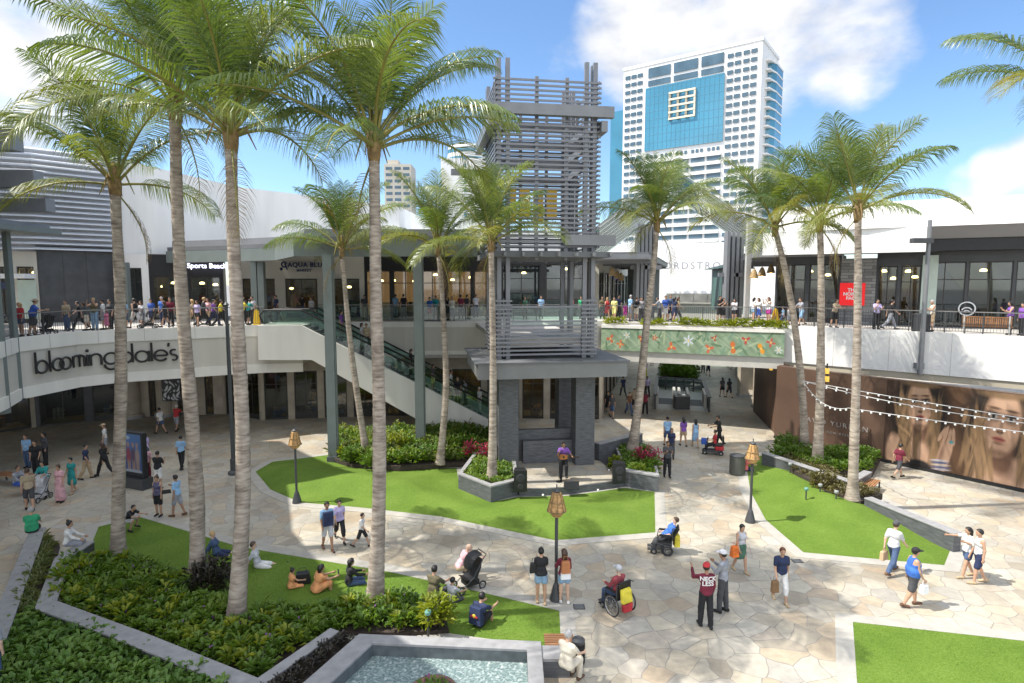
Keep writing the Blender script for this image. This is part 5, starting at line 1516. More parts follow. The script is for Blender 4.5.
# central glass block
gx0, gx1 = HL * .185, HL * .76
MB().box(gx0, gx1, -.25, .28, HT - 30, HT - 7.9).build('glass_block', HGL, o, local=True)
m = MB()
for k in range(9): m.box(gx0, gx1, -.3, -.255, HT - 30 + k * 2.7, HT - 29.88 + k * 2.7)
for k in range(18): m.box(gx0 + (gx1 - gx0) * k / 17 - .05, gx0 + (gx1 - gx0) * k / 17 + .05, -.34, -.305, HT - 30, HT - 7.9)
m.build('glazing_bars', M('blue_bars', (.10, .26, .36), .3, .1), o, local=True)
cx0, cx1 = gx0 + (gx1 - gx0) * .32, gx0 + (gx1 - gx0) * .64
m = MB()
for i in range(4):
    for j in range(5):
        if i < 3: m.box(cx0 + i * (cx1 - cx0) / 3, cx0 + i * (cx1 - cx0) / 3 + .7, -.9, -.36, HT - 20.5, HT - 11)
m.box(cx1, cx1 + .6, -.9, -.36, HT - 20.5, HT - 11)
for j in range(5): m.box(cx0, cx1 + .6, -1.0, -.91, HT - 20.5 + j * 2.2, HT - 19.8 + j * 2.2)
m.build('balcony_grid', M('cream_frame', (.62, .55, .42), .6, .05), o, local=True)
for i, (a, b) in enumerate(((.20, .37), (.395, .57), (.595, .75))):
    MB().box(HL * a, HL * b, -.02, .29, HT - 4.5, HT - 1.1).build('top_window', HGD, o, local=True)
    MB().box(HL * a, HL * b, -.02, .29, HT - 7.3, HT - 5.4).build('top_window', HGD, o, local=True)
win = MB().box(-.95, .95, -.03, .295, 0, 1.25).mesh('window', HGD)
cols = [HL * x for x in (.035, .085, .135)] + [HL * x for x in (.795, .845, .90, .95)]
n_ = 0; more = MB()
for k in range(30):
    z = HT - 3.4 - k * 2.65
    for x in cols:
        if n_ < 100:
            w_ = link('window', win, o); w_.location = (x, 0, z)
        else: more.box(x - .95, x + .95, -.03, .295, z, z + 1.25)
        n_ += 1
for k in range(17):
    z = HT - 33 - k * 2.9
    for i in range(5):
        x0 = gx0 + (gx1 - gx0) * (i + .08) / 5; x1 = gx0 + (gx1 - gx0) * (i + .92) / 5
        if k == 0: 
            for q in range(3): more.box(x0 + q * (x1 - x0) / 3, x0 + (q + .6) * (x1 - x0) / 3, -.03, .295, z + .3, z + 1.5)
        else: more.box(x0, x1, -.03, .295, z, z + 1.6)
tag(more.build('windows', HGD, o, local=True), kind='stuff')
for k in range(15):
    z = HT - 36 - k * 2.9
    MB().box(gx0 + .4, gx1 - .4, -.5, .28, z + 1.6, z + 2.5).build('balcony_band', HW, o, local=True)
MB().box(-.3, HL + .3, .0, 22.2, HT + .003, HT + 1.0).build('parapet', HW, o, local=True)
MB().box(HL * .9, HL * .97, 8, 12, HT + 1.01, HT + 2.4).build('roof_box', HW, o, local=True)

o = thing('apartment_tower', 'beige apartment tower with balcony rows far behind the centre palms', 'building', (-62, 320, 0))
a0, a1 = AT(384, 164, 320), AT(411, 164, 320)
MB().box(a0.x, a1.x, 320, 335, 0, a0.z).build('body', M('tower_beige', (.52, .48, .40), .7, .05, .1), o)
for k in range(int(a0.z / 3.2) - 8):
    for (p, q) in ((.06, .3), (.38, .62), (.7, .94)):
        z = a0.z - 3 - k * 3.2
        MB().box(a0.x + (a1.x - a0.x) * p, a0.x + (a1.x - a0.x) * q, 319.9, 320.2, z, z + 1.5).build('window', HGD, o) if k < 12 else None
MB().box(a0.x + 1, a0.x + 7, 322, 330, a0.z, a0.z + 2.5).build('roof_box', M('tower_beige'), o)
o = thing('round_tower', 'white rounded tower top with blue window bands left of the slatted tower', 'building', (-20, 380, 0))
a0, a1 = AT(445, 150, 380), AT(484, 141, 380)
cx = (a0.x + a1.x) / 2; rr_ = (a1.x - a0.x) / 2
MB().lathe([(rr_, 0), (rr_, a1.z - 2), (rr_ * .85, a1.z), (.1, a1.z + .2)], 28, (cx, 395, 0)).build('body', HW, o, smooth=False)
for k in range(10):
    z = a1.z - 5.5 - k * 5
    MB().lathe([(rr_ + .06, z), (rr_ + .06, z + 2.4)], 28, (cx, 395, 0), cap=False).build('window_band', HGL, o)
MB().box(a0.x - 3, a1.x + 6, 383, 400, 0, AT(445, 158, 383).z).build('podium', HW, o)

# panel joints, drips and small fixtures on the big plain faces
JOINT = M('joint_dark', (.42, .41, .39), .8, .1, 3)
def joints(parent, line, step, z0, z1, offs):
    for a, b in zip(line, line[1:]):
        a, b = Vector(a), Vector(b); L = (b - a).length; d = (b - a).normalized(); n = Vector((d.y, -d.x))
        for k in range(1, max(2, int(L / step) + 1)):
            c = a + d * L * k / max(2, int(L / step) + 1) + n * offs
            MB().beam((*c, z0), (*c, z1), .022, .006, up=(n.x, n.y, 0)).build('panel_joint', JOINT, parent)
fs = [q for q in bpy.data.objects if q.name.startswith('walkway_fascia') and q.parent is None]
joints(fs[2], R_EDGE[1:], 3.6, 4.63, DZ + .07, .202)
joints(fs[0], EDGE[3:11], 2.9, DZ - .6, DZ + .07, .202)
joints(fs[1], EDGE[11:], 3.0, 4.92, DZ - .31, .172)
# ================================================================ palms
FROND = leafmat('palm_leaflet', [(.2, (.07, .118, .034)), (.5, (.125, .18, .052)), (.8, (.225, .262, .10))], .34, .36, .9, (1.6, 1.5, .45), perobj=.5)
FROND_Y = leafmat('palm_leaflet_yellow', [(.2, (.10, .14, .025)), (.5, (.16, .195, .035)), (.8, (.25, .24, .05))], .36, .32, .9, (1.5, 1.3, .4), perobj=.3)
RACHIS = M('palm_rachis', (.22, .20, .045), .45, .2, 2)
FIBRE = M('palm_fibre', (.22, .145, .06), .9, .4, 6, .6, 30)
def trunkmat():
    m = bpy.data.materials.new('palm_bark'); m.use_nodes = True
    nt = m.node_tree; b = nt.nodes['Principled BSDF']
    t = nt.nodes.new('ShaderNodeTexCoord')
    n = nt.nodes.new('ShaderNodeTexNoise'); n.inputs['Scale'].default_value = 1.0; n.inputs['Detail'].default_value = 6
    mp_ = nt.nodes.new('ShaderNodeMapping'); mp_.inputs['Scale'].default_value = (3, 3, 14)
    nt.links.new(t.outputs['Object'], mp_.inputs[0]); nt.links.new(mp_.outputs[0], n.inputs[0])
    r = ramp(nt, [(.28, (.15, .12, .095)), (.45, (.29, .24, .195)), (.62, (.40, .345, .285)), (.8, (.48, .43, .365))])
    nt.links.new(n.outputs['Fac'], r.inputs[0])
    n3 = nt.nodes.new('ShaderNodeTexNoise'); n3.inputs['Scale'].default_value = 1.9; n3.inputs['Detail'].default_value = 3
    nt.links.new(t.outputs['Object'], n3.inputs[0])
    r3 = ramp(nt, [(.3, (.66, .64, .61)), (.5, (.98, .97, .95)), (.7, (1.12, 1.1, 1.06))]); nt.links.new(n3.outputs['Fac'], r3.inputs[0])
    mu = nt.nodes.new('ShaderNodeMix'); mu.data_type = 'RGBA'; mu.blend_type = 'MULTIPLY'; mu.inputs[0].default_value = 1
    nt.links.new(r.outputs[0], mu.inputs[6]); nt.links.new(r3.outputs[0], mu.inputs[7])
    nt.links.new(mu.outputs[2], b.inputs['Base Color'])
    b.inputs['Roughness'].default_value = .8
    bp = nt.nodes.new('ShaderNodeBump'); bp.inputs['Strength'].default_value = .6; bp.inputs['Distance'].default_value = .03
    nt.links.new(n.outputs['Fac'], bp.inputs['Height']); nt.links.new(bp.outputs[0], b.inputs['Normal'])
    return m
BARK = trunkmat()

def frond_mesh(el, L, seed, mat, nl=92, droop=75, hang=1.0, petiole=.2):
    q = np.random.default_rng(seed)
    N = 26
    ts = np.linspace(0, 1, N)
    ang = R(el) - R(droop) * ts ** 1.5
    seg = L / (N - 1)
    side_sw = R(q.uniform(-14, 14))
    P = np.zeros((N, 3)); T = np.zeros((N, 3))
    for i in range(N):
        sw = side_sw * ts[i] ** 1.6
        T[i] = (math.cos(ang[i]) * math.cos(sw), math.cos(ang[i]) * math.sin(sw), math.sin(ang[i]))
        if i: P[i] = P[i - 1] + T[i] * seg
    m = MB()
    m.tube([Vector(p) for p in P], [.05 * (1 - t) ** .8 + .008 for t in ts], 5, 1)
    V, F = [], []
    twist = q.uniform(-.25, .25)
    for sgn_ in (-1, 1):
        for k in range(nl):
            t = petiole + (1 - petiole) * (k + q.uniform(0, .9)) / nl
            x = t * (N - 1); i = min(N - 2, int(x)); fr = x - i
            p = P[i] * (1 - fr) + P[i + 1] * fr
            tg = T[i]
            s = np.array((-tg[1], tg[0], 0.0)); s /= max(1e-6, np.linalg.norm(s)); s *= sgn_
            up = np.cross(tg, s * sgn_); 
            if up[2] < 0 and abs(tg[2]) < .95: up = -up
            u = (t - petiole) / (1 - petiole)
            ln = L * .285 * (.55 + .75 * math.sin(math.pi * min(1, u * .85 + .12))) * (1 - .35 * u ** 3) * q.uniform(.85, 1.12)
            w = .034 * q.uniform(.8, 1.2) * (L / 4.5)
            d = s * (.85 - .25 * u) + tg * (.45 + .45 * u) + up * (.28 + twist * sgn_) + q.normal(0, .05, 3)
            d /= np.linalg.norm(d)
            g_ = np.array((0, 0, -1.0)) * hang
            d2 = d + g_ * .45; d2 /= np.linalg.norm(d2)
            d3 = d + g_ * 1.25; d3 /= np.linalg.norm(d3)
            a, b, c = p + d * ln * .34, p + d * ln * .34 + d2 * ln * .33, p + d * ln * .34 + d2 * ln * .33 + d3 * ln * .33
            wv = tg * .8 + up * q.uniform(-.35, .35); wv /= np.linalg.norm(wv); wv *= w / 2
            o = len(m.v)
            for vv in (p - wv * .6, p + wv * .6, a - wv, a + wv, b - wv * .75, b + wv * .75, c): m.v.append(Vector(vv))
            for f in ((o, o + 1, o + 3, o + 2), (o + 2, o + 3, o + 5, o + 4), (o + 4, o + 5, o + 6)): m.f.append(f); m.m.append(0)
    me = bpy.data.meshes.new('frond')
    me.from_pydata([tuple(v) for v in m.v], [], m.f)
    me.materials.append(mat); me.materials.append(RACHIS)
    me.polygons.foreach_set('material_index', m.m)
    me.polygons.foreach_set('use_smooth', [True] * len(me.polygons))
    return me
FR = {}
for ei, (el, dr, hg) in enumerate(((85, 28, .55), (73, 42, .9), (59, 50, 1.3), (44, 54, 1.6), (27, 52, 1.9), (6, 46, 2.1), (-18, 45, 2.2))):
    for v_ in range(2):
        FR[(ei, v_)] = frond_mesh(el + 4 * v_, 1.0 * 4.5, 10 * ei + v_, FROND if (ei + v_) % 5 else FROND, droop=dr + 8 * v_, hang=hg)
FROND_B = leafmat('palm_leaflet_dead', [(.2, (.11, .07, .035)), (.5, (.20, .13, .06)), (.8, (.28, .20, .10))], .8, .15, 2)
FRB = frond_mesh(-38, 4.5, 95, FROND_B, nl=34, droop=45, hang=2.2)
FRY = [frond_mesh(30, 4.5, 91, FROND_Y, droop=80, hang=1.1), frond_mesh(8, 4.5, 92, FROND_Y, droop=65, hang=1.3)]

def palm(label, pts_px, base, crown_px, L=4.5, n=20, seed=1, r0=.34, r1=.19, yd=0.0, z0=0.0, hang_low=2, yellow=2, spathe=False, extra=(), brown=1):
    """pts_px: picture points along the trunk above the foot; all taken near the foot's distance"""
    q = random.Random(seed)
    r1 *= .80; r0 *= .84; n = max(14, int(n * .84)); L *= .93
    o = thing('palm_tree', label, 'palm tree', (base[0], base[1], z0), 0, 'coconut palms round the plaza')
    line = [Vector((base[0], base[1], z0))]
    for i, (px, py) in enumerate(pts_px):
        line.append(AT(px, py, base[1] + yd * (i + 1) / len(pts_px)))
    top = line[-1]
    # smooth the trunk line
    pts = []
    NS = 46
    nl = len(line)
    def cat(t):
        x = t * (nl - 1); i = min(nl - 2, int(x)); f = x - i
        p0, p1, p2, p3 = line[max(0, i - 1)], line[i], line[i + 1], line[min(nl - 1, i + 2)]
        return .5 * ((2 * p1) + (p2 - p0) * f + (2 * p0 - 5 * p1 + 4 * p2 - p3) * f * f + (3 * p1 - p0 - 3 * p2 + p3) * f ** 3)
    rads = []
    tot = (top - line[0]).length
    nr = int(tot / .085)
    for k in range(nr + 1):
        t = k / nr
        pts.append(cat(t) - o.location)
        h = t * tot
        r = r1 + (r0 * .72 - r1) * max(0, 1 - t * 1.15) ** 1.1 + (r0 * .45) * math.exp(-h / .55)
        rads.append(r * (1.0 if k % 2 else .965) * (1 + .03 * math.sin(h * 2.1 + seed) + q.uniform(-.022, .022)))
    MB().tube(pts, rads, 12).build('trunk', BARK, o, smooth=True, local=True)
    tp = top - o.location
    m = MB(); m.lathe([(r1 * .95, -.35), (r1 * 1.2, -.1), (r1 * 1.3, .15), (r1 * .9, .5), (.05, .85)], 12, tuple(tp)); m.build('crown_shaft', FIBRE, o, local=True, smooth=True)
    cs = L / 4.5
    for i in range(n):
        t = i / (n - 1)
        ei = min(5, int(t ** 1.4 * 5.6 + q.uniform(-.2, .5))); ei = max(0, ei)
        if ei >= 6 and q.random() > hang_low * .4: ei = 5
        az = i * 2.39996 + seed * 1.7 + q.uniform(-.2, .2)
        me = FR[(ei, q.randint(0, 1))]
        if i >= n - yellow: me = FRY[i % 2]
        f = link('frond', me, o)
        f.location = tp + Vector((math.cos(az) * .1, math.sin(az) * .1, .45 - .35 * t))
        f.rotation_euler = (q.uniform(-.25, .25), q.uniform(-.08, .08), az)
        s = cs * q.uniform(.86, 1.08) * (.82 if ei == 0 else 1)
        f.scale = (s, s * q.uniform(.9, 1.1), s)
    for k in range(brown):
        f = link('dead_frond', FRB, o); f.location = tp + Vector((0, 0, -.1)); f.rotation_euler = (0, .25, seed * 2.3 + k * 2); f.scale = (.62 * cs,) * 3
    for (az, el_i, s) in extra:
        f = link('frond', FR[(el_i, 0)], o); f.location = tp + Vector((0, 0, .3)); f.rotation_euler = (0, 0, R(az)); f.scale = (s * cs,) * 3
    for k in range(4):
        az = k * 1.7 + seed
        m = MB(); m.tube([tuple(tp + Vector((0, 0, .2))), tuple(tp + Vector((math.cos(az) * .35, math.sin(az) * .35, .25 + .1 * k))), tuple(tp + Vector((math.cos(az) * .6, math.sin(az) * .6, -.2)))], [.03, .04, .012], 5); m.build('flower_stalk', FIBRE if k % 2 else RACHIS, o, local=True)
    if spathe:
        m = MB()
        for k in range(3): m.tube([tuple(tp + Vector((-.4, .2, 1.0))), tuple(tp + Vector((-.75 + .12 * k, .2, 1.9))), tuple(tp + Vector((-.95 + .2 * k, .2, 2.6 - .15 * k)))], [.05, .09, .03], 6)
        m.build('spathe', M('orange_spathe', (.50, .24, .03), .6, .2, 4), o, local=True)
    return o
palm('palm furthest left, with a crooked brown top, rising from the big hedge', [(119, 470), (121, 380), (120, 290), (117, 230), (115, 188)], (-13.78, 20.15), None, 4.3, 20, 3, .36, .2, yd=.3, hang_low=3, yellow=1)
palm('tall palm with the trunk second from the left, its crown cut by the picture top', [(197, 500), (190, 400), (182, 300), (177, 200), (175, 112)], (-9.96, 18.13), None, 4.8, 22, 8, .40, .21, yd=.2, yellow=2)
palm('tall pale trunked palm third from the left, rising beside a dark light pole', [(241, 540), (243, 450), (238, 330), (233, 230), (231, 140)], (-7.64, 15.75), None, 4.6, 23, 5, .38, .19, yd=.2, yellow=1)
palm('tall palm with the smooth pale trunk standing left of the pool', [(379, 500), (379, 400), (376, 300), (375, 220), (374, 152)], (-4.06, 16.94), None, 4.7, 23, 12, .36, .19, yd=.1, yellow=1, extra=((25, 2, 1.05), (-20, 4, .95)))
palm('slim leaning palm with an orange flower sheath in front of the cream shop upstairs', [(358, 400), (350, 340), (345, 290), (342, 252)], (-7.7, 31.13), None, 4.1, 18, 26, .3, .15, z0=.25, spathe=True)
palm('slim palm in the shrubs directly left of the escalator foot', [(446, 390), (444, 330), (441, 280), (438, 250)], (-3.7, 30.06), None, 4.2, 18, 27, .3, .15, z0=.25)
palm('palm growing in the hexagonal planter left of the stage', [(493, 410), (493, 350), (492, 290), (491, 246)], (-.92, 26.78), None, 4.2, 19, 31, .32, .16, z0=.55, yellow=4)
palm('leaning palm in the flower planter right of the stage in front of the white store', [(640, 390), (647, 320), (653, 270), (657, 226)], (6.31, 30.82), None, 4.3, 18, 38, .42, .17, z0=.6, yellow=3)
palm('leaning palm nearest the brown hoarding, left of a close pair', [(802, 390), (794, 320), (784, 265), (775, 230)], (16.03, 32.08), None, 5.2, 20, 44, .36, .18, z0=.25, yellow=4)
palm('straight palm in the middle of the three right palms', [(820, 400), (821, 330), (821, 270), (820, 225)], (15.41, 29.55), None, 4.4, 18, 49, .4, .18, z0=.3, yellow=2)
palm('palm in front of the brick panel and red sign, with wide drooping yellow green crown', [(855, 420), (857, 350), (858, 270), (858, 214)], (14.29, 24.43), None, 4.0, 19, 53, .34, .17, z0=.45, yellow=5)
palm('palm beyond the right picture edge with only frond tips in view', [(1090, 300), (1078, 108)], (17.6, 18.2), None, 4.4, 20, 60, .36, .19, yellow=2)
shrub('dark_shrub', 'round dark bronze shrub at the foot of the second palm', -9.25, 17.6, .1, .75, 1.1, LEAF_P, 16, .22, .07, None, 3, 60)
for i, (px, py, mt, r, h, lab) in enumerate(((437, 622, LEAF_Y, .45, .85, 'bright yellow green shrub at the right end of the near hedge'), (395, 452, LEAF_Y, .7, 1.2, 'bright yellow green shrub below the escalator left of the second green column'),
    (352, 462, LEAF_A, .6, .9, 'leafy green shrub at the foot of the slim leaning palm'), (372, 466, LEAF_A, .6, .7, 'green shrub just right of the slim leaning palm foot'), (408, 462, LEAF_A, .7, .8, 'green shrub at the base of the second green column'), (428, 460, LEAF_B, .7, .9, 'dark green shrub left of the palm by the escalator foot'),
    (466, 452, LEAF_A, .8, 1.1, 'big green shrub between the escalator foot palm and the tower'), (640, 478, LEAF_Y, .4, .6, 'yellow green fern like plant at the front of the flower planter'), (615, 470, LEAF_Y, .35, .7, 'yellow shrub beside the right stage speaker'), (652, 474, LEAF_A, .4, .9, 'green shrub below the pink flowers'),
    (785, 452, LEAF_A, .7, 1.1, 'green shrub against the brown hoarding left of the palm pair'), (838, 463, LEAF_A, .8, 1.0, 'green shrub between the palm pair and the front palm'), (822, 490, LEAF_BR, .55, .9, 'bushy bronze shrub on the edge of the right mound'))):
    p = G(px, py, .3)
    shrub('shrub', lab, p.x, p.y, .25 if py > 600 else .3, r, h, mt, 9, .28, .09, None, 70 + i, 44)
for i, (px, py, lab) in enumerate(((470, 447, 'pink leaved plant in the shrubs left of the tower'), (484, 450, 'pink leaved plant right next to the left tower pillar'), (640, 455, 'pink flowers left of centre in the planter by the leaning palm'), (648, 458, 'pink flowers in the middle of the planter by the leaning palm'), (655, 455, 'pink flowers at the right end of the planter by the leaning palm'))):
    p = G(px, py, 1.0)
    shrub('pink_plant', lab, p.x, p.y, .45, .3, 1.05, LEAF_R, 7, .26, .07, 'pink plants', 90 + i, 16)
for i, (px, py) in enumerate(((806, 425), (846, 428))): pass
# ================================================================ people
SKIN = [M('skin_%d' % i, c, .55, .05, 8) for i, c in enumerate(((.58, .37, .26), (.46, .27, .175), (.34, .185, .11), (.20, .105, .06)))]
DARKF = M('face_dark', (.03, .018, .014), .4, 0)
CLR = dict(black=(.014, .014, .016), white=(.62, .61, .59), navy=(.018, .028, .075), blue=(.04, .13, .44), royal=(.035, .09, .36), sky=(.25, .42, .62), teal=(.02, .25, .24), grey=(.27, .28, .31), lgrey=(.48, .48, .50), dgrey=(.06, .06, .065),
           maroon=(.14, .012, .03), red=(.42, .03, .035), pink=(.62, .18, .30), rose=(.62, .35, .38), magenta=(.5, .05, .3), purple=(.18, .07, .32), lilac=(.45, .38, .6), yellow=(.66, .55, .05), orange=(.75, .18, .03), coral=(.72, .17, .15),
           peach=(.70, .32, .13), tan=(.42, .31, .19), khaki=(.36, .29, .19), olive=(.115, .10, .055), green=(.03, .30, .14), dgreen=(.06, .14, .09), brown=(.11, .055, .03), denim=(.055, .09, .17), ldenim=(.22, .34, .47), cream=(.62, .56, .45), lemon=(.75, .70, .25),
           plaid=(.28, .05, .06), floral=(.10, .09, .16))
HAIRC = dict(black=(.012, .010, .009), brown=(.055, .028, .014), blonde=(.42, .28, .12), grey=(.35, .34, .33), white=(.6, .59, .57), auburn=(.13, .045, .02))
def cloth(c): return M('cloth_' + c, CLR[c], .85, .26, 5, .9, 16)
def hairm(c): return M('hair_' + c, HAIRC[c], .45, .3, 14, .3, 40)
BODY0 = M('body_slot', (.5, .3, .2))

def seg(p, a, b, ra, rb):
    a, b = np.asarray(a, np.float32), np.asarray(b, np.float32)
    ab = b - a; L2 = float(ab @ ab) + 1e-9
    t = np.clip(((p - a) @ ab) / L2, 0, 1)
    q = p - a - t[..., None] * ab
    return np.sqrt(np.einsum('...i,...i', q, q)) - (ra + (rb - ra) * t)
def ell(p, c, r):
    q = (p - np.asarray(c)) / np.asarray(r)
    k = np.sqrt((q ** 2).sum(-1)); return (k - 1) * min(r)
def smin(a, b, k):
    h = np.clip(.5 + .5 * (b - a) / k, 0, 1)
    return b * (1 - h) + a * h - k * h * (1 - h)

def surfnet(fn, lo, hi, h):
    lo = np.asarray(lo) - 2 * h; hi = np.asarray(hi) + 2 * h
    n = np.ceil((hi - lo) / h).astype(int) + 1
    ax_ = [(lo[i] + h * np.arange(n[i])).astype(np.float32) for i in range(3)]
    F = fn(np.stack(np.meshgrid(*ax_, indexing='ij'), -1))
    S = F < 0
    nx, ny, nz = n
    acc = np.zeros((nx - 1, ny - 1, nz - 1, 3)); cnt = np.zeros((nx - 1, ny - 1, nz - 1))
    def C(A, d): return A[d[0]:nx - 1 + d[0], d[1]:ny - 1 + d[1], d[2]:nz - 1 + d[2]]
    cs = [(i, j, k) for i in (0, 1) for j in (0, 1) for k in (0, 1)]
    for a in cs:
        for ax in range(3):
            if a[ax]: continue
            b = list(a); b[ax] = 1; b = tuple(b)
            fa, fb = C(F, a), C(F, b); m = C(S, a) != C(S, b)
            t = np.where(m, fa / np.where(fa - fb == 0, 1e-9, fa - fb), 0)
            for d in range(3): acc[..., d] += np.where(m, a[d] + (t if d == ax else 0), 0)
            cnt += m
    act = cnt > 0
    idx = -np.ones(act.shape, int); ii = np.argwhere(act); idx[act] = np.arange(len(ii))
    V = lo + h * (ii + acc[act] / cnt[act][:, None])
    Q = []
    for ax in range(3):
        u, v = [(1, 2), (2, 0), (0, 1)][ax]
        A = np.take(S, range(0, n[ax] - 1), ax); B = np.take(S, range(1, n[ax]), ax)
        e = np.argwhere(A != B)
        e = e[(e[:, u] > 0) & (e[:, v] > 0) & (e[:, u] < n[u] - 1) & (e[:, v] < n[v] - 1)]
        if not len(e): continue
        def at(du, dv):
            q = e.copy(); q[:, u] -= du; q[:, v] -= dv; return idx[q[:, 0], q[:, 1], q[:, 2]]
        q = np.stack([at(1, 1), at(0, 1), at(0, 0), at(1, 0)], 1)
        fl = ~A[tuple(e.T)]
        q[fl] = q[fl][:, ::-1]
        Q.append(q)
    Q = np.concatenate(Q); Q = Q[(Q >= 0).all(1)]
    return V, Q

def raw_mesh(name, parts):
    """parts: list of (verts, quads/faces list, material index)"""
    me = bpy.data.meshes.new(name); vs, fs, mi = [], [], []
    for v, f, m in parts:
        o = len(vs); vs.extend(tuple(map(float, x)) for x in v); fs.extend(tuple(int(i) + o for i in q) for q in f); mi.extend([m] * len(f))
    me.from_pydata(vs, [], fs)
    for _ in range(max(mi) + 1 if mi else 1): me.materials.append(BODY0)
    me.polygons.foreach_set('material_index', mi)
    me.polygons.foreach_set('use_smooth', [True] * len(fs))
    me.update()
    return me

POSES = dict(
    stand=dict(hl=3, hr=-3, kl=3, kr=2, sl=4, sr=-4, el=14, er=14),
    stand2=dict(hl=8, hr=-5, kl=12, kr=2, sl=10, sr=-2, el=30, er=12, hy=25),
    walk=dict(hl=27, hr=-20, kl=10, kr=24, sl=-24, sr=24, el=18, er=24, lean=3),
    walk2=dict(hl=-18, hr=24, kl=26, kr=8, sl=22, sr=-20, el=22, er=18, lean=3),
    stroll=dict(hl=14, hr=-11, kl=6, kr=14, sl=-10, sr=12, el=14, er=18),
    phone=dict(hl=3, hr=-3, kl=2, kr=4, sl=32, sr=36, el=85, er=95, hp=18),
    carry=dict(hl=12, hr=-10, kl=6, kr=14, sl=-8, sr=28, el=14, er=80),
    rail=dict(hl=5, hr=-8, kl=3, kr=6, sl=42, sr=42, el=55, er=55, lean=10),
    arms=dict(hl=4, hr=-4, kl=2, kr=2, sl=25, sr=25, el=100, er=100, al=4, ar=4),
    photo=dict(hl=3, hr=-4, kl=2, kr=2, sl=75, sr=75, el=75, er=75),
    push=dict(hl=18, hr=-14, kl=8, kr=18, sl=45, sr=45, el=35, er=35, lean=8),
    point=dict(hl=16, hr=-12, kl=6, kr=14, sl=-5, sr=85, el=25, er=6, ar=10),
    handup=dict(hl=3, hr=-3, kl=3, kr=3, sl=25, sr=8, el=115, er=14, al=16),
    sit=dict(hl=86, hr=84, kl=84, kr=86, sl=38, sr=38, el=30, er=30, lean=6),
    ground=dict(hl=86, hr=84, kl=42, kr=50, sl=45, sr=48, el=35, er=30, lean=6, ab=9),
    knees=dict(hl=118, hr=112, kl=110, kr=104, sl=62, sr=60, el=25, er=30, lean=16, ab=8),
    recline=dict(hl=78, hr=74, kl=8, kr=12, sl=-28, sr=-30, el=6, er=8, lean=-14, ab=5),
    ride=dict(hl=76, hr=74, kl=70, kr=72, sl=28, sr=28, el=60, er=60, lean=-6),
    tilt=dict(hl=52, hr=50, kl=45, kr=45, sl=30, sr=26, el=50, er=55, lean=-38),
    guitar=dict(hl=62, hr=20, kl=66, kr=18, sl=12, sr=34, el=78, er=100, al=34, ar=18, lean=6),
    squat=dict(hl=110, hr=100, kl=128, kr=120, sl=60, sr=55, el=30, er=40, lean=30, ab=10),
    point2=dict(hl=6, hr=-6, kl=4, kr=3, sl=62, sr=4, el=70, er=16, al=20, hy=30),
)
def rotx(v, a):
    c, s = math.cos(a), math.sin(a); return np.array((v[0], v[1] * c - v[2] * s, v[1] * s + v[2] * c))
def skeleton(pose, fem):
    g = dict(lean=0, hy=0, hp=0, al=7, ar=7, ab=2, sl=0, sr=0, el=10, er=10, hl=0, hr=0, kl=0, kr=0); g.update(POSES[pose])
    J = {}
    pel = np.array((0, 0, 0.0))
    ln = -R(g['lean'])
    up = lambda z, y=0, x=0: rotx(np.array((x, y, z)), ln)
    J['pel'] = pel; J['waist'] = up(.14); J['chest'] = up(.34, .012); J['neck'] = up(.50, .0); J['nk2'] = up(.56, .015)
    hp = -R(g['hp']) 
    J['head'] = J['nk2'] + rotx(np.array((0, .022, .105)), ln * .6 + hp)
    sw = .152 if fem else .172
    for s, k in ((-1, 'l'), (1, 'r')):
        hip = np.array((s * .088, 0, -.02)); J['hip' + k] = hip
        f = R(g['h' + k]); a = R(g['ab']) * s
        d = np.array((math.sin(a), math.sin(f) * math.cos(a), -math.cos(f) * math.cos(a))); J['knee' + k] = hip + d * .43
        f2 = f - R(g['k' + k]); d2 = np.array((math.sin(a) * .4, math.sin(f2), -math.cos(f2))); d2 /= np.linalg.norm(d2)
        J['ank' + k] = J['knee' + k] + d2 * .42
        fw = np.array((0.04 * s, math.cos(f2), math.sin(f2)))
        if pose not in ('recline', 'ground'):
            fw = fw * .35 + np.array((.1 * s, 1, -.05)) * .65
        fw /= np.linalg.norm(fw)
        J['toe' + k] = J['ank' + k] + fw * .165 + d2 * .055; J['heel' + k] = J['ank' + k] - fw * .04 + d2 * .045
        sh = up(.445, -.005, s * sw); J['sh' + k] = sh
        f = R(g['s' + k]) - ln * 0; a = R(g['a' + k]) * s
        d = np.array((math.sin(a), math.sin(f) * math.cos(a), -math.cos(f) * math.cos(a))); J['elb' + k] = sh + d * .285
        f2 = f + R(g['e' + k]); inw = -.28 * s * min(1, g['e' + k] / 70)
        d2 = np.array((math.sin(a) * .6 + inw, math.sin(f2), -math.cos(f2))); d2 /= np.linalg.norm(d2)
        J['wri' + k] = J['elb' + k] + d2 * .245
        J['hd' + k] = d2
    if pose in ('ground', 'knees', 'recline'):
        low = -.115
    elif pose in ('sit', 'ride', 'tilt'):
        low = -.105
    else:
        low = min(min(J['toe' + k][2], J['heel' + k][2]) for k in 'lr') - .035
    for k in J:
        if not k.startswith('hd'): J[k] = J[k] - np.array((0, 0, low))
    J['hy'] = R(g['hy'])
    return J

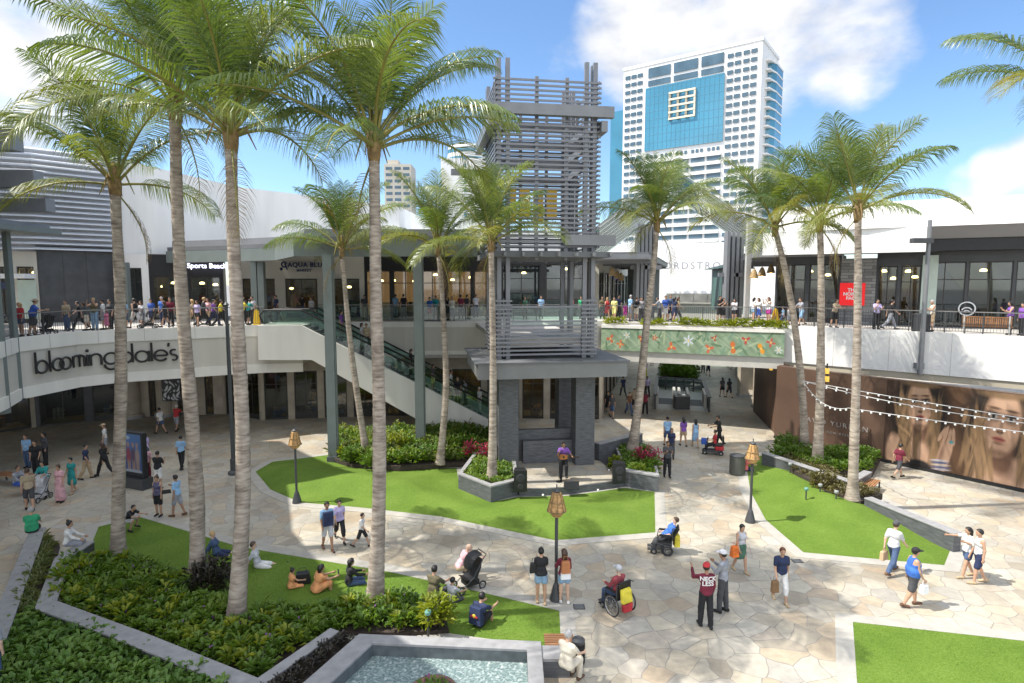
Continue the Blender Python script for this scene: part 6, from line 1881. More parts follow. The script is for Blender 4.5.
PCACHE = {}
def person_meshes(pose, fem, sleeve, bot, hair, shoe, h, stout=0, hat=None):
    key = (pose, fem, sleeve, bot, hair, shoe, h, stout, hat)
    if key in PCACHE: return PCACHE[key]
    J = skeleton(pose, fem); out = {}
    f32 = np.float32
    st = 1 + .22 * stout
    lo = np.min([J[k] for k in J if k not in ('hdl', 'hdr', 'hy')], 0) - .16; hi = np.max([J[k] for k in J if k not in ('hdl', 'hdr', 'hy')], 0) + .17
    def squash(p):  # trunk is shallower than wide
        return p
    def torso(p, inf=0.0, low=True):
        lf = np.array((.07, 0, 0)) * st
        hw = .098 if fem else .09
        d = seg(p, J['pel'] - lf, J['pel'] + lf, (.098 + .012 * fem) * st + inf, (.098 + .012 * fem) * st + inf)
        w = (.045 if fem else .06) * st
        d = smin(d, seg(p, J['waist'] - (w, 0, 0), J['waist'] + (w, 0, 0), (.088 + .04 * stout) * st + inf, (.088 + .04 * stout) * st + inf), .06)
        d = smin(d, seg(p, J['chest'] - (.075 * st, 0, 0), J['chest'] + (.075 * st, 0, 0), .098 * st + inf, .098 * st + inf), .06)
        d = smin(d, seg(p, J['shl'] * .86 + J['shr'] * .14, J['shr'] * .86 + J['shl'] * .14, .058 + inf, .058 + inf), .06)
        if fem:
            for s in (-1, 1): d = smin(d, seg(p, J['chest'] + (s * .07, .07, .0), J['chest'] + (s * .07, .075, -.02), .052 + inf, .052 + inf), .04)
        return d
    def arm(p, k, inf=0.0, f=1.0):
        """f: share of the whole arm that is covered"""
        if f <= .5:
            e = J['sh' + k] + (J['elb' + k] - J['sh' + k]) * f * 2
            return seg(p, J['sh' + k], e, .047 + inf, .046 + inf)
        d = seg(p, J['sh' + k], J['elb' + k], .045 + inf, .038 + inf)
        e = J['elb' + k] + (J['wri' + k] - J['elb' + k]) * (f - .5) * 2
        return smin(d, seg(p, J['elb' + k], e, .038 + inf, .027 + inf), .02)
    def leg(p, k, inf=0.0, f=1.0, wide=0.0):
        ra, rb, rc, rd = .083 * st, .056 * st, .052 * st, .036
        if f <= .5:
            e = J['hip' + k] + (J['knee' + k] - J['hip' + k]) * f * 2
            return seg(p, J['hip' + k], e, ra + inf, ra + (rb - ra) * f * 2 + inf + wide)
        d = seg(p, J['hip' + k], J['knee' + k], ra + inf, rb + inf + wide)
        e = J['knee' + k] + (J['ank' + k] - J['knee' + k]) * (f - .5) * 2
        c = J['knee' + k] + (e - J['knee' + k]) * .35
        d2 = smin(seg(p, J['knee' + k], c, rb + inf + wide, rc + inf + wide), seg(p, c, e, rc + inf + wide, rd + inf + wide * 1.3), .02)
        return smin(d, d2, .03)
    hd = J['head']; ca, sa = math.cos(J['hy']), math.sin(J['hy'])
    def hp(p):
        q = p - hd; return np.stack([q[..., 0] * ca - q[..., 1] * sa, q[..., 0] * sa + q[..., 1] * ca, q[..., 2]], -1)
    def head(p, inf=0.0):
        q = hp(p)
        d = ell(q, (0, -.008, .025), (.075 + inf, .094 + inf, .092 + inf))
        return smin(d, ell(q, (0, .022, -.045), (.056 + inf, .062 + inf, .072 + inf)), .03)
    def body(p):
        d = torso(p)
        for k in 'lr':
            d = smin(d, arm(p, k), .03); d = smin(d, leg(p, k), .035)
            d = smin(d, seg(p, J['heel' + k], J['toe' + k], .036, .030), .02)
            pa = J['wri' + k] + J['hd' + k] * .05
            d = smin(d, seg(p, J['wri' + k] + J['hd' + k] * .01, pa + J['hd' + k] * .02, .026, .032), .015)
        d = smin(d, seg(p, J['neck'] - (0, 0, .04), J['nk2'] + (0, 0, .04), .052, .047), .03)
        d = smin(d, head(p), .015)
        q = hp(p)
        d = smin(d, seg(q, (0, .082, .005), (0, .104, -.022), .009, .014), .012)
        for s in (-1, 1): d = smin(d, ell(q, (s * .078, -.005, -.01), (.014, .024, .034)), .01)
        return d
    V, Q = surfnet(body, lo, hi, h)
    # five fingers a hand, eyes and mouth
    fb = MB()
    for k, s in (('l', -1), ('r', 1)):
        d = J['hd' + k]; side = np.cross(d, (s * 1.0, 0, 0)); side /= np.linalg.norm(side) + 1e-9
        nrm = np.cross(d, side)
        pa = J['wri' + k] + d * .055
        for i, L in enumerate((.066, .076, .07, .055)):
            b = pa + side * (i - 1.5) * .019 + d * .012
            c = b + d * L * .55 + nrm * .006 * s; e = c + d * L * .42 + nrm * .022 * s
            fb.tube([b, c, e], [.0105, .0095, .006], 5)
        b = J['wri' + k] + d * .03 - side * .022; fb.tube([b, b - side * .028 + d * .03, b - side * .03 + d * .062], [.012, .011, .007], 5)
    ey = MB()
    hinv = lambda x, y, z: hd + np.array((x * ca + y * sa, -x * sa + y * ca, z))
    for s in (-1, 1): ey.ball(hinv(s * .029, .082, .012), .0095, 6)
    ey.ball(hinv(0, .080, -.058), .011, 6, 0, (1.9, .7, .5))
    out['body'] = raw_mesh('body', [(V, Q, 0), (fb.v, fb.f, 0), (ey.v, ey.f, 1)])
    # upper garment
    if sleeve:
        fr = {'none': .0, 'tank': .0, 'short': .34, 'elbow': .5, 'long': .97, 'dress': .2, 'sundress': 0.0, 'longdress': .3}[sleeve]
        infl = .016 if sleeve in ('long', 'elbow', 'short') else .014
        def top(p):
            d = torso(p, infl)
            if fr > 0:
                for k in 'lr': d = smin(d, arm(p, k, infl - .002, fr), .02)
            a = J['neck'] + np.array((0, 0, .0)); n = (J['neck'] - J['chest']); n /= np.linalg.norm(n)
            cut = None
            if sleeve in ('tank', 'none', 'sundress'):
                bx = np.abs(p[..., 0]) - np.where(((p - J['chest']) @ n) > .02, .125, .3)
                d = np.maximum(d, bx)
            d = np.maximum(d, .075 - np.sqrt(((p - J['nk2'] - n * .02) ** 2).sum(-1)))
            if 'dress' in sleeve: return d
            nn = (J['waist'] - J['pel']); nn /= np.linalg.norm(nn)
            return np.maximum(d, -((p - (J['pel'] - nn * .06)) @ nn))
        def skirt_of(p, hem, flare, infl=.0):
            d = None
            if pose in ('ground', 'knees', 'recline', 'sit', 'ride', 'tilt'):
                d = torso(p, infl + .01)
                for k in 'lr': d = smin(d, leg(p, k, .03 + flare * .15, hem * .62), .09)
                return d
            kn = (J['kneel'] + J['kneer']) / 2
            c = J['pel'] * 1.0; b = c + np.array((kn[0] - c[0], (kn[1] - c[1]) * .8, -.44)) * hem
            return smin(seg(p, c - (.05, 0, 0), b - (.08, 0, 0), .11 * st + infl, .10 * st + flare), seg(p, c + (.05, 0, 0), b + (.08, 0, 0), .11 * st + infl, .10 * st + flare), .06)
        if 'dress' in sleeve:
            hem = 1.75 if sleeve == 'longdress' else 1.0
            base = top
            top2 = lambda p: smin(base(p), np.maximum(skirt_of(p, hem, .03 if hem < 1.5 else .05, .01), -(p[..., 2] - max(.05, (J['pel'][2] - .46 * hem - .09)))), .05)
            V, Q = surfnet(top2, lo - .05, hi + .02, h)
            out['dress'] = raw_mesh('dress', [(V, Q, 0)])
        else:
            V, Q = surfnet(top, np.maximum(lo, [-9, -9, J['pel'][2] - .15]) if pose not in ('tilt',) else lo, hi - (0, 0, .2) if pose not in ('tilt', 'point', 'photo', 'squat', 'recline') else hi, h)
            out['shirt'] = raw_mesh('shirt', [(V, Q, 0)])
    if bot in ('trousers', 'shorts', 'short_shorts', 'skirt', 'capri'):
        def bt(p):
            nn = (J['waist'] - J['pel']); nn /= np.linalg.norm(nn)
            d = torso(p, .012)
            d = np.maximum(d, (p - (J['waist'] - nn * .03)) @ nn)
            if bot == 'skirt':
                s_ = skirt_of(p, .85, .03, .012)
                if pose not in ('ground', 'knees', 'sit', 'recline', 'ride', 'tilt'): s_ = np.maximum(s_, -(p[..., 2] - (J['pel'][2] - .42)))
                return smin(d, s_, .04)
            f, w, inf = {'trousers': (.97, .012, .014), 'shorts': (.44, .016, .014), 'short_shorts': (.24, .02, .016), 'capri': (.72, .015, .016)}[bot]
            for k in 'lr': d = smin(d, leg(p, k, inf, f, w), .03)
            return d
        if not sleeve:
            def skirt_of(p, hem, flare, infl=0.0): return torso(p, infl)
        V, Q = surfnet(bt, lo - .03, np.minimum(hi, [9, 9, max(J['waist'][2], J['kneel'][2], J['kneer'][2]) + .16]), h)
        out[{'capri': 'trousers', 'short_shorts': 'shorts'}.get(bot, bot)] = raw_mesh(bot, [(V, Q, 0)])
    if hair != 'bald':
        def hr(p):
            q = hp(p)
            d = head(p, .016)
            d = np.maximum(d, (q[..., 1] - (.048 + .55 * np.maximum(0, q[..., 2] - .02))))
            d = np.maximum(d, -(q[..., 2] + (.075 if hair != 'short' else .05)) + np.maximum(0, q[..., 1] + .03) * 1.2)
            if hair in ('long', 'pony'):
                e = hd + np.array((0, -.085, -.30)) + (J['chest'] - J['pel']) * 0
                b = hd + np.array((0, -.075, .0))
                if hair == 'long':
                    x = np.minimum(seg(p, b - (.045, 0, 0), e - (.05, 0, 0), .055, .03), seg(p, b + (.045, 0, 0), e + (.05, 0, 0), .055, .03))
                    x = smin(x, seg(p, b, e, .06, .035), .03)
                else: x = seg(p, b + (0, -.02, .02), e + (0, -.02, .06), .035, .02)
                d = smin(d, x, .025)
            if hair == 'bun': d = smin(d, ell(q, (0, -.06, .13), (.045, .045, .045)), .02)
            return d
        V, Q = surfnet(hr, hd - (.14, .2, .46), hd + (.14, .16, .2), max(.016, h * .8))
        out['hair'] = raw_mesh('hair', [(V, Q, 0)])
    if hat:
        def ht(p):
            q = hp(p)
            d = ell(q, (0, -.006, .035), (.096, .116, .112))
            d = np.maximum(d, -(q[..., 2] - .035 + .0 * q[..., 1]))
            br = np.array((0, .12, .045)) if hat == 'cap' else np.array((0, -.12, .045)) if hat == 'backcap' else np.array((0, 0, .045))
            r = (.075, .085, .02) if hat in ('cap', 'backcap') else (.19, .2, .022)
            return np.minimum(d, ell(q, br, r) * 1.0)
        V, Q = surfnet(ht, hd - (.22, .24, .05), hd + (.22, .24, .2), .016)
        out['hat'] = raw_mesh('hat', [(V, Q, 0)])
    if shoe:
        for k in 'lr':
            fsh = lambda p: np.maximum(smin(seg(p, J['heel' + k], J['toe' + k], .046, .040), seg(p, J['ank' + k], J['heel' + k], .046, .046), .02), 0)
            lo_ = np.minimum(np.minimum(J['heel' + k], J['toe' + k]), J['ank' + k]) - .06; hi_ = np.maximum(np.maximum(J['heel' + k], J['toe' + k]), J['ank' + k]) + .06
            fsh2 = lambda p: smin(seg(p, J['heel' + k], J['toe' + k], .046, .040), seg(p, J['ank' + k] * .5 + J['heel' + k] * .5, J['heel' + k], .045, .046), .02)
            V, Q = surfnet(fsh2, lo_, hi_, max(.02, h * .8))
            out['shoe' + k] = raw_mesh('shoe', [(V, Q, 0)])
    out['J'] = J
    PCACHE[key] = out
    return out

def slot(o, i, mat):
    o.material_slots[i].link = 'OBJECT'; o.material_slots[i].material = mat

def person(label, loc, face, pose='stand', top=('short', 'white'), bot=('shorts', 'black'), hair=('short', 'black'), skin=1, ht=1.7, fem=0, shoe='black', hat=None, stout=0, group=None, near=False, seat=0.0, rollx=0, mats=None):
    h = .022 if near else .036
    pm = person_meshes(pose, fem, top[0] if top else None, bot[0] if bot else None, hair[0], bool(shoe), h, stout, hat[0] if hat else None)
    o = thing('person', label, 'person', (loc[0], loc[1], loc[2] + seat), R(face), group)
    k = ht / 1.68
    mats = mats or {}
    for nm, me in pm.items():
        if nm == 'J': continue
        p = link('shoe' if nm.startswith('shoe') else nm, me, o); p.scale = (k,) * 3
        if nm == 'body': slot(p, 0, SKIN[skin]); slot(p, 1, DARKF)
        elif nm in ('shirt', 'dress'): slot(p, 0, mats.get('top') or cloth(top[1]))
        elif nm == 'hair': slot(p, 0, hairm(hair[1]))
        elif nm == 'hat': slot(p, 0, cloth(hat[1]))
        elif nm.startswith('shoe'): slot(p, 0, cloth(shoe))
        else: slot(p, 0, mats.get('bot') or cloth(bot[1]))
    return o, pm['J'], k
def jw(o, J, k, name, off=(0, 0, 0)):
    """world place of a joint"""
    v = Vector([float(x) * k for x in J[name]]) + Vector(off)
    return wmat(o) @ v
# ================================================================ people on the plaza
GP = 'visitors on the plaza'
def pl(px, py, label, face, z=0.0, **k):
    return person(label, G(px, py, z), face, group=k.pop('group', GP), **k)
def patch(parent_o, J, k, joint, txts, mat, back=True, size=.11, dy=0.0, name='lettering'):
    for i, (t, s) in enumerate(txts):
        me = text_mesh(t, s, .004, 1.0, .004); me.materials.clear(); me.materials.append(mat)
        for p in me.polygons: p.material_index = 0
        j = Vector([float(x) * k for x in J[joint]])
        me.transform(Matrix.Translation(j + Vector((0, -.142, dy - i * size))) @ Matrix.Rotation(R(90), 4, 'X'))
        # wrap round the back
        for v in me.vertices: v.co.y += .55 * v.co.x ** 2 * 1.6
        for sh in [c for c in parent_o.children if c.name.startswith('shirt')]:
            link(name, me, sh); sh_s = sh.scale[0]
            me.transform(Matrix.Scale(1 / sh_s, 4))
            break
o, J, k = pl(705, 627, 'person in a maroon top with white letters on the back and a red cap', 2, near=True, pose='point2', top=('long', 'maroon'), bot=('trousers', 'black'), hat=('cap', 'red'), ht=1.76, skin=2)
patch(o, J, k, 'chest', (('NECK', .17), ('LESS', .17)), M('white_print', (.75, .73, .72), .7, 0), size=.135, dy=.08)
pl(722, 612, 'person in a grey hooded top with black sleeves and pale cap beside the maroon top', 50, near=True, pose='arms', top=('long', 'grey'), bot=('trousers', 'dgrey'), hat=('cap', 'lgrey'), ht=1.78, skin=2)
kid, kJ, kk = pl(780, 602, 'person in a navy tee and long white shorts looking down at the paving', 176, near=True, pose='stroll', top=('short', 'navy'), bot=('capri', 'white'), hair=('short', 'auburn'), ht=1.66, shoe='tan', skin=1)
wom, wJ, wk = pl(740, 572, 'person in a pale sleeveless top and green skirt with an orange bag', 195, near=True, pose='stroll', top=('none', 'lgrey'), bot=('skirt', 'dgreen'), hair=('pony', 'black'), fem=1, ht=1.6, shoe='tan', skin=1)
man, mJ, mk = pl(892, 573, 'person in a grey tee, jeans and cap striding right with a paper bag', -62, near=True, pose='walk', top=('short', 'lgrey'), bot=('trousers', 'denim'), hair=('short', 'brown'), hat=('cap', 'dgrey'), ht=1.76, shoe='brown', skin=0)
tank, tJ, tk = pl(911, 606, 'heavy person in a bright blue tank top and black cap walking right', -95, near=True, pose='stroll', top=('tank', 'blue'), bot=('shorts', 'dgrey'), hair=('short', 'black'), hat=('cap', 'black'), stout=1, ht=1.74, shoe='brown', skin=1)
pl(966, 577, 'person in a white tee and tiny denim shorts pointing left', 88, near=True, pose='point', top=('short', 'white'), bot=('short_shorts', 'denim'), hair=('long', 'black'), fem=1, ht=1.64, shoe='tan', skin=1)
pl(977, 583, 'person in a white tank top and navy shorts next to the pointing one', 76, near=True, pose='carry', top=('tank', 'white'), bot=('shorts', 'navy'), hair=('short', 'black'), ht=1.72, shoe='tan', skin=1)
pl(541, 604, 'person in a black top and pale denim shorts left of the lamp post', 2, near=True, pose='arms', top=('short', 'black'), bot=('short_shorts', 'ldenim'), hair=('bun', 'black'), fem=1, ht=1.66, shoe='tan', skin=1)
bpk, bJ, bk = pl(564, 603, 'person in a maroon top with an orange backpack right of the lamp post', 8, near=True, pose='handup', top=('elbow', 'maroon'), bot=('short_shorts', 'ldenim'), hair=('long', 'brown'), fem=1, ht=1.6, shoe='white', skin=0)
pl(433, 596, 'person in an olive top sitting on the lawn edge with the back to us', -28, near=True, pose='ground', top=('elbow', 'olive'), bot=('trousers', 'dgrey'), hair=('short', 'black'), ht=1.74)
pl(451, 603, 'small dark haired person in a white tee sitting on the lawn beside the olive top', -38, near=True, pose='ground', top=('short', 'lgrey'), bot=('shorts', 'dgrey'), hair=('short', 'black'), ht=1.45)
jer, jJ, jk = pl(478, 626, 'person in a navy jersey sitting on the grass with red shoes and knees up', -32, near=True, pose='knees', top=('short', 'navy'), bot=('shorts', 'black'), hair=('short', 'black'), ht=1.72, shoe='red')
pl(459, 580, 'bald person in pale maroon bending down behind the black pushchair', -70, near=True, pose='squat', top=('short', 'rose'), bot=('trousers', 'tan'), hair=('bald', 'grey'), ht=1.7, skin=0)
pl(349, 585, 'person in black with long black hair sitting on the shaded lawn nearest the smooth palm', -60, near=True, pose='ground', top=('long', 'black'), bot=('trousers', 'denim'), hair=('long', 'black'), fem=1, ht=1.62)
pho, pJ, pk = pl(316, 592, 'person in a peach dress with long black hair holding up a phone on the lawn', -52, near=True, pose='knees', top=('dress', 'peach'), bot=None, hair=('long', 'black'), fem=1, ht=1.62, shoe=None, skin=1)
pl(291, 588, 'small child in a peach dress with a dark hair bun sitting on the lawn', -60, near=True, pose='ground', top=('dress', 'peach'), bot=None, hair=('bun', 'black'), fem=1, ht=1.2, shoe=None, skin=1)
pl(258, 567, 'person with white shorts and dark shoes stretched out on the lawn behind the third palm', -78, near=True, pose='recline', top=('short', 'lgrey'), bot=('shorts', 'white'), hair=('short', 'brown'), ht=1.7, shoe='dgrey', skin=0)
pl(217, 555, 'blonde person in a blue top stretched out on the lawn between two palm trunks', -82, near=True, pose='recline', top=('long', 'denim'), bot=('shorts', 'navy'), hair=('short', 'blonde'), fem=1, ht=1.66, shoe=None, skin=0)
pl(328, 550, 'person in a blue tee and pale shorts with a dark carrier on the chest', -150, near=True, pose='stroll', top=('short', 'sky'), bot=('shorts', 'lgrey'), hair=('short', 'black'), ht=1.74, skin=2, shoe='brown')
pl(340, 541, 'person in a pale lilac top walking behind the blue tee with the carrier', 205, near=True, pose='walk', top=('short', 'lilac'), bot=('capri', 'black'), hair=('short', 'black'), fem=1, ht=1.6, skin=1)
pl(362, 547, 'small boy in a white tee and black shorts running ahead on the pale path', -95, near=True, pose='walk', top=('short', 'white'), bot=('shorts', 'black'), hair=('short', 'black'), ht=1.28, skin=1)
pl(667, 477, 'person all in dark clothes with folded arms standing alone below the paving crossing', 178, pose='arms', top=('short', 'dgrey'), bot=('trousers', 'black'), hair=('short', 'black'), ht=1.74, skin=2)
pl(671, 458, 'person in a navy top walking just behind the one with folded arms', 170, pose='stroll', top=('short', 'navy'), bot=('trousers', 'dgrey'), hair=('long', 'black'), fem=1, ht=1.62)
pl(667, 446, 'person in a blue shirt half hidden behind the navy top', 0, pose='stroll', top=('short', 'sky'), bot=('shorts', 'denim'), hair=('short', 'black'))
pl(683, 446, 'person with very long black hair in purple walking away from the stage', 5, pose='stroll', top=('short', 'purple'), bot=('short_shorts', 'tan'), hair=('long', 'black'), fem=1, ht=1.66)
pl(695, 447, 'person in a pale blue dress with long black hair walking away', 0, pose='stroll', top=('sundress', 'sky'), bot=None, hair=('long', 'black'), fem=1, ht=1.6, shoe='tan')
pl(719, 446, 'person in black standing behind the red mobility scooter', 95, pose='push', top=('short', 'black'), bot=('trousers', 'black'), hair=('short', 'black'), ht=1.78, skin=2)
pl(745, 471, 'person in a coral top sitting on the lawn corner beside the litter bin', -70, pose='ground', top=('short', 'coral'), bot=('shorts', 'navy'), hair=('short', 'black'), fem=1, ht=1.64, skin=0)
pl(722, 397, 'person in grey with a dark skirt on the left of a pair in the passage', 0, pose='stroll', top=('short', 'dgrey'), bot=('short_shorts', 'black'), hair=('long', 'black'), fem=1, ht=1.62)
pl(729, 398, 'person in black shorts and top walking up the passage on the right of a pair', 0, pose='walk', top=('short', 'black'), bot=('shorts', 'black'), hair=('long', 'black'), fem=1, ht=1.66)
for (px, py, top, bot, lab, f) in ((608, 414, 'black', 'black', 'person in black standing at the far side of the right slate pillar', 170), (612, 418, 'dgrey', 'denim', 'person in dark grey just right of the slate pillar', 160), (623, 396, 'navy', 'dgrey', 'person in navy in the passage left of the leaning palm trunk', 10),
      (629, 415, 'brown', 'denim', 'person in brown partly behind the leaning palm trunk', 190), (634, 412, 'khaki', 'black', 'person in khaki just behind the leaning palm trunk', 180), (645, 414, 'maroon', 'black', 'person in a maroon tee right of the leaning palm trunk', 0), (647, 396, 'lilac', 'black', 'person in lilac further up the passage left of the escalator opening', 180),
      (645, 377, 'purple', 'yellow', 'person in purple with a yellow bag far up the passage', 0), (652, 366, 'red', 'black', 'person in red at the far left end of the passage', 0), (703, 373, 'dgrey', 'black', 'person in dark grey beyond the green passage planter', 180), (708, 376, 'navy', 'navy', 'person all in navy beyond the right corner of the passage planter', 180),
      (664, 366, 'black', 'dgrey', 'person in black half hidden behind the left of the passage planter', 180), (689, 363, 'black', 'denim', 'person in black half hidden behind the right of the passage planter', 180)):
    pl(px, py, lab, f, pose=('stroll', 'stand', 'walk')[px % 3], top=('short', top), bot=(('trousers', bot) if px % 2 else ('shorts', bot)), hair=(('long', 'black') if px % 3 == 0 else ('short', 'black')), fem=int(px % 3 == 0))
pl(898, 478, 'person in a maroon tee and dark shorts passing the big photo of two women', -75, pose='walk', top=('short', 'maroon'), bot=('shorts', 'dgrey'), hair=('short', 'black'), ht=1.72)

# shaded left plaza
pl(28, 468, 'person in a blue and white top at the back of the far left crowd', 180, pose='stand', top=('short', 'sky'), bot=('trousers', 'denim'), hair=('short', 'brown'))
pl(37, 476, 'person in black standing close to the one in a dark jacket at the far left', 200, pose='stand2', top=('short', 'black'), bot=('trousers', 'black'), hair=('short', 'black'), ht=1.74)
pl(46, 465, 'person in a dark jacket standing behind the crowd at the far left', 160, pose='stand', top=('long', 'dgrey'), bot=('trousers', 'black'), hair=('long', 'black'), fem=1)
pl(46, 497, 'person in a teal top pushing a light pushchair on the shaded plaza', 190, pose='push', top=('elbow', 'teal'), bot=('trousers', 'black'), hair=('bun', 'black'), fem=1, ht=1.66)
pl(30, 510, 'person in a greyish brown tee and shorts on the shaded plaza seen from behind', 40, near=True, pose='stroll', top=('short', 'khaki'), bot=('shorts', 'dgrey'), hair=('short', 'brown'), ht=1.74, skin=1)
pl(61, 502, 'person in a long pale pink flowered dress carrying a black bag', 180, pose='stand', top=('longdress', 'rose'), bot=None, hair=('bun', 'brown'), fem=1, ht=1.6)
pl(73, 493, 'person in a teal blue dress with a yellow green bag', 170, pose='stroll', top=('dress', 'teal'), bot=None, hair=('short', 'black'), fem=1, ht=1.62, shoe='tan')
pl(87, 479, 'person in a navy tee and tan trousers with a pack walking right', -70, pose='stroll', top=('short', 'navy'), bot=('trousers', 'tan'), hair=('short', 'black'), ht=1.7)
pl(105, 476, 'person in black striding left beside the first palm trunk', 75, pose='walk', top=('long', 'black'), bot=('trousers', 'black'), hair=('long', 'brown'), fem=1)
pl(106, 455, 'person with a pale cap and white top behind the one striding in black', 120, pose='stand', top=('short', 'white'), bot=('shorts', 'grey'), hat=('cap', 'tan'))
pl(146, 466, 'person in a pale pink top behind the advertising stand', 60, pose='stand', top=('short', 'lilac'), bot=('shorts', 'denim'), hair=('long', 'brown'), fem=1)
pl(148, 482, 'person in striped white and maroon beside the advertising stand', 180, pose='stand', top=('short', 'rose'), bot=('trousers', 'maroon'), hair=('short', 'black'))
pl(159, 489, 'person in a black tee and white shorts right of the advertising stand', 0, pose='arms', top=('short', 'black'), bot=('shorts', 'white'), hair=('short', 'black'), ht=1.72, skin=2)
pl(159, 516, 'person in a black flowered top and dark skirt facing the path', 180, near=True, pose='stand', top=('none', 'floral'), bot=('shorts', 'black'), hair=('bun', 'brown'), fem=1, ht=1.64, skin=1)
pl(178, 516, 'person in a sky blue tee and grey shorts holding out a dark bag', 80, near=True, pose='carry', top=('short', 'sky'), bot=('shorts', 'grey'), hair=('short', 'black'), ht=1.68, skin=2, shoe='brown')
pl(182, 469, 'person with a blue backpack and black trousers walking away left of the second palm', 0, pose='stroll', top=('short', 'sky'), bot=('trousers', 'black'), hair=('short', 'black'), ht=1.7)
pl(161, 434, 'person in a white tee and denim shorts near the beige columns', 60, pose='walk', top=('short', 'white'), bot=('short_shorts', 'denim'), hair=('short', 'black'), fem=1)
pl(177, 431, 'person in a red tee by the black and white poster', 0, pose='push', top=('short', 'red'), bot=('shorts', 'grey'), hair=('short', 'white'))
pl(128, 530, 'person crouching on the lawn edge with dark hair behind the first palm', -100, near=True, pose='squat', top=('short', 'black'), bot=('shorts', 'lgrey'), hair=('short', 'black'), ht=1.5)
person('person in a green tee sitting on the grassy planter wall with the back to us', G(32, 532, .5), 30, 'sit', ('short', 'green'), ('trousers', 'black'), ('short', 'grey'), 1, 1.72, group=GP, near=True, stout=.5)
person('person in a white top and grey trousers sitting on the planter corner', G(68, 545, .5), -75, 'sit', ('long', 'white'), ('trousers', 'grey'), ('bun', 'black'), 1, 1.64, 1, 'white', group=GP, near=True)
person('person in grey and bright blue resting on the wooden bench at the far left', G(17, 485, .42) , -95, 'sit', ('long', 'grey'), ('trousers', 'royal'), ('short', 'brown'), 1, 1.72, group=GP)
person('grey haired person in a pale shirt on the slatted bench at the bottom middle', G(566, 668, .46), -38, 'sit', ('short', 'cream'), ('trousers', 'cream'), ('short', 'grey'), 0, 1.72, 0, 'brown', group=GP, near=True)
person('person at the bottom left corner in a grey top behind the dark hedge', G(-6, 690), 20, 'stand', ('short', 'grey'), ('trousers', 'denim'), ('short', 'grey'), 0, 1.72, group=GP, near=True)
# musician
st_p = G(563, 479, .362)
mus, uJ, uk = person('musician in a violet blue shirt playing a guitar on the little stage', (st_p.x, st_p.y, .362), 182, 'guitar', ('short', 'purple'), ('trousers', 'black'), ('short', 'black'), 2, 1.76, group=None, near=True)

# ================================================================ people upstairs and on the escalator
def hit(px, line):
    d = ray(px, 325); d = Vector((d.x, d.y))
    for a, b in zip(line, line[1:]):
        a, b = Vector(a), Vector(b); e = b - a
        den = d.x * e.y - d.y * e.x
        if abs(den) < 1e-9: continue
        t = (a.x * e.y - a.y * e.x) / den; s = (a.x * d.y - a.y * d.x) / den
        if t > 0 and -.0001 <= s <= 1.0001: return d, t
    return d, None
def up(px, back, line, label, face, group, **k):
    d, t = hit(px, line)
    if t is None: t = 41.0
    p = d * t + d.normalized() * back
    return person(label, (p.x, p.y, DZ + .004), face, group=group, **k)
GL, GC, GB, GR = 'visitors on the left upper walkway', 'visitors on the centre upper walkway', 'visitors on the bridge', 'visitors on the right upper walkway'
LW = EDGE[3:11]
T = lambda s: s.split()
def crowd(rows, line, grp):
    for row in rows:
        px, back, face, pose, top, bot, hair, ht, lab = row[:9]
        kw = row[9] if len(row) > 9 else {}
        t = T(top); b = T(bot) if bot else None; h_ = T(hair)
        back += rnd.uniform(0, .7); face += rnd.uniform(-28, 28); ht *= rnd.uniform(.96, 1.04)
        up(px, back, line, lab, face, grp, pose=pose, top=(t[0], t[1]), bot=(b[0], b[1]) if b else None, hair=(h_[0], h_[1]), fem=int(h_[0] in ('long', 'bun', 'pony')), ht=ht, **kw)
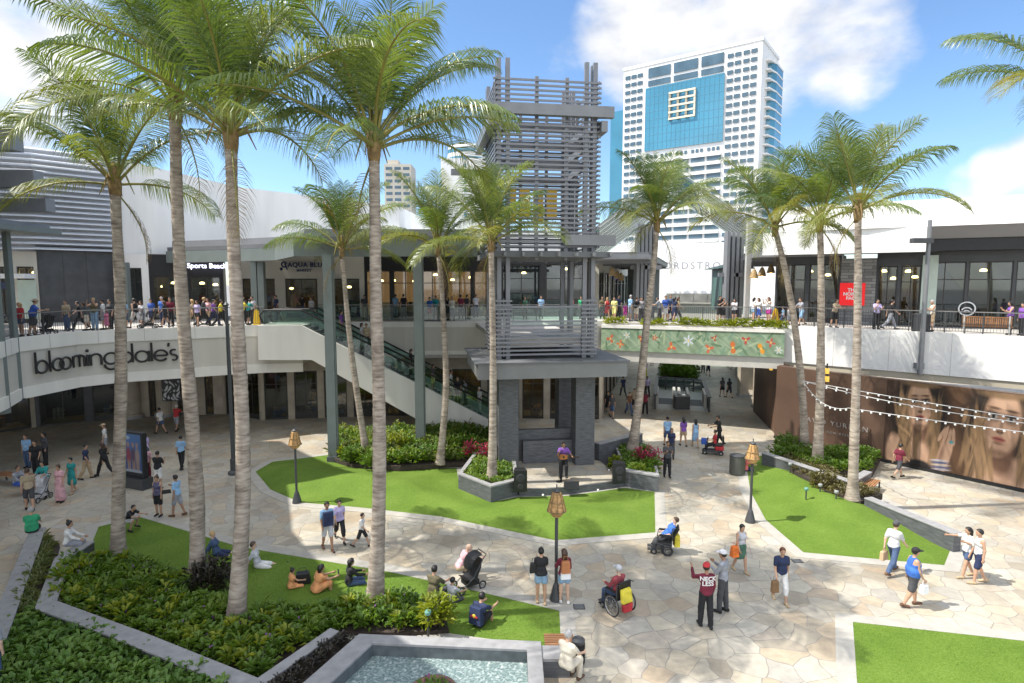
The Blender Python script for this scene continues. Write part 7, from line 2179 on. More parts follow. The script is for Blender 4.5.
crowd([
    (21, .7, 190, 'stand', 'short red', 'short_shorts denim', 'long blonde', 1.64, 'blonde person in a red top and denim shorts at the left end of the railing'),
    (33, .55, -60, 'rail', 'short royal', 'shorts dgrey', 'short brown', 1.85, 'big person in a royal blue shirt and straw hat leaning on the left railing', dict(stout=1, hat=('straw', 'khaki'))),
    (67, 2.2, 180, 'stand', 'short khaki', 'trousers denim', 'short brown', 1.74, 'person in a khaki grey tee and jeans right of the big blue shirt'),
    (80, 2.8, 150, 'walk', 'short black', 'trousers black', 'short black', 1.7, 'person in black before the black tiled wall upstairs'),
    (87, 1.2, 100, 'rail', 'short dgrey', 'shorts cream', 'long brown', 1.64, 'person in a dark grey top and cream shorts bending to the railing'),
    (95, .8, 185, 'photo', 'tank olive', 'trousers ldenim', 'short blonde', 1.72, 'fair haired person in olive and jeans taking a photo from the railing'),
    (104, 1.0, 120, 'stand', 'short white', 'skirt grey', 'short black', 1.64, 'person in a white tee behind the child in pink'),
    (107, .5, 170, 'stand', 'dress pink', '', 'long brown', 1.12, 'small child in a bright pink dress at the railing'),
    (111, 1.6, 190, 'stand', 'short dgrey', 'trousers black', 'short black', 1.7, 'person in dark grey just left of the first palm trunk upstairs'),
    (126, 1.2, 180, 'stand', 'short sky', 'shorts denim', 'long black', 1.62, 'person in sky blue just right of the first palm trunk upstairs'),
    (136, 1.0, 75, 'walk', 'tank black', 'shorts white', 'short black', 1.8, 'person in a black vest and white shorts striding left upstairs'),
    (143, 1.9, 200, 'push', 'short lgrey', 'shorts grey', 'long brown', 1.64, 'person in pale grey pushing the black pushchair upstairs'),
    (152, 3.0, 180, 'stand', 'short royal', 'shorts navy', 'short brown', 1.66, 'person in royal blue behind the black pushchair upstairs'),
    (163, 4.0, 180, 'stand', 'short blue', 'trousers navy', 'short grey', 1.76, 'person in a blue shirt left of the second palm upstairs near the dark shop'),
    (166, 1.0, 90, 'walk2', 'short black', 'short_shorts black', 'long brown', 1.66, 'brown haired person in black shorts walking left beside the second palm upstairs'),
    (171, 1.5, 200, 'stand', 'short maroon', 'trousers black', 'short brown', 1.7, 'person in maroon half behind the second palm upstairs'),
    (187, 1.2, 180, 'stroll', 'short grey', 'shorts white', 'short brown', 1.7, 'person in grey and white right of the second palm upstairs'),
    (194, 1.8, 100, 'walk', 'short tan', 'shorts tan', 'long blonde', 1.66, 'blonde person in tan walking upstairs between the second and third palm'),
    (198, 1.2, 170, 'stroll', 'short lilac', 'short_shorts black', 'long brown', 1.64, 'person in a lilac top and black shorts upstairs'),
    (204, .9, -80, 'walk', 'long dgrey', 'trousers black', 'short blonde', 1.82, 'tall fair person in a dark coat striding right upstairs'),
    (209, 1.8, 180, 'stand', 'short rose', 'shorts tan', 'long brown', 1.62, 'person in rose behind the striding dark coat'),
    (214, 1.0, -90, 'walk', 'short purple', 'trousers navy', 'short black', 1.7, 'person in purple walking right upstairs'),
    (221, .9, -85, 'walk', 'short yellow', 'trousers black', 'short black', 1.66, 'person in a yellow tee and black trousers left of the third palm upstairs'),
    (243, .8, 0, 'rail', 'short yellow', 'shorts dgrey', 'short black', 1.62, 'person in a yellow top by the railing right of the third palm upstairs'),
    (244, 2.2, 180, 'stand', 'short dgrey', 'trousers black', 'short black', 1.74, 'dark dressed person behind the second yellow top upstairs'),
    (249, 1.0, -30, 'rail', 'short teal', 'shorts black', 'short black', 1.6, 'person in teal beside the yellow floor sign'),
    (253, 2.0, 180, 'stand', 'short lgrey', 'trousers dgrey', 'short black', 1.8, 'tall person in pale grey behind the yellow floor sign'),
], LW, GL)
CW = [(-22, 41), (6.5, 41.7)]
crowd([
    (277, 3.0, 170, 'stand', 'short navy', 'trousers black', 'short black', 1.7, 'person in navy at the left door of the cream shop'),
    (303, 4.0, 0, 'stand', 'short black', 'trousers denim', 'short black', 1.72, 'person in black looking into the cream shop'),
    (312, 2.5, 190, 'stroll', 'short lgrey', 'trousers dgrey', 'long brown', 1.64, 'brown haired person in pale grey before the cream shop pier'),
    (365, 3.0, 180, 'stand', 'short dgrey', 'shorts tan', 'short black', 1.7, 'person in dark grey and tan shorts left of the smooth palm upstairs'),
    (396, 5.0, 0, 'stand', 'short sky', 'trousers grey', 'short brown', 1.76, 'person in pale blue with the back to us at the restaurant glass'),
    (404, 5.0, 10, 'stand', 'short black', 'trousers black', 'short black', 1.7, 'person in black beside the pale blue shirt at the restaurant'),
    (430, 2.0, 180, 'stand', 'short blue', 'shorts red', 'short black', 1.66, 'person in blue with red shorts left of the palm before the restaurant'),
    (436, 2.6, 200, 'stand', 'short teal', 'trousers black', 'short black', 1.7, 'person in teal just left of the palm trunk before the restaurant'),
    (448, 1.8, 160, 'stand2', 'short black', 'shorts dgrey', 'long black', 1.66, 'person in black just right of the palm trunk before the restaurant'),
    (452, 1.4, 190, 'carry', 'short cream', 'trousers dgrey', 'long brown', 1.62, 'person in cream at the glass railing before the restaurant'),
    (461, 3.0, 20, 'stand', 'short maroon', 'trousers black', 'short black', 1.74, 'person in maroon in the dark group before the restaurant'),
    (467, 3.4, 0, 'stand', 'short dgrey', 'shorts tan', 'short black', 1.7, 'person with tan shorts in the dark group before the restaurant'),
    (476, 5.2, 0, 'stand', 'short lgrey', 'trousers navy', 'short brown', 1.7, 'person in pale grey at the counter right of the dark group'),
    (525, 3.0, 180, 'stand', 'short dgreen', 'trousers black', 'long brown', 1.66, 'person in dark green seen through the tower balcony on the left'),
    (541, 3.0, 200, 'stand', 'short sky', 'trousers dgrey', 'short black', 1.74, 'person in pale blue in the middle of the tower balcony opening'),
    (571, 3.5, 160, 'stand', 'short coral', 'shorts tan', 'long brown', 1.66, 'person in coral towards the right of the tower balcony opening'),
    (581, 3.0, 180, 'stand', 'short green', 'trousers black', 'short black', 1.7, 'person in green next to the right posts of the tower balcony'),
], CW, GC)
BW = [(5.0, 42.2), (6.5, 41.7), (15.7, 38.7), (17.0, 37.2)]
crowd([
    (602, 3.2, 180, 'stand', 'short olive', 'trousers black', 'short brown', 1.7, 'person in olive at the left end of the bridge beside the tower'),
    (607, 2.4, 170, 'walk', 'tank red', 'skirt red', 'long blonde', 1.7, 'blonde person all in red at the left of the bridge'),
    (614, 1.6, 160, 'stroll', 'short lemon', 'shorts lemon', 'short brown', 1.66, 'person in pale yellow on the bridge next to the red outfit'),
    (618, 2.2, 190, 'stand', 'short navy', 'trousers black', 'short black', 1.7, 'person in navy between the pale yellow and the little magenta child'),
    (625, 2.8, 180, 'stand', 'short magenta', 'shorts magenta', 'short black', 1.25, 'small child in magenta on the bridge'),
    (630, 1.2, -60, 'stand', 'short sky', 'shorts grey', 'short grey', 1.82, 'tall person in a sky blue shirt left of the leaning palm on the bridge'),
    (636, 1.0, -20, 'arms', 'short black', 'shorts cream', 'short brown', 1.72, 'person in black and cream shorts next to the leaning palm on the bridge'),
    (641, 1.3, 160, 'photo', 'short grey', 'trousers dgrey', 'long brown', 1.66, 'person in grey raising a camera beside the leaning palm on the bridge'),
    (659, .9, 90, 'rail', 'short grey', 'trousers dgrey', 'short black', 1.66, 'person in grey resting on the bridge railing right of the leaning palm'),
    (665, 1.0, 160, 'stand', 'short royal', 'shorts white', 'short black', 1.72, 'person in royal blue and white shorts on the bridge'),
    (670, 1.8, 180, 'stand', 'short denim', 'shorts navy', 'short brown', 1.86, 'tall brown haired person in denim blue behind the royal blue tee'),
    (674, 1.0, -60, 'stroll', 'dress navy', '', 'long black', 1.64, 'person in a navy dress on the bridge'),
    (677, 1.5, -80, 'walk', 'short tan', 'trousers dgrey', 'long brown', 1.7, 'person in tan walking right at the end of the bridge group'),
    (719, 1.0, 190, 'arms', 'short black', 'shorts black', 'short black', 1.72, 'person in black by the railing before the dark fins'),
    (722.5, 1.2, 180, 'arms', 'short dgrey', 'shorts black', 'long black', 1.66, 'person in dark grey next to the black outfit before the dark fins'),
    (734, 1.0, 150, 'phone', 'short lgrey', 'short_shorts black', 'long black', 1.66, 'person in a pale top looking at a phone before the dark fins'),
], BW, GB)
RW = R_EDGE
crowd([
    (753, 1.5, -70, 'stand', 'short white', 'short_shorts ldenim', 'long black', 1.64, 'black haired person in white left of the royal blue bag'),
    (758, 1.1, 100, 'carry', 'short white', 'skirt royal', 'long black', 1.66, 'person in white with a royal blue skirt on the right walkway'),
    (768, 1.0, 90, 'photo', 'none white', 'short_shorts magenta', 'long brown', 1.64, 'person in white and magenta shorts raising a phone'),
    (783, 1.6, 60, 'walk', 'short sky', 'trousers denim', 'short black', 1.2, 'small child in blue left of the leaning palm on the right walkway'),
    (788, 1.4, 60, 'stand', 'short white', 'shorts grey', 'short black', 1.1, 'small child in white right next to the leaning palm on the right walkway'),
    (801, 1.0, 80, 'push', 'short grey', 'shorts sky', 'short brown', 1.74, 'person in grey blue and pale shorts between the palm pair upstairs'),
    (834, .7, 180, 'rail', 'short khaki', 'shorts black', 'short black', 1.74, 'person in khaki facing us at the railing left of the red sign'),
    (876, .9, 150, 'phone', 'short lilac', 'trousers black', 'short black', 1.66, 'person in lilac and black trousers by the grey stone panel'),
    (890, 1.3, -100, 'walk', 'short black', 'trousers grey', 'short black', 1.8, 'person in a black tee and grey trousers walking right of the stone panel'),
    (932, .9, 85, 'phone', 'tank cream', 'shorts tan', 'short grey', 1.66, 'grey haired person in cream behind the dark bin on the right walkway'),
    (1010, 1.1, 80, 'phone', 'none purple', 'trousers black', 'long black', 1.7, 'person in purple beside the wooden bench on the right walkway'),
    (1022, .9, 90, 'stand', 'short purple', 'trousers black', 'short black', 1.66, 'person in purple cut by the right picture edge upstairs'),
], RW, GR)
for (px, yy, top, bot, hair, ht, lab, f) in ((341, 38.85, 'short purple', 'shorts tan', 'short black', 1.72, 'person in purple and tan shorts high on the escalator left of the leaning palm', -90), (361, 38.85, 'short lgrey', 'short_shorts denim', 'long black', 1.62, 'person in pale grey on the escalator just left of the smooth palm', -90),
      (366, 38.85, 'short khaki', 'trousers dgrey', 'short black', 1.76, 'person in khaki standing right behind the pale grey top on the escalator', 180), (410, 38.85, 'short black', 'trousers black', 'long black', 1.66, 'person in black on the escalator left of the second green column', -90), (432, 37.85, 'short dgrey', 'shorts lemon', 'long black', 1.66, 'person in dark grey with yellow shorts on the lower escalator', -90),
      (450, 38.85, 'short white', 'shorts black', 'short black', 1.7, 'person in white right of the palm on the lower escalator', -90), (457, 37.85, 'short black', 'trousers black', 'short black', 1.72, 'person in black between two pale tops on the lower escalator', 180), (465, 38.85, 'short grey', 'trousers denim', 'long black', 1.64, 'person in grey near the bottom of the escalator', 90), (479, 38.4, 'short white', 'trousers white', 'short white', 1.7, 'person all in white at the foot of the escalator', 120)):
    x = (px - 512) / FPX * yy
    t, b, h_ = T(top), T(bot), T(hair)
    person(lab, (x, yy, esc_line(x) + .42), f, 'stand', (t[0], t[1]), (b[0], b[1]), (h_[0], h_[1]), 1, ht, int(h_[0] == 'long'), group='people on the escalator')
# ================================================================ street furniture and carried things
AMBER = M('amber_weave', (.42, .24, .09), .6, .5, 14, .6, 30)
def torch(label, px, py, top_py):
    b = G(px, py); h = AT(px, top_py, b.y).z
    o = thing('torch_lamp', label, 'lamp post', (b.x, b.y, 0), 0, 'torch lamps with woven shades')
    MB().lathe([(.2, 0), (.19, .1), (.1, .45), (.055, .55)], 14).build('base', DARK_STEEL, o, local=True)
    MB().tube([(0, 0, .55), (0, 0, h - .75)], .05, 10).build('pole', DARK_STEEL, o, local=True)
    sh = MB().lathe([(.13, h - .8), (.27, h - .62), (.13, h - .08), (.09, h - .06)], 14).build('lamp_shade', AMBER, o, local=True)
    m = MB()
    for k in range(8):
        a = k * math.pi / 4
        m.tube([(.275 * math.cos(a), .275 * math.sin(a), h - .62), (.135 * math.cos(a), .135 * math.sin(a), h - .08)], .014, 5)
    m.ring((0, 0, h - .62), (1, 0, 0), (0, 1, 0), .28, .018, 18); m.ring((0, 0, h - .35), (1, 0, 0), (0, 1, 0), .21, .014, 18)
    m.build('frame', FIBRE, sh, local=True)
    MB().ball((0, 0, h - .38), .10, 10, 0, (1, 1, 1.6)).build('bulb', M('bulb_glow', (1, .7, .3), .5, 0, emit=(1, .55, .15), estr=4), sh, local=True)
    MB().lathe([(.1, h - .06), (.12, h - .02), (.02, h + .06), (.015, h + .18)], 10).build('finial', DARK_STEEL, o, local=True)
torch('torch lamp on a dark pole at the left corner of the middle lawn', 297, 503, 430)
torch('torch lamp on a dark pole between the two people seen from behind', 556, 600, 490)
torch('torch lamp on a dark pole at the edge of the right lawn', 750, 522, 443)

def bench(label, a, b, z, back=True, depth=.5):
    a, b = Vector(a), Vector(b); L = (b - a).length
    o = thing('wooden_bench', label, 'bench', (a.x, a.y, z), math.atan2(b.y - a.y, b.x - a.x))
    m = MB()
    for k in range(6): m.box(0, L, k * depth / 6, k * depth / 6 + depth / 7.4, .41, .45)
    m.build('seat', WOOD, o, local=True)
    if back:
        m = MB(); n = int(L / .085)
        for k in range(n): m.box(.06 + k * .085, .12 + k * .085, -.06, -.025, .5, .92)
        m.box(.02, L - .02, -.075, -.01, .92, .97); m.box(.02, L - .02, -.075, -.01, .46, .5)
        m.build('backrest', WOOD, o, local=True)
    for x in (.1, L - .16):
        m = MB(); m.box(x, x + .06, 0, .06, 0, .405); m.box(x, x + .06, depth - .06, depth, 0, .405); m.box(x, x + .06, .06, depth - .06, .34, .40)
        m.build('leg', DARK_STEEL, o, local=True)
        if back:
            m = MB(); m.box(x, x + .06, -.08, -.02, .0, 1.02) ; m.build('end_post', M('pale_steel'), o, local=True)
    return o
d_, t_ = hit(961, R_EDGE); d2_, t2_ = hit(1013, R_EDGE)
p1, p2 = d_ * t_ + d_.normalized() * .55, d2_ * t2_ + d2_.normalized() * .55
bench('long wooden slatted bench behind the right walkway railing', p1, p2, DZ + .004)
a, b = G(-8, 484), G(25, 487)
bench('wooden bench with no back on the shaded plaza at the far left', a.xy, b.xy, 0, False, .6)
a, b = G(853, 500), G(867, 487)
bench('short reddish wooden bench in front of the big photo beside the right palm', b.xy, a.xy, 0, False, .55)
a, b = G(548, 672), G(550, 705)
bench('slatted wooden bench with a slate end at the pool corner', G(545, 664).xy, G(575, 664).xy, 0, False, .6)
a = G(552, 652, .5)
o = thing('slate_block', 'low slate block behind the bench at the pool corner', 'block', (a.x, a.y, 0))
MB().box(-.3, .42, -.25, .25, 0, .42).build('body', SLATE, o, local=True); MB().box(-.32, .44, -.27, .27, .421, .5).build('coping', SLATE_T, o, local=True)
def bin_(label, p, r, h, mat):
    o = thing('litter_bin', label, 'litter bin', p)
    MB().lathe([(r * .92, 0), (r, .05), (r, h - .12)], 20).build('body', mat, o, local=True)
    m = MB()
    for k in range(20):
        t = k * math.pi / 10; m.beam((r * 1.01 * math.cos(t), r * 1.01 * math.sin(t), .06), (r * 1.01 * math.cos(t), r * 1.01 * math.sin(t), h - .14), .03, .02, up=(math.cos(t), math.sin(t), 0))
    m.build('slats', mat, o, local=True)
    MB().lathe([(r * 1.04, h - .119), (r * 1.04, h - .05), (r * .6, h), (r * .3, h - .02)], 20).build('lid', DARK_STEEL, o, local=True)
p = G(737, 474); bin_('round olive grey litter bin at the corner of the right lawn', (p.x, p.y, 0), .36, 1.02, M('bin_olive', (.10, .10, .085), .5, .1))
p = G(578, 664); bin_('black litter bin beside the grey haired person on the bench', (p.x, p.y, 0), .16, .7, BLACK)
d_, t_ = hit(921, R_EDGE); p = d_ * t_ + d_.normalized() * .5; bin_('dark bin on the right walkway beside the light pole', (p.x, p.y, DZ + .004), .42, 1.05, DARK_STEEL)

# advertising stand
p = G(137, 487); 
o = thing('advertising_stand', 'dark framed advertising stand with a blue poster beside the first palm', 'advertising stand', (p.x, p.y, 0), R(-22))
MB().box(-.75, .75, -.28, .28, 0, .5).build('base', DARK_STEEL, o, local=True)
MB().box(-.68, .68, -.12, .12, .503, 2.65).build('frame', BLACK, o, local=True, bevel=.02)
def ad(u, v):
    c = np.zeros(u.shape + (3,)); c[:] = (.03, .07, .20); c += (v * .08)[..., None] * np.array((.5, 1, 1.6))
    def bl(cx, cy, rx, ry, col): 
        d = ((u - cx) / rx) ** 2 + ((v - cy) / ry) ** 2; w = np.clip(1.4 - d, 0, 1)[..., None]; c[:] = c * (1 - w) + np.array(col) * w
    for cx in (.28, .55, .78):
        bl(cx, .42, .13, .24, ((.25, .05, .06), (.10, .06, .09), (.3, .22, .2))[int(cx * 3)]); bl(cx, .72, .07, .07, (.35, .2, .14)); bl(cx - .04, .14, .045, .2, (.3, .2, .16)); bl(cx + .05, .14, .045, .2, (.3, .2, .16))
    bl(.2, .9, .2, .05, (.35, .42, .55)); bl(.5, .03, .6, .05, (.3, .34, .4))
    return c
mw_ = wmat(o)
paint_panel('poster', [mw_ @ Vector(v) for v in ((-.58, -.125, .75), (.58, -.125, .75), (.58, -.125, 2.55), (-.58, -.125, 2.55))], 50, 70, ad, attrmat('poster_print', .3), o, .004)
# black and white poster by the columns
p = AT(172, 400, 41.6)
o = thing('wall_poster', 'black and white poster on the beige pier near the red tee', 'poster', (p.x, p.y, 0))
def bw(u, v):
    s_ = .5 + .5 * np.sin(u * 17 + 3 * np.sin(v * 14)) * np.sin(v * 21 + 2 * np.sin(u * 9)); c = np.where(s_ > .62, .55, .015); return np.stack([c, c, c * 1.02], -1)
paint_panel('print', [(p.x - .6, 41.55, 1.3), (p.x + .6, 41.55, 1.3), (p.x + .6, 41.55, 4.1), (p.x - .6, 41.55, 4.1)], 30, 70, bw, attrmat('bw_print', .4), o, .05)
MB().box(-.68, .68, -.0 + 41.6 - p.y + .01, 41.6 - p.y + .08, 1.22, 4.18).build('frame', BLACK, o, local=True)

# string lights from the palm pair to the right
WIRE = M('white_wire', (.6, .6, .58), .6, 0)
BULB = M('white_bulb', (.85, .85, .82), .2, 0)
A = AT(803, 381, 31.5)
o = thing('string_lights', 'three sagging strands of white bulbs from the palm pair towards the right edge', 'string lights', tuple(A))
for (end, yd, sag, start) in (((1040, 421), 24.5, .05, A), ((1040, 425), 24.2, .35, A), ((1040, 434), 23.6, .05, AT(849, 408, 25.6))):
    e = AT(end[0], end[1], yd); pts = []
    for i in range(41):
        t = i / 40; q = start.lerp(e, t); q.z -= sag * 4 * t * (1 - t) * .6; pts.append(q)
    MB().tube(pts, .016, 5).build('cable', WIRE, o)
    for i in range(1, 40, 2): 
        MB().ball(pts[i] - Vector((0, 0, .06)), .048, 6).build('bulb', BULB, o)
e = AT(849, 408, 25.6); pts = []
for i in range(21):
    t = i / 20; q = A.lerp(e, t); q.z -= .9 * 4 * t * (1 - t) * .55; pts.append(q)
MB().tube(pts, .016, 5).build('cable', WIRE, o)
for i in range(1, 20, 2): MB().ball(pts[i] - Vector((0, 0, .06)), .048, 6).build('bulb', BULB, o)

# floor signs
def floor_sign(label, p, f):
    o = thing('floor_sign', label, 'floor sign', p, f)
    Yl = M('sign_yellow', (.75, .47, .02), .45, .05)
    for s in (-1, 1):
        m = MB(); m.add([(-.19, s * .22, 0), (.19, s * .22, 0), (.13, s * .02, .95), (-.13, s * .02, .95), (-.19, s * .25, 0), (.19, s * .25, 0), (.13, s * .05, .95), (-.13, s * .05, .95)], [(0, 1, 2, 3), (7, 6, 5, 4), (0, 4, 5, 1), (1, 5, 6, 2), (2, 6, 7, 3), (3, 7, 4, 0)])
        m.build('panel', Yl, o, local=True)
    MB().box(-.07, .07, -.04, .04, .95, 1.02).build('handle', Yl, o, local=True)
d_, t_ = hit(257, LW); p = d_ * t_ + d_.normalized() * .6; floor_sign('yellow folding floor sign at the end of the left railing', (p.x, p.y, DZ + .004), .2)
d_, t_ = hit(775, R_EDGE); p = d_ * t_ + d_.normalized() * 2.4; floor_sign('yellow folding floor sign behind the person with magenta shorts', (p.x, p.y, DZ + .004), .6)

# hanging bell lamps by the right walkway
for px, py in ((754, 274), (762, 272), (771, 269)):
    p = AT(px, py, 43.5 + (px - 754) * .12)
    o = thing('hanging_lamp', {754: 'bell shaped hanging lamp farthest left of three under the right canopy', 762: 'middle bell shaped hanging lamp under the right canopy', 771: 'bell shaped hanging lamp farthest right of three under the right canopy'}[px], 'lamp', tuple(p), 0, 'bell lamps under the right canopy')
    MB().lathe([(.28, -.3), (.3, -.26), (.2, .1), (.1, .32), (.02, .36)], 14).build('lamp_shade', M('bell_tan', (.36, .24, .10), .5, .2), o, local=True)
    MB().tube([(0, 0, .36), (0, 0, 11.3 - p.z)], .012, 5).build('cord', BLACK, o, local=True)
    MB().ball((0, 0, -.27), .1, 8).build('bulb', M('bulb_glow'), o, local=True)
for px, py in ((612, 272), (617, 275), (621, 277)):
    p = AT(px, py, 47 + (px - 612) * .4)
    o = thing('hanging_lamp', {612: 'nearest amber bell lamp under the left canopy right of the tower', 617: 'second amber bell lamp in the row right of the tower', 621: 'farthest amber bell lamp in the row right of the tower'}[px], 'lamp', tuple(p), 0, 'bell lamps right of the tower')
    MB().lathe([(.26, -.3), (.28, -.26), (.2, .1), (.1, .32), (.02, .36)], 12).build('lamp_shade', M('bell_tan'), o, local=True)
    MB().tube([(0, 0, .36), (0, 0, max(.4, 11.2 - p.z))], .012, 5).build('cord', BLACK, o, local=True)
for (px, py, yd) in ((771, 368, 37.6), (827, 371, 31.6), (827, 379, 31.6)):
    p = AT(px, py, yd)
    o = thing('wall_lamp', {368: 'small amber lamp at the corner of the brown hoarding', 371: 'upper small amber lamp on the brown hoarding', 379: 'lower small amber lamp on the brown hoarding'}[py], 'lamp', tuple(p))
    MB().box(-.08, .08, -.08, .08, -.14, .14).build('lamp_body', M('amber_lamp', (.5, .33, .05), .5, 0, emit=(1, .6, .1), estr=.35), o, local=True)
    MB().box(-.03, .03, -.03, .03, .14, .4).build('bracket', BLACK, o, local=True)

# planter bowl in the pool, garden lights
p = G(433, 696, .4)
o = thing('planter_bowl', 'round terracotta bowl with grassy purple plants standing in the pool', 'planter', (p.x, p.y, .2))
MB().lathe([(.25, -.15), (.42, .05), (.52, .3), (.54, .34), (.48, .34), (.44, .26), (.01, .24)], 24).build('bowl', M('terracotta', (.22, .12, .08), .6, .25, 4), o, local=True, smooth=True)
v, f = leaves([(.3 * math.cos(i * 2.4) * (i / 14) ** .5, .3 * math.sin(i * 2.4) * (i / 14) ** .5, .22, .16) for i in range(14)], 16, .26, .05, 5); link('foliage', np_mesh('foliage', v, f, LEAF_A), o)
v, f = leaves([(.3 * math.cos(i * 2.4 + 1), .3 * math.sin(i * 2.4 + 1), .25, .2) for i in range(6)], 8, .14, .05, 6); link('flowers', np_mesh('flowers', v, f, M('purple_petals', (.22, .03, .16), .6, .2)), o)
GL_ = M('lamp_verdigris', (.12, .27, .22), .5, .15, 5)
for i, (px, py, z, lab) in enumerate(((428, 614, .75, 'green round garden light in the right end of the near hedge'), (806, 497, .45, 'green garden light on the front edge of the right mound'), (790, 470, .5, 'white topped garden light by the foot of the palm pair'), (820, 493, .45, 'pale garden light beside the green one on the right mound'), (836, 500, .45, 'pale garden light nearest the front palm on the right mound'))):
    p = G(px, py, z)
    o = thing('garden_light', lab, 'garden light', (p.x, p.y, .45 if i else .1))
    h = .28 if i else .62
    MB().tube([(0, 0, -.1), (0, 0, h)], .03, 8).build('stake', DARK_STEEL, o, local=True)
    MB().lathe([(.05, h), (.085, h + .03), (.09, h + .1), (.07, h + .13)], 14).build('lamp_head', GL_ if i < 2 else M('lamp_pale', (.28, .29, .28), .5, .05), o, local=True)

for px, py, lab in ((797, 561, 'small square drain cover beside the right lawn edge'), (579, 607, 'small round edged drain cover beside the torch lamp foot')):
    p = G(px, py); o = thing('drain_cover', lab, 'drain cover', (p.x, p.y, .003))
    MB().box(-.17, .17, -.14, .14, 0, .012).build('frame', DARK_STEEL, o, local=True)
    m = MB()
    for k in range(6): m.box(-.14, .14, -.115 + k * .042, -.092 + k * .042, .013, .02)
    m.build('grate', GREY_STEEL, o, local=True)
# ---- wheels on things
RUB = M('rubber', (.02, .02, .021), .7, .1, 10)
CHROME = M('chrome', (.5, .5, .5), .25, .05, metal=.9)
def wheel(parent, c, ax, r, t=.022, spokes=10):
    c = Vector(c); ax = Vector(ax).normalized(); ex = ax.orthogonal().normalized(); ey = ax.cross(ex)
    w = MB().ring(c, ex, ey, r, t, 26).build('wheel', RUB, parent, local=True)
    m = MB()
    for k in range(spokes):
        a = 2 * math.pi * k / spokes; m.tube([c, c + (ex * math.cos(a) + ey * math.sin(a)) * (r - t)], .006, 4)
    m.ring(c, ex, ey, r - t * 1.3, .012, 22); m.tube([c - ax * .04, c + ax * .04], .035, 8)
    m.build('rim', CHROME, w, local=True)
def wheelchair(label, p, face, powered=False, cols=('yellow', 'red')):
    o = thing('powered_wheelchair' if powered else 'wheelchair', label, 'wheelchair', p, R(face))
    FRM = DARK_STEEL
    MB().box(-.24, .24, -.2, .26, .44, .50).build('seat', BLACK, o, local=True)
    tl = R(-28 if powered else -8); bk = MB()
    b0 = Vector((0, -.22, .48)); dv = Vector((0, math.sin(tl), math.cos(tl)))
    bk.beam(b0, b0 + dv * .55, .44, .05, up=(0, 1, 0)); bk.build('backrest', BLACK, o, local=True)
    m = MB()
    for s in (-.26, .26):
        m.tube([(s, -.24, .3), (s, .30, .42), (s, .42, .18)], .016, 6); m.tube([(s, -.24, .3), (s, -.26, .98), (s, -.38, 1.0)], .016, 6); m.tube([(s, -.2, .70), (s, .2, .70), (s, .24, .45)], .018, 6)
    m.build('frame', FRM, o, local=True)
    for s in (-1, 1):
        if powered: wheel(o, (s * .29, -.1, .18), (1, 0, 0), .155, .04, 5); wheel(o, (s * .25, .36, .11), (1, 0, 0), .085, .03, 5)
        else: wheel(o, (s * .32, -.12, .31), (1, .02, 0), .29, .02, 14); wheel(o, (s * .24, .36, .09), (1, 0, 0), .07, .02, 5)
        MB().box(s * .14 - .09, s * .14 + .09, .38, .58, .13, .16).build('footrest', FRM, o, local=True)
        MB().box(s * .27 - .03, s * .27 + .03, -.18, .18, .715, .75).build('armrest', BLACK, o, local=True)
    if powered: MB().box(-.2, .2, -.25, .25, .16, .42).build('motor_box', DARK_STEEL, o, local=True, bevel=.03)
    else:
        MB().add([(-.2, -.34, .42), (.2, -.34, .42), (.2, -.3, .85), (-.2, -.3, .85), (-.18, -.48, .45), (.18, -.48, .45), (.17, -.42, .8), (-.17, -.42, .8)], [(3, 2, 1, 0), (4, 5, 6, 7), (0, 1, 5, 4), (1, 2, 6, 5), (2, 3, 7, 6), (3, 0, 4, 7)]).build('hanging_pack', cloth('yellow'), o, local=True, bevel=.04)
        MB().add([(-.16, -.36, .18), (.16, -.36, .18), (.2, -.36, .43), (-.2, -.36, .43), (-.14, -.5, .2), (.14, -.5, .2), (.17, -.5, .44), (-.17, -.5, .44)], [(3, 2, 1, 0), (4, 5, 6, 7), (0, 1, 5, 4), (1, 2, 6, 5), (2, 3, 7, 6), (3, 0, 4, 7)]).build('hanging_bag', cloth('red'), o, local=True, bevel=.04)
    return o
p = G(617, 611); wheelchair('black manual wheelchair with yellow and red bags hanging behind', (p.x, p.y, 0), 32)
person('person in a plaid shirt and pale cap riding the manual wheelchair', (p.x, p.y, 0), 32, 'ride', ('long', 'plaid'), ('trousers', 'denim'), ('short', 'grey'), 0, 1.72, hat=('cap', 'lgrey'), group=GP, near=True, seat=.49, mats=dict(top=None))
p = G(664, 552); wheelchair('tilted powered wheelchair with green wheels near the middle lawn corner', (p.x, p.y, 0), 78, True)
person('person in a royal blue top leaning far back in the powered wheelchair', (p.x + .02, p.y, 0), 78, 'tilt', ('short', 'blue'), ('trousers', 'dgrey'), ('short', 'brown'), 0, 1.7, group=GP, near=True, seat=.52)
def bag(name, label, cat, p, w, d, h, mat, handles=True, rot=0, flare=1.1):
    o = thing(name, label, cat, p, rot)
    v = [(-w / 2, -d / 2, 0), (w / 2, -d / 2, 0), (w / 2, d / 2, 0), (-w / 2, d / 2, 0)]
    v += [(x * flare, y * (flare if flare > 1 else .8), h) for x, y, _ in v]
    MB().add(v, [(3, 2, 1, 0), (4, 5, 6, 7), (0, 1, 5, 4), (1, 2, 6, 5), (2, 3, 7, 6), (3, 0, 4, 7)]).build('bag_body', mat, o, local=True, bevel=.02)
    if handles: MB().tube([(-w * .25, 0, h), (-w * .2, 0, h + .14), (w * .2, 0, h + .14), (w * .25, 0, h)], .008, 5).build('handle', mat, o, local=True)
    return o
def hand(o, J, k, s): return jw(o, J, k, 'wri' + s) + Vector((0, 0, -.05))
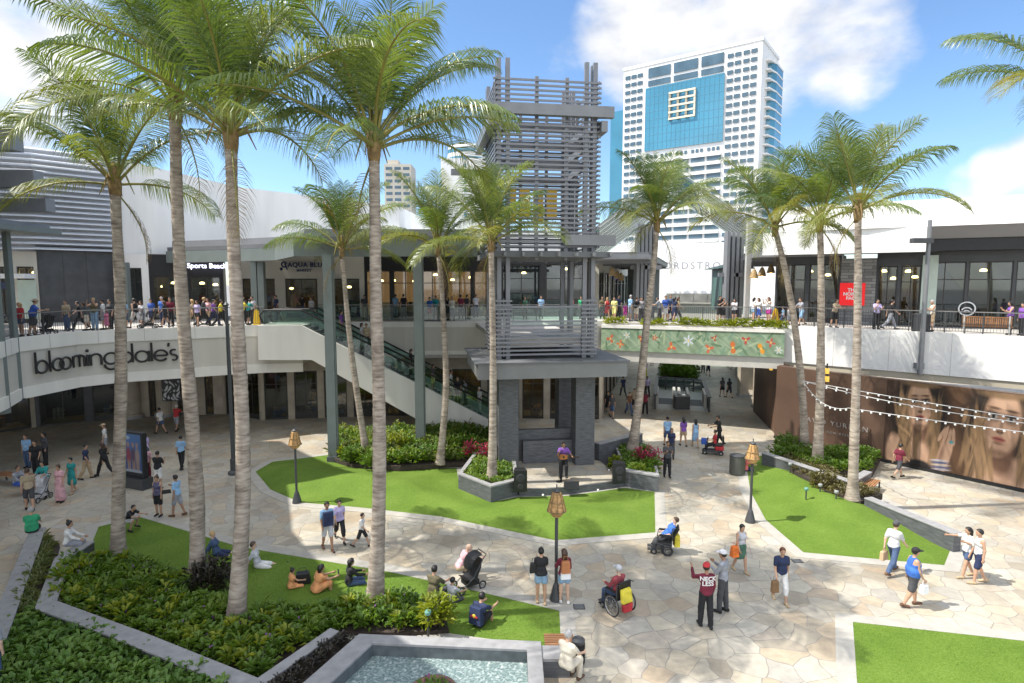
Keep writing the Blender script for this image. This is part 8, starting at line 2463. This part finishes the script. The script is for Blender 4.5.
h_ = hand(man, mJ, mk, 'l'); bag('paper_bag', 'small tan paper bag hanging from the hand of the striding grey tee', 'bag', (h_.x, h_.y, h_.z - .42), .3, .14, .3, M('kraft_paper', (.52, .36, .22), .8, .08, 4), True, R(-62 + 90), 1.0)
h_ = hand(kid, kJ, kk, 'r'); bag('brown_bag', 'brown bag in the hand of the person in long white shorts', 'bag', (h_.x - .03, h_.y, h_.z - .44), .22, .14, .36, M('brown_leather', (.20, .11, .05), .5, .15, 5), True, .2, .9)
h_ = hand(wom, wJ, wk, 'r'); bag('orange_bag', 'bright orange bag held behind the person in the green skirt', 'bag', (h_.x - .14, h_.y + .05, h_.z - .2), .26, .2, .36, cloth('orange'), True, .3, .75)
h_ = hand(tank, tJ, tk, 'r'); bag('plastic_bag', 'crumpled white plastic bag in the hand of the blue tank top', 'bag', (h_.x + .02, h_.y, h_.z - .36), .24, .16, .26, M('white_plastic', (.78, .78, .78), .4, .05, 6), True, .3, .8)
p = G(664, 552); bag('yellow_bag', 'bright yellow bag hanging behind the powered wheelchair', 'bag', (p.x + .42, p.y - .05, .25), .2, .3, .42, cloth('yellow'), True, 0, .9)
p = G(303, 583); bag('black_bag', 'black bag lying on the lawn between the child and the peach dress', 'bag', (p.x, p.y, .02), .5, .3, .34, BLACK, True, .3, .75)
c = jw(bpk, bJ, bk, 'chest'); fw = Vector((-math.sin(R(8)), math.cos(R(8)), 0)); q = c - fw * .19
bag('orange_backpack', 'orange brown backpack on the back of the person in the maroon top', 'backpack', (q.x, q.y, c.z - .22), .28, .16, .36, M('rust_leather', (.42, .16, .06), .55, .1, 5), True, R(8), .85)
bag('white_pouch', 'white hip pouch below the orange backpack', 'bag', (q.x, q.y + .02, c.z - .42), .3, .12, .2, M('white_plastic'), False, R(8), .95)
c = jw(jer, jJ, jk, 'chest'); fw = Vector((math.sin(R(32)), math.cos(R(32)), 0)); q = c - fw * .2
bp_ = bag('navy_backpack', 'navy backpack with a small red and yellow emblem on the seated navy jersey', 'backpack', (q.x, q.y, c.z - .34), .42, .17, .5, cloth('navy'), True, R(-32), .85)
e_ = MB(); e_.ball((-.07, -.1, .25), .05, 8, 0, (1.2, .3, .7)); e_.ball((.07, -.1, .25), .05, 8, 0, (1.2, .3, .7)); e_.ball((0, -.095, .27), .06, 8, 1, (1, .25, 1)); e_.build('emblem', [cloth('red'), cloth('yellow')], bp_, local=True)
h_ = jw(pho, pJ, pk, 'wrir'); o = thing('mobile_phone', 'dark phone held up by the person in the peach dress', 'phone', (h_.x + .06, h_.y + .05, h_.z + .06), R(-50)); MB().box(-.04, .04, -.006, .006, 0, .15).build('phone_body', BLACK, o, local=True); MB().box(-.035, .035, -.0075, -.0065, .01, .14).build('screen', M('screen_dark', (.03, .04, .06), .1, 0), o, local=True)
q = G(328, 550); bag('baby_carrier', 'navy baby carrier worn on the front of the blue tee', 'carrier', (q.x + .1, q.y - .19, .98), .36, .16, .5, cloth('navy'), False, R(30), .95)
q = G(535, 603); bag('shoulder_bag', 'black shoulder bag hanging at the side of the black top left of the lamp', 'bag', (q.x - .02, q.y, .95), .3, .14, .3, BLACK, True, .1, .8)
q = G(178, 516); bag('dark_bag', 'dark bag held out by the sky blue tee towards the flowered top', 'bag', (q.x - .42, q.y, .95), .34, .1, .16, BLACK, False, .4, .9)

# pushchairs
def pushchair(label, p, face, mat, s=1.0, name='pushchair'):
    o = thing(name, label, 'pushchair', p, R(face)); o.scale = (s, s, s)
    seat = MB(); n = 10
    prof = [(.30, .42), (.12, .36), (-.08, .42), (-.22, .72), (-.26, .98)]
    v = [(-.22, y, z) for y, z in prof] + [(.22, y, z) for y, z in prof] + [(-.22, y - .05, z - .05) for y, z in prof] + [(.22, y - .05, z - .05) for y, z in prof]
    k = len(prof); f = []
    for i in range(k - 1): f += [(i, i + 1, k + i + 1, k + i), (2 * k + i, 3 * k + i, 3 * k + i + 1, 2 * k + i + 1), (i, 2 * k + i, 2 * k + i + 1, i + 1), (k + i, k + i + 1, 3 * k + i + 1, 3 * k + i)]
    seat.add(v, f); seat.build('seat', mat, o, local=True)
    hd = MB(); N = 7; vv = []
    for i in range(N):
        a = R(-10 + 105 * i / (N - 1))
        for x, kx in ((-.24, .9), (-.12, 1.0), (.12, 1.0), (.24, .9)):
            vv.append((x, -.1 + .38 * kx * math.sin(a) - .15, .68 + .42 * kx * math.cos(a)))
    hd.add(vv, [(i * 4 + j, i * 4 + j + 1, i * 4 + j + 5, i * 4 + j + 4) for i in range(N - 1) for j in range(3)]); hd.build('hood', mat, o, local=True)
    fr = MB()
    for x in (-.23, .23): fr.tube([(x, .42, .14), (x, .0, .42), (x, -.35, .95), (x, -.45, 1.05)], .014, 6); fr.tube([(x, -.3, .12), (x, .0, .42)], .014, 6)
    fr.tube([(-.23, -.45, 1.05), (.23, -.45, 1.05)], .018, 6); fr.build('frame', DARK_STEEL, o, local=True)
    MB().box(-.2, .2, -.22, .2, .16, .3).build('basket', mat, o, local=True)
    for x in (-.25, .25):
        for y in (.42, -.3): wheel(o, (x, y, .13), (1, 0, 0), .11, .022, 6)
    return o
p = G(470, 588); pushchair('big black hooded pushchair parked at the lawn edge', (p.x, p.y, .0), 125, BLACK, 1.02)
d_, t_ = hit(46, LW); p = d_ * t_ + d_.normalized() * 1.0; pushchair('dark pushchair behind the railing right of the big blue shirt', (p.x, p.y, DZ + .004), 90, BLACK)
d_, t_ = hit(149, LW); p = d_ * t_ + d_.normalized() * 1.0; pushchair('black pushchair pushed along the left upper walkway', (p.x, p.y, DZ + .004), 110, BLACK, 1.05)
p = G(40, 500); pushchair('light grey pushchair pushed by the teal top on the shaded plaza', (p.x, p.y, 0), 180, cloth('lgrey'))
# red scooter with seated rider
p = G(714, 454)
o = thing('mobility_scooter', 'red mobility scooter with bags near the right lawn corner', 'scooter', (p.x, p.y, 0), R(75))
MB().box(-.28, .28, -.4, .45, .14, .26).build('deck', cloth('dgrey'), o, local=True, bevel=.04)
MB().box(-.27, .27, -.5, -.02, .262, .5).build('body', cloth('red'), o, local=True, bevel=.06)
MB().box(-.24, .24, -.42, .0, .503, .6).build('seat', BLACK, o, local=True, bevel=.03)
MB().box(-.22, .22, -.5, -.42, .6, 1.05).build('backrest', BLACK, o, local=True, bevel=.03)
MB().tube([(0, .45, .25), (0, .36, .9)], .04, 8).build('steering_column', BLACK, o, local=True)
MB().tube([(-.25, .34, .92), (.25, .34, .92)], .02, 6).build('handlebar', BLACK, o, local=True)
MB().box(-.2, .2, .42, .7, .55, .85).build('basket', cloth('royal'), o, local=True, bevel=.03)
for x, y in ((-.28, -.35), (.28, -.35), (-.22, .5), (.22, .5)): wheel(o, (x, y, .13), (1, 0, 0), .1, .035, 5)
person('person in a red top riding the mobility scooter', (p.x, p.y, 0), 75, 'ride', ('short', 'red'), ('trousers', 'black'), ('short', 'black'), 2, 1.68, group=GP, seat=.5)

# guitar, stool, microphone
o = thing('guitar', 'brown acoustic guitar in the musician\'s hands', 'guitar', tuple(jw(mus, uJ, uk, 'waist') + Vector((0, -.21, .0))), 0)
gb = MB(); prof = []
for i in range(24):
    a = 2 * math.pi * i / 24; r = .17 + .035 * math.cos(2 * a) - .02 * math.cos(a)
    prof.append((r * 1.15 * math.cos(a), r * .85 * math.sin(a)))
v = [(x, -.045, z) for x, z in prof] + [(x, .045, z) for x, z in prof]
gb.add(v, [tuple(range(24)), tuple(range(47, 23, -1))] + [(i, 24 + i, 24 + (i + 1) % 24, (i + 1) % 24) for i in range(24)])
gb.build('guitar_body', M('guitar_wood', (.36, .14, .04), .3, .2, 6), o, local=True)
MB().box(.17, .72, -.055, -.02, -.025, .025).build('neck', M('dark_wood', (.05, .025, .014), .4, .1), o, local=True)
MB().tube([(0, -.046, 0), (0, -.05, 0)], .05, 14).build('sound_hole', BLACK, o, local=True)
o = thing('stool', 'black bar stool under the musician', 'stool', (mus.location.x, mus.location.y + .04, .362))
MB().lathe([(.17, .70), (.18, .72), (.18, .77), (.16, .78)], 16).build('seat', BLACK, o, local=True)
for k in range(4):
    a = k * math.pi / 2 + .78; MB().tube([(.11 * math.cos(a), .11 * math.sin(a), .7), (.2 * math.cos(a), .2 * math.sin(a), 0)], .014, 6).build('leg', DARK_STEEL, o, local=True)
o = thing('microphone_stand', 'thin microphone stand before the musician', 'microphone stand', (mus.location.x - .22, mus.location.y - .42, .362))
MB().tube([(0, 0, .02), (0, 0, 1.25), (.14, .12, 1.42)], .012, 6).build('pole', BLACK, o, local=True)
MB().lathe([(.14, 0), (.14, .025), (.02, .03)], 14).build('base', BLACK, o, local=True)
MB().ball((.16, .14, 1.44), .03, 8).build('microphone', M('speaker_grille'), o, local=True)
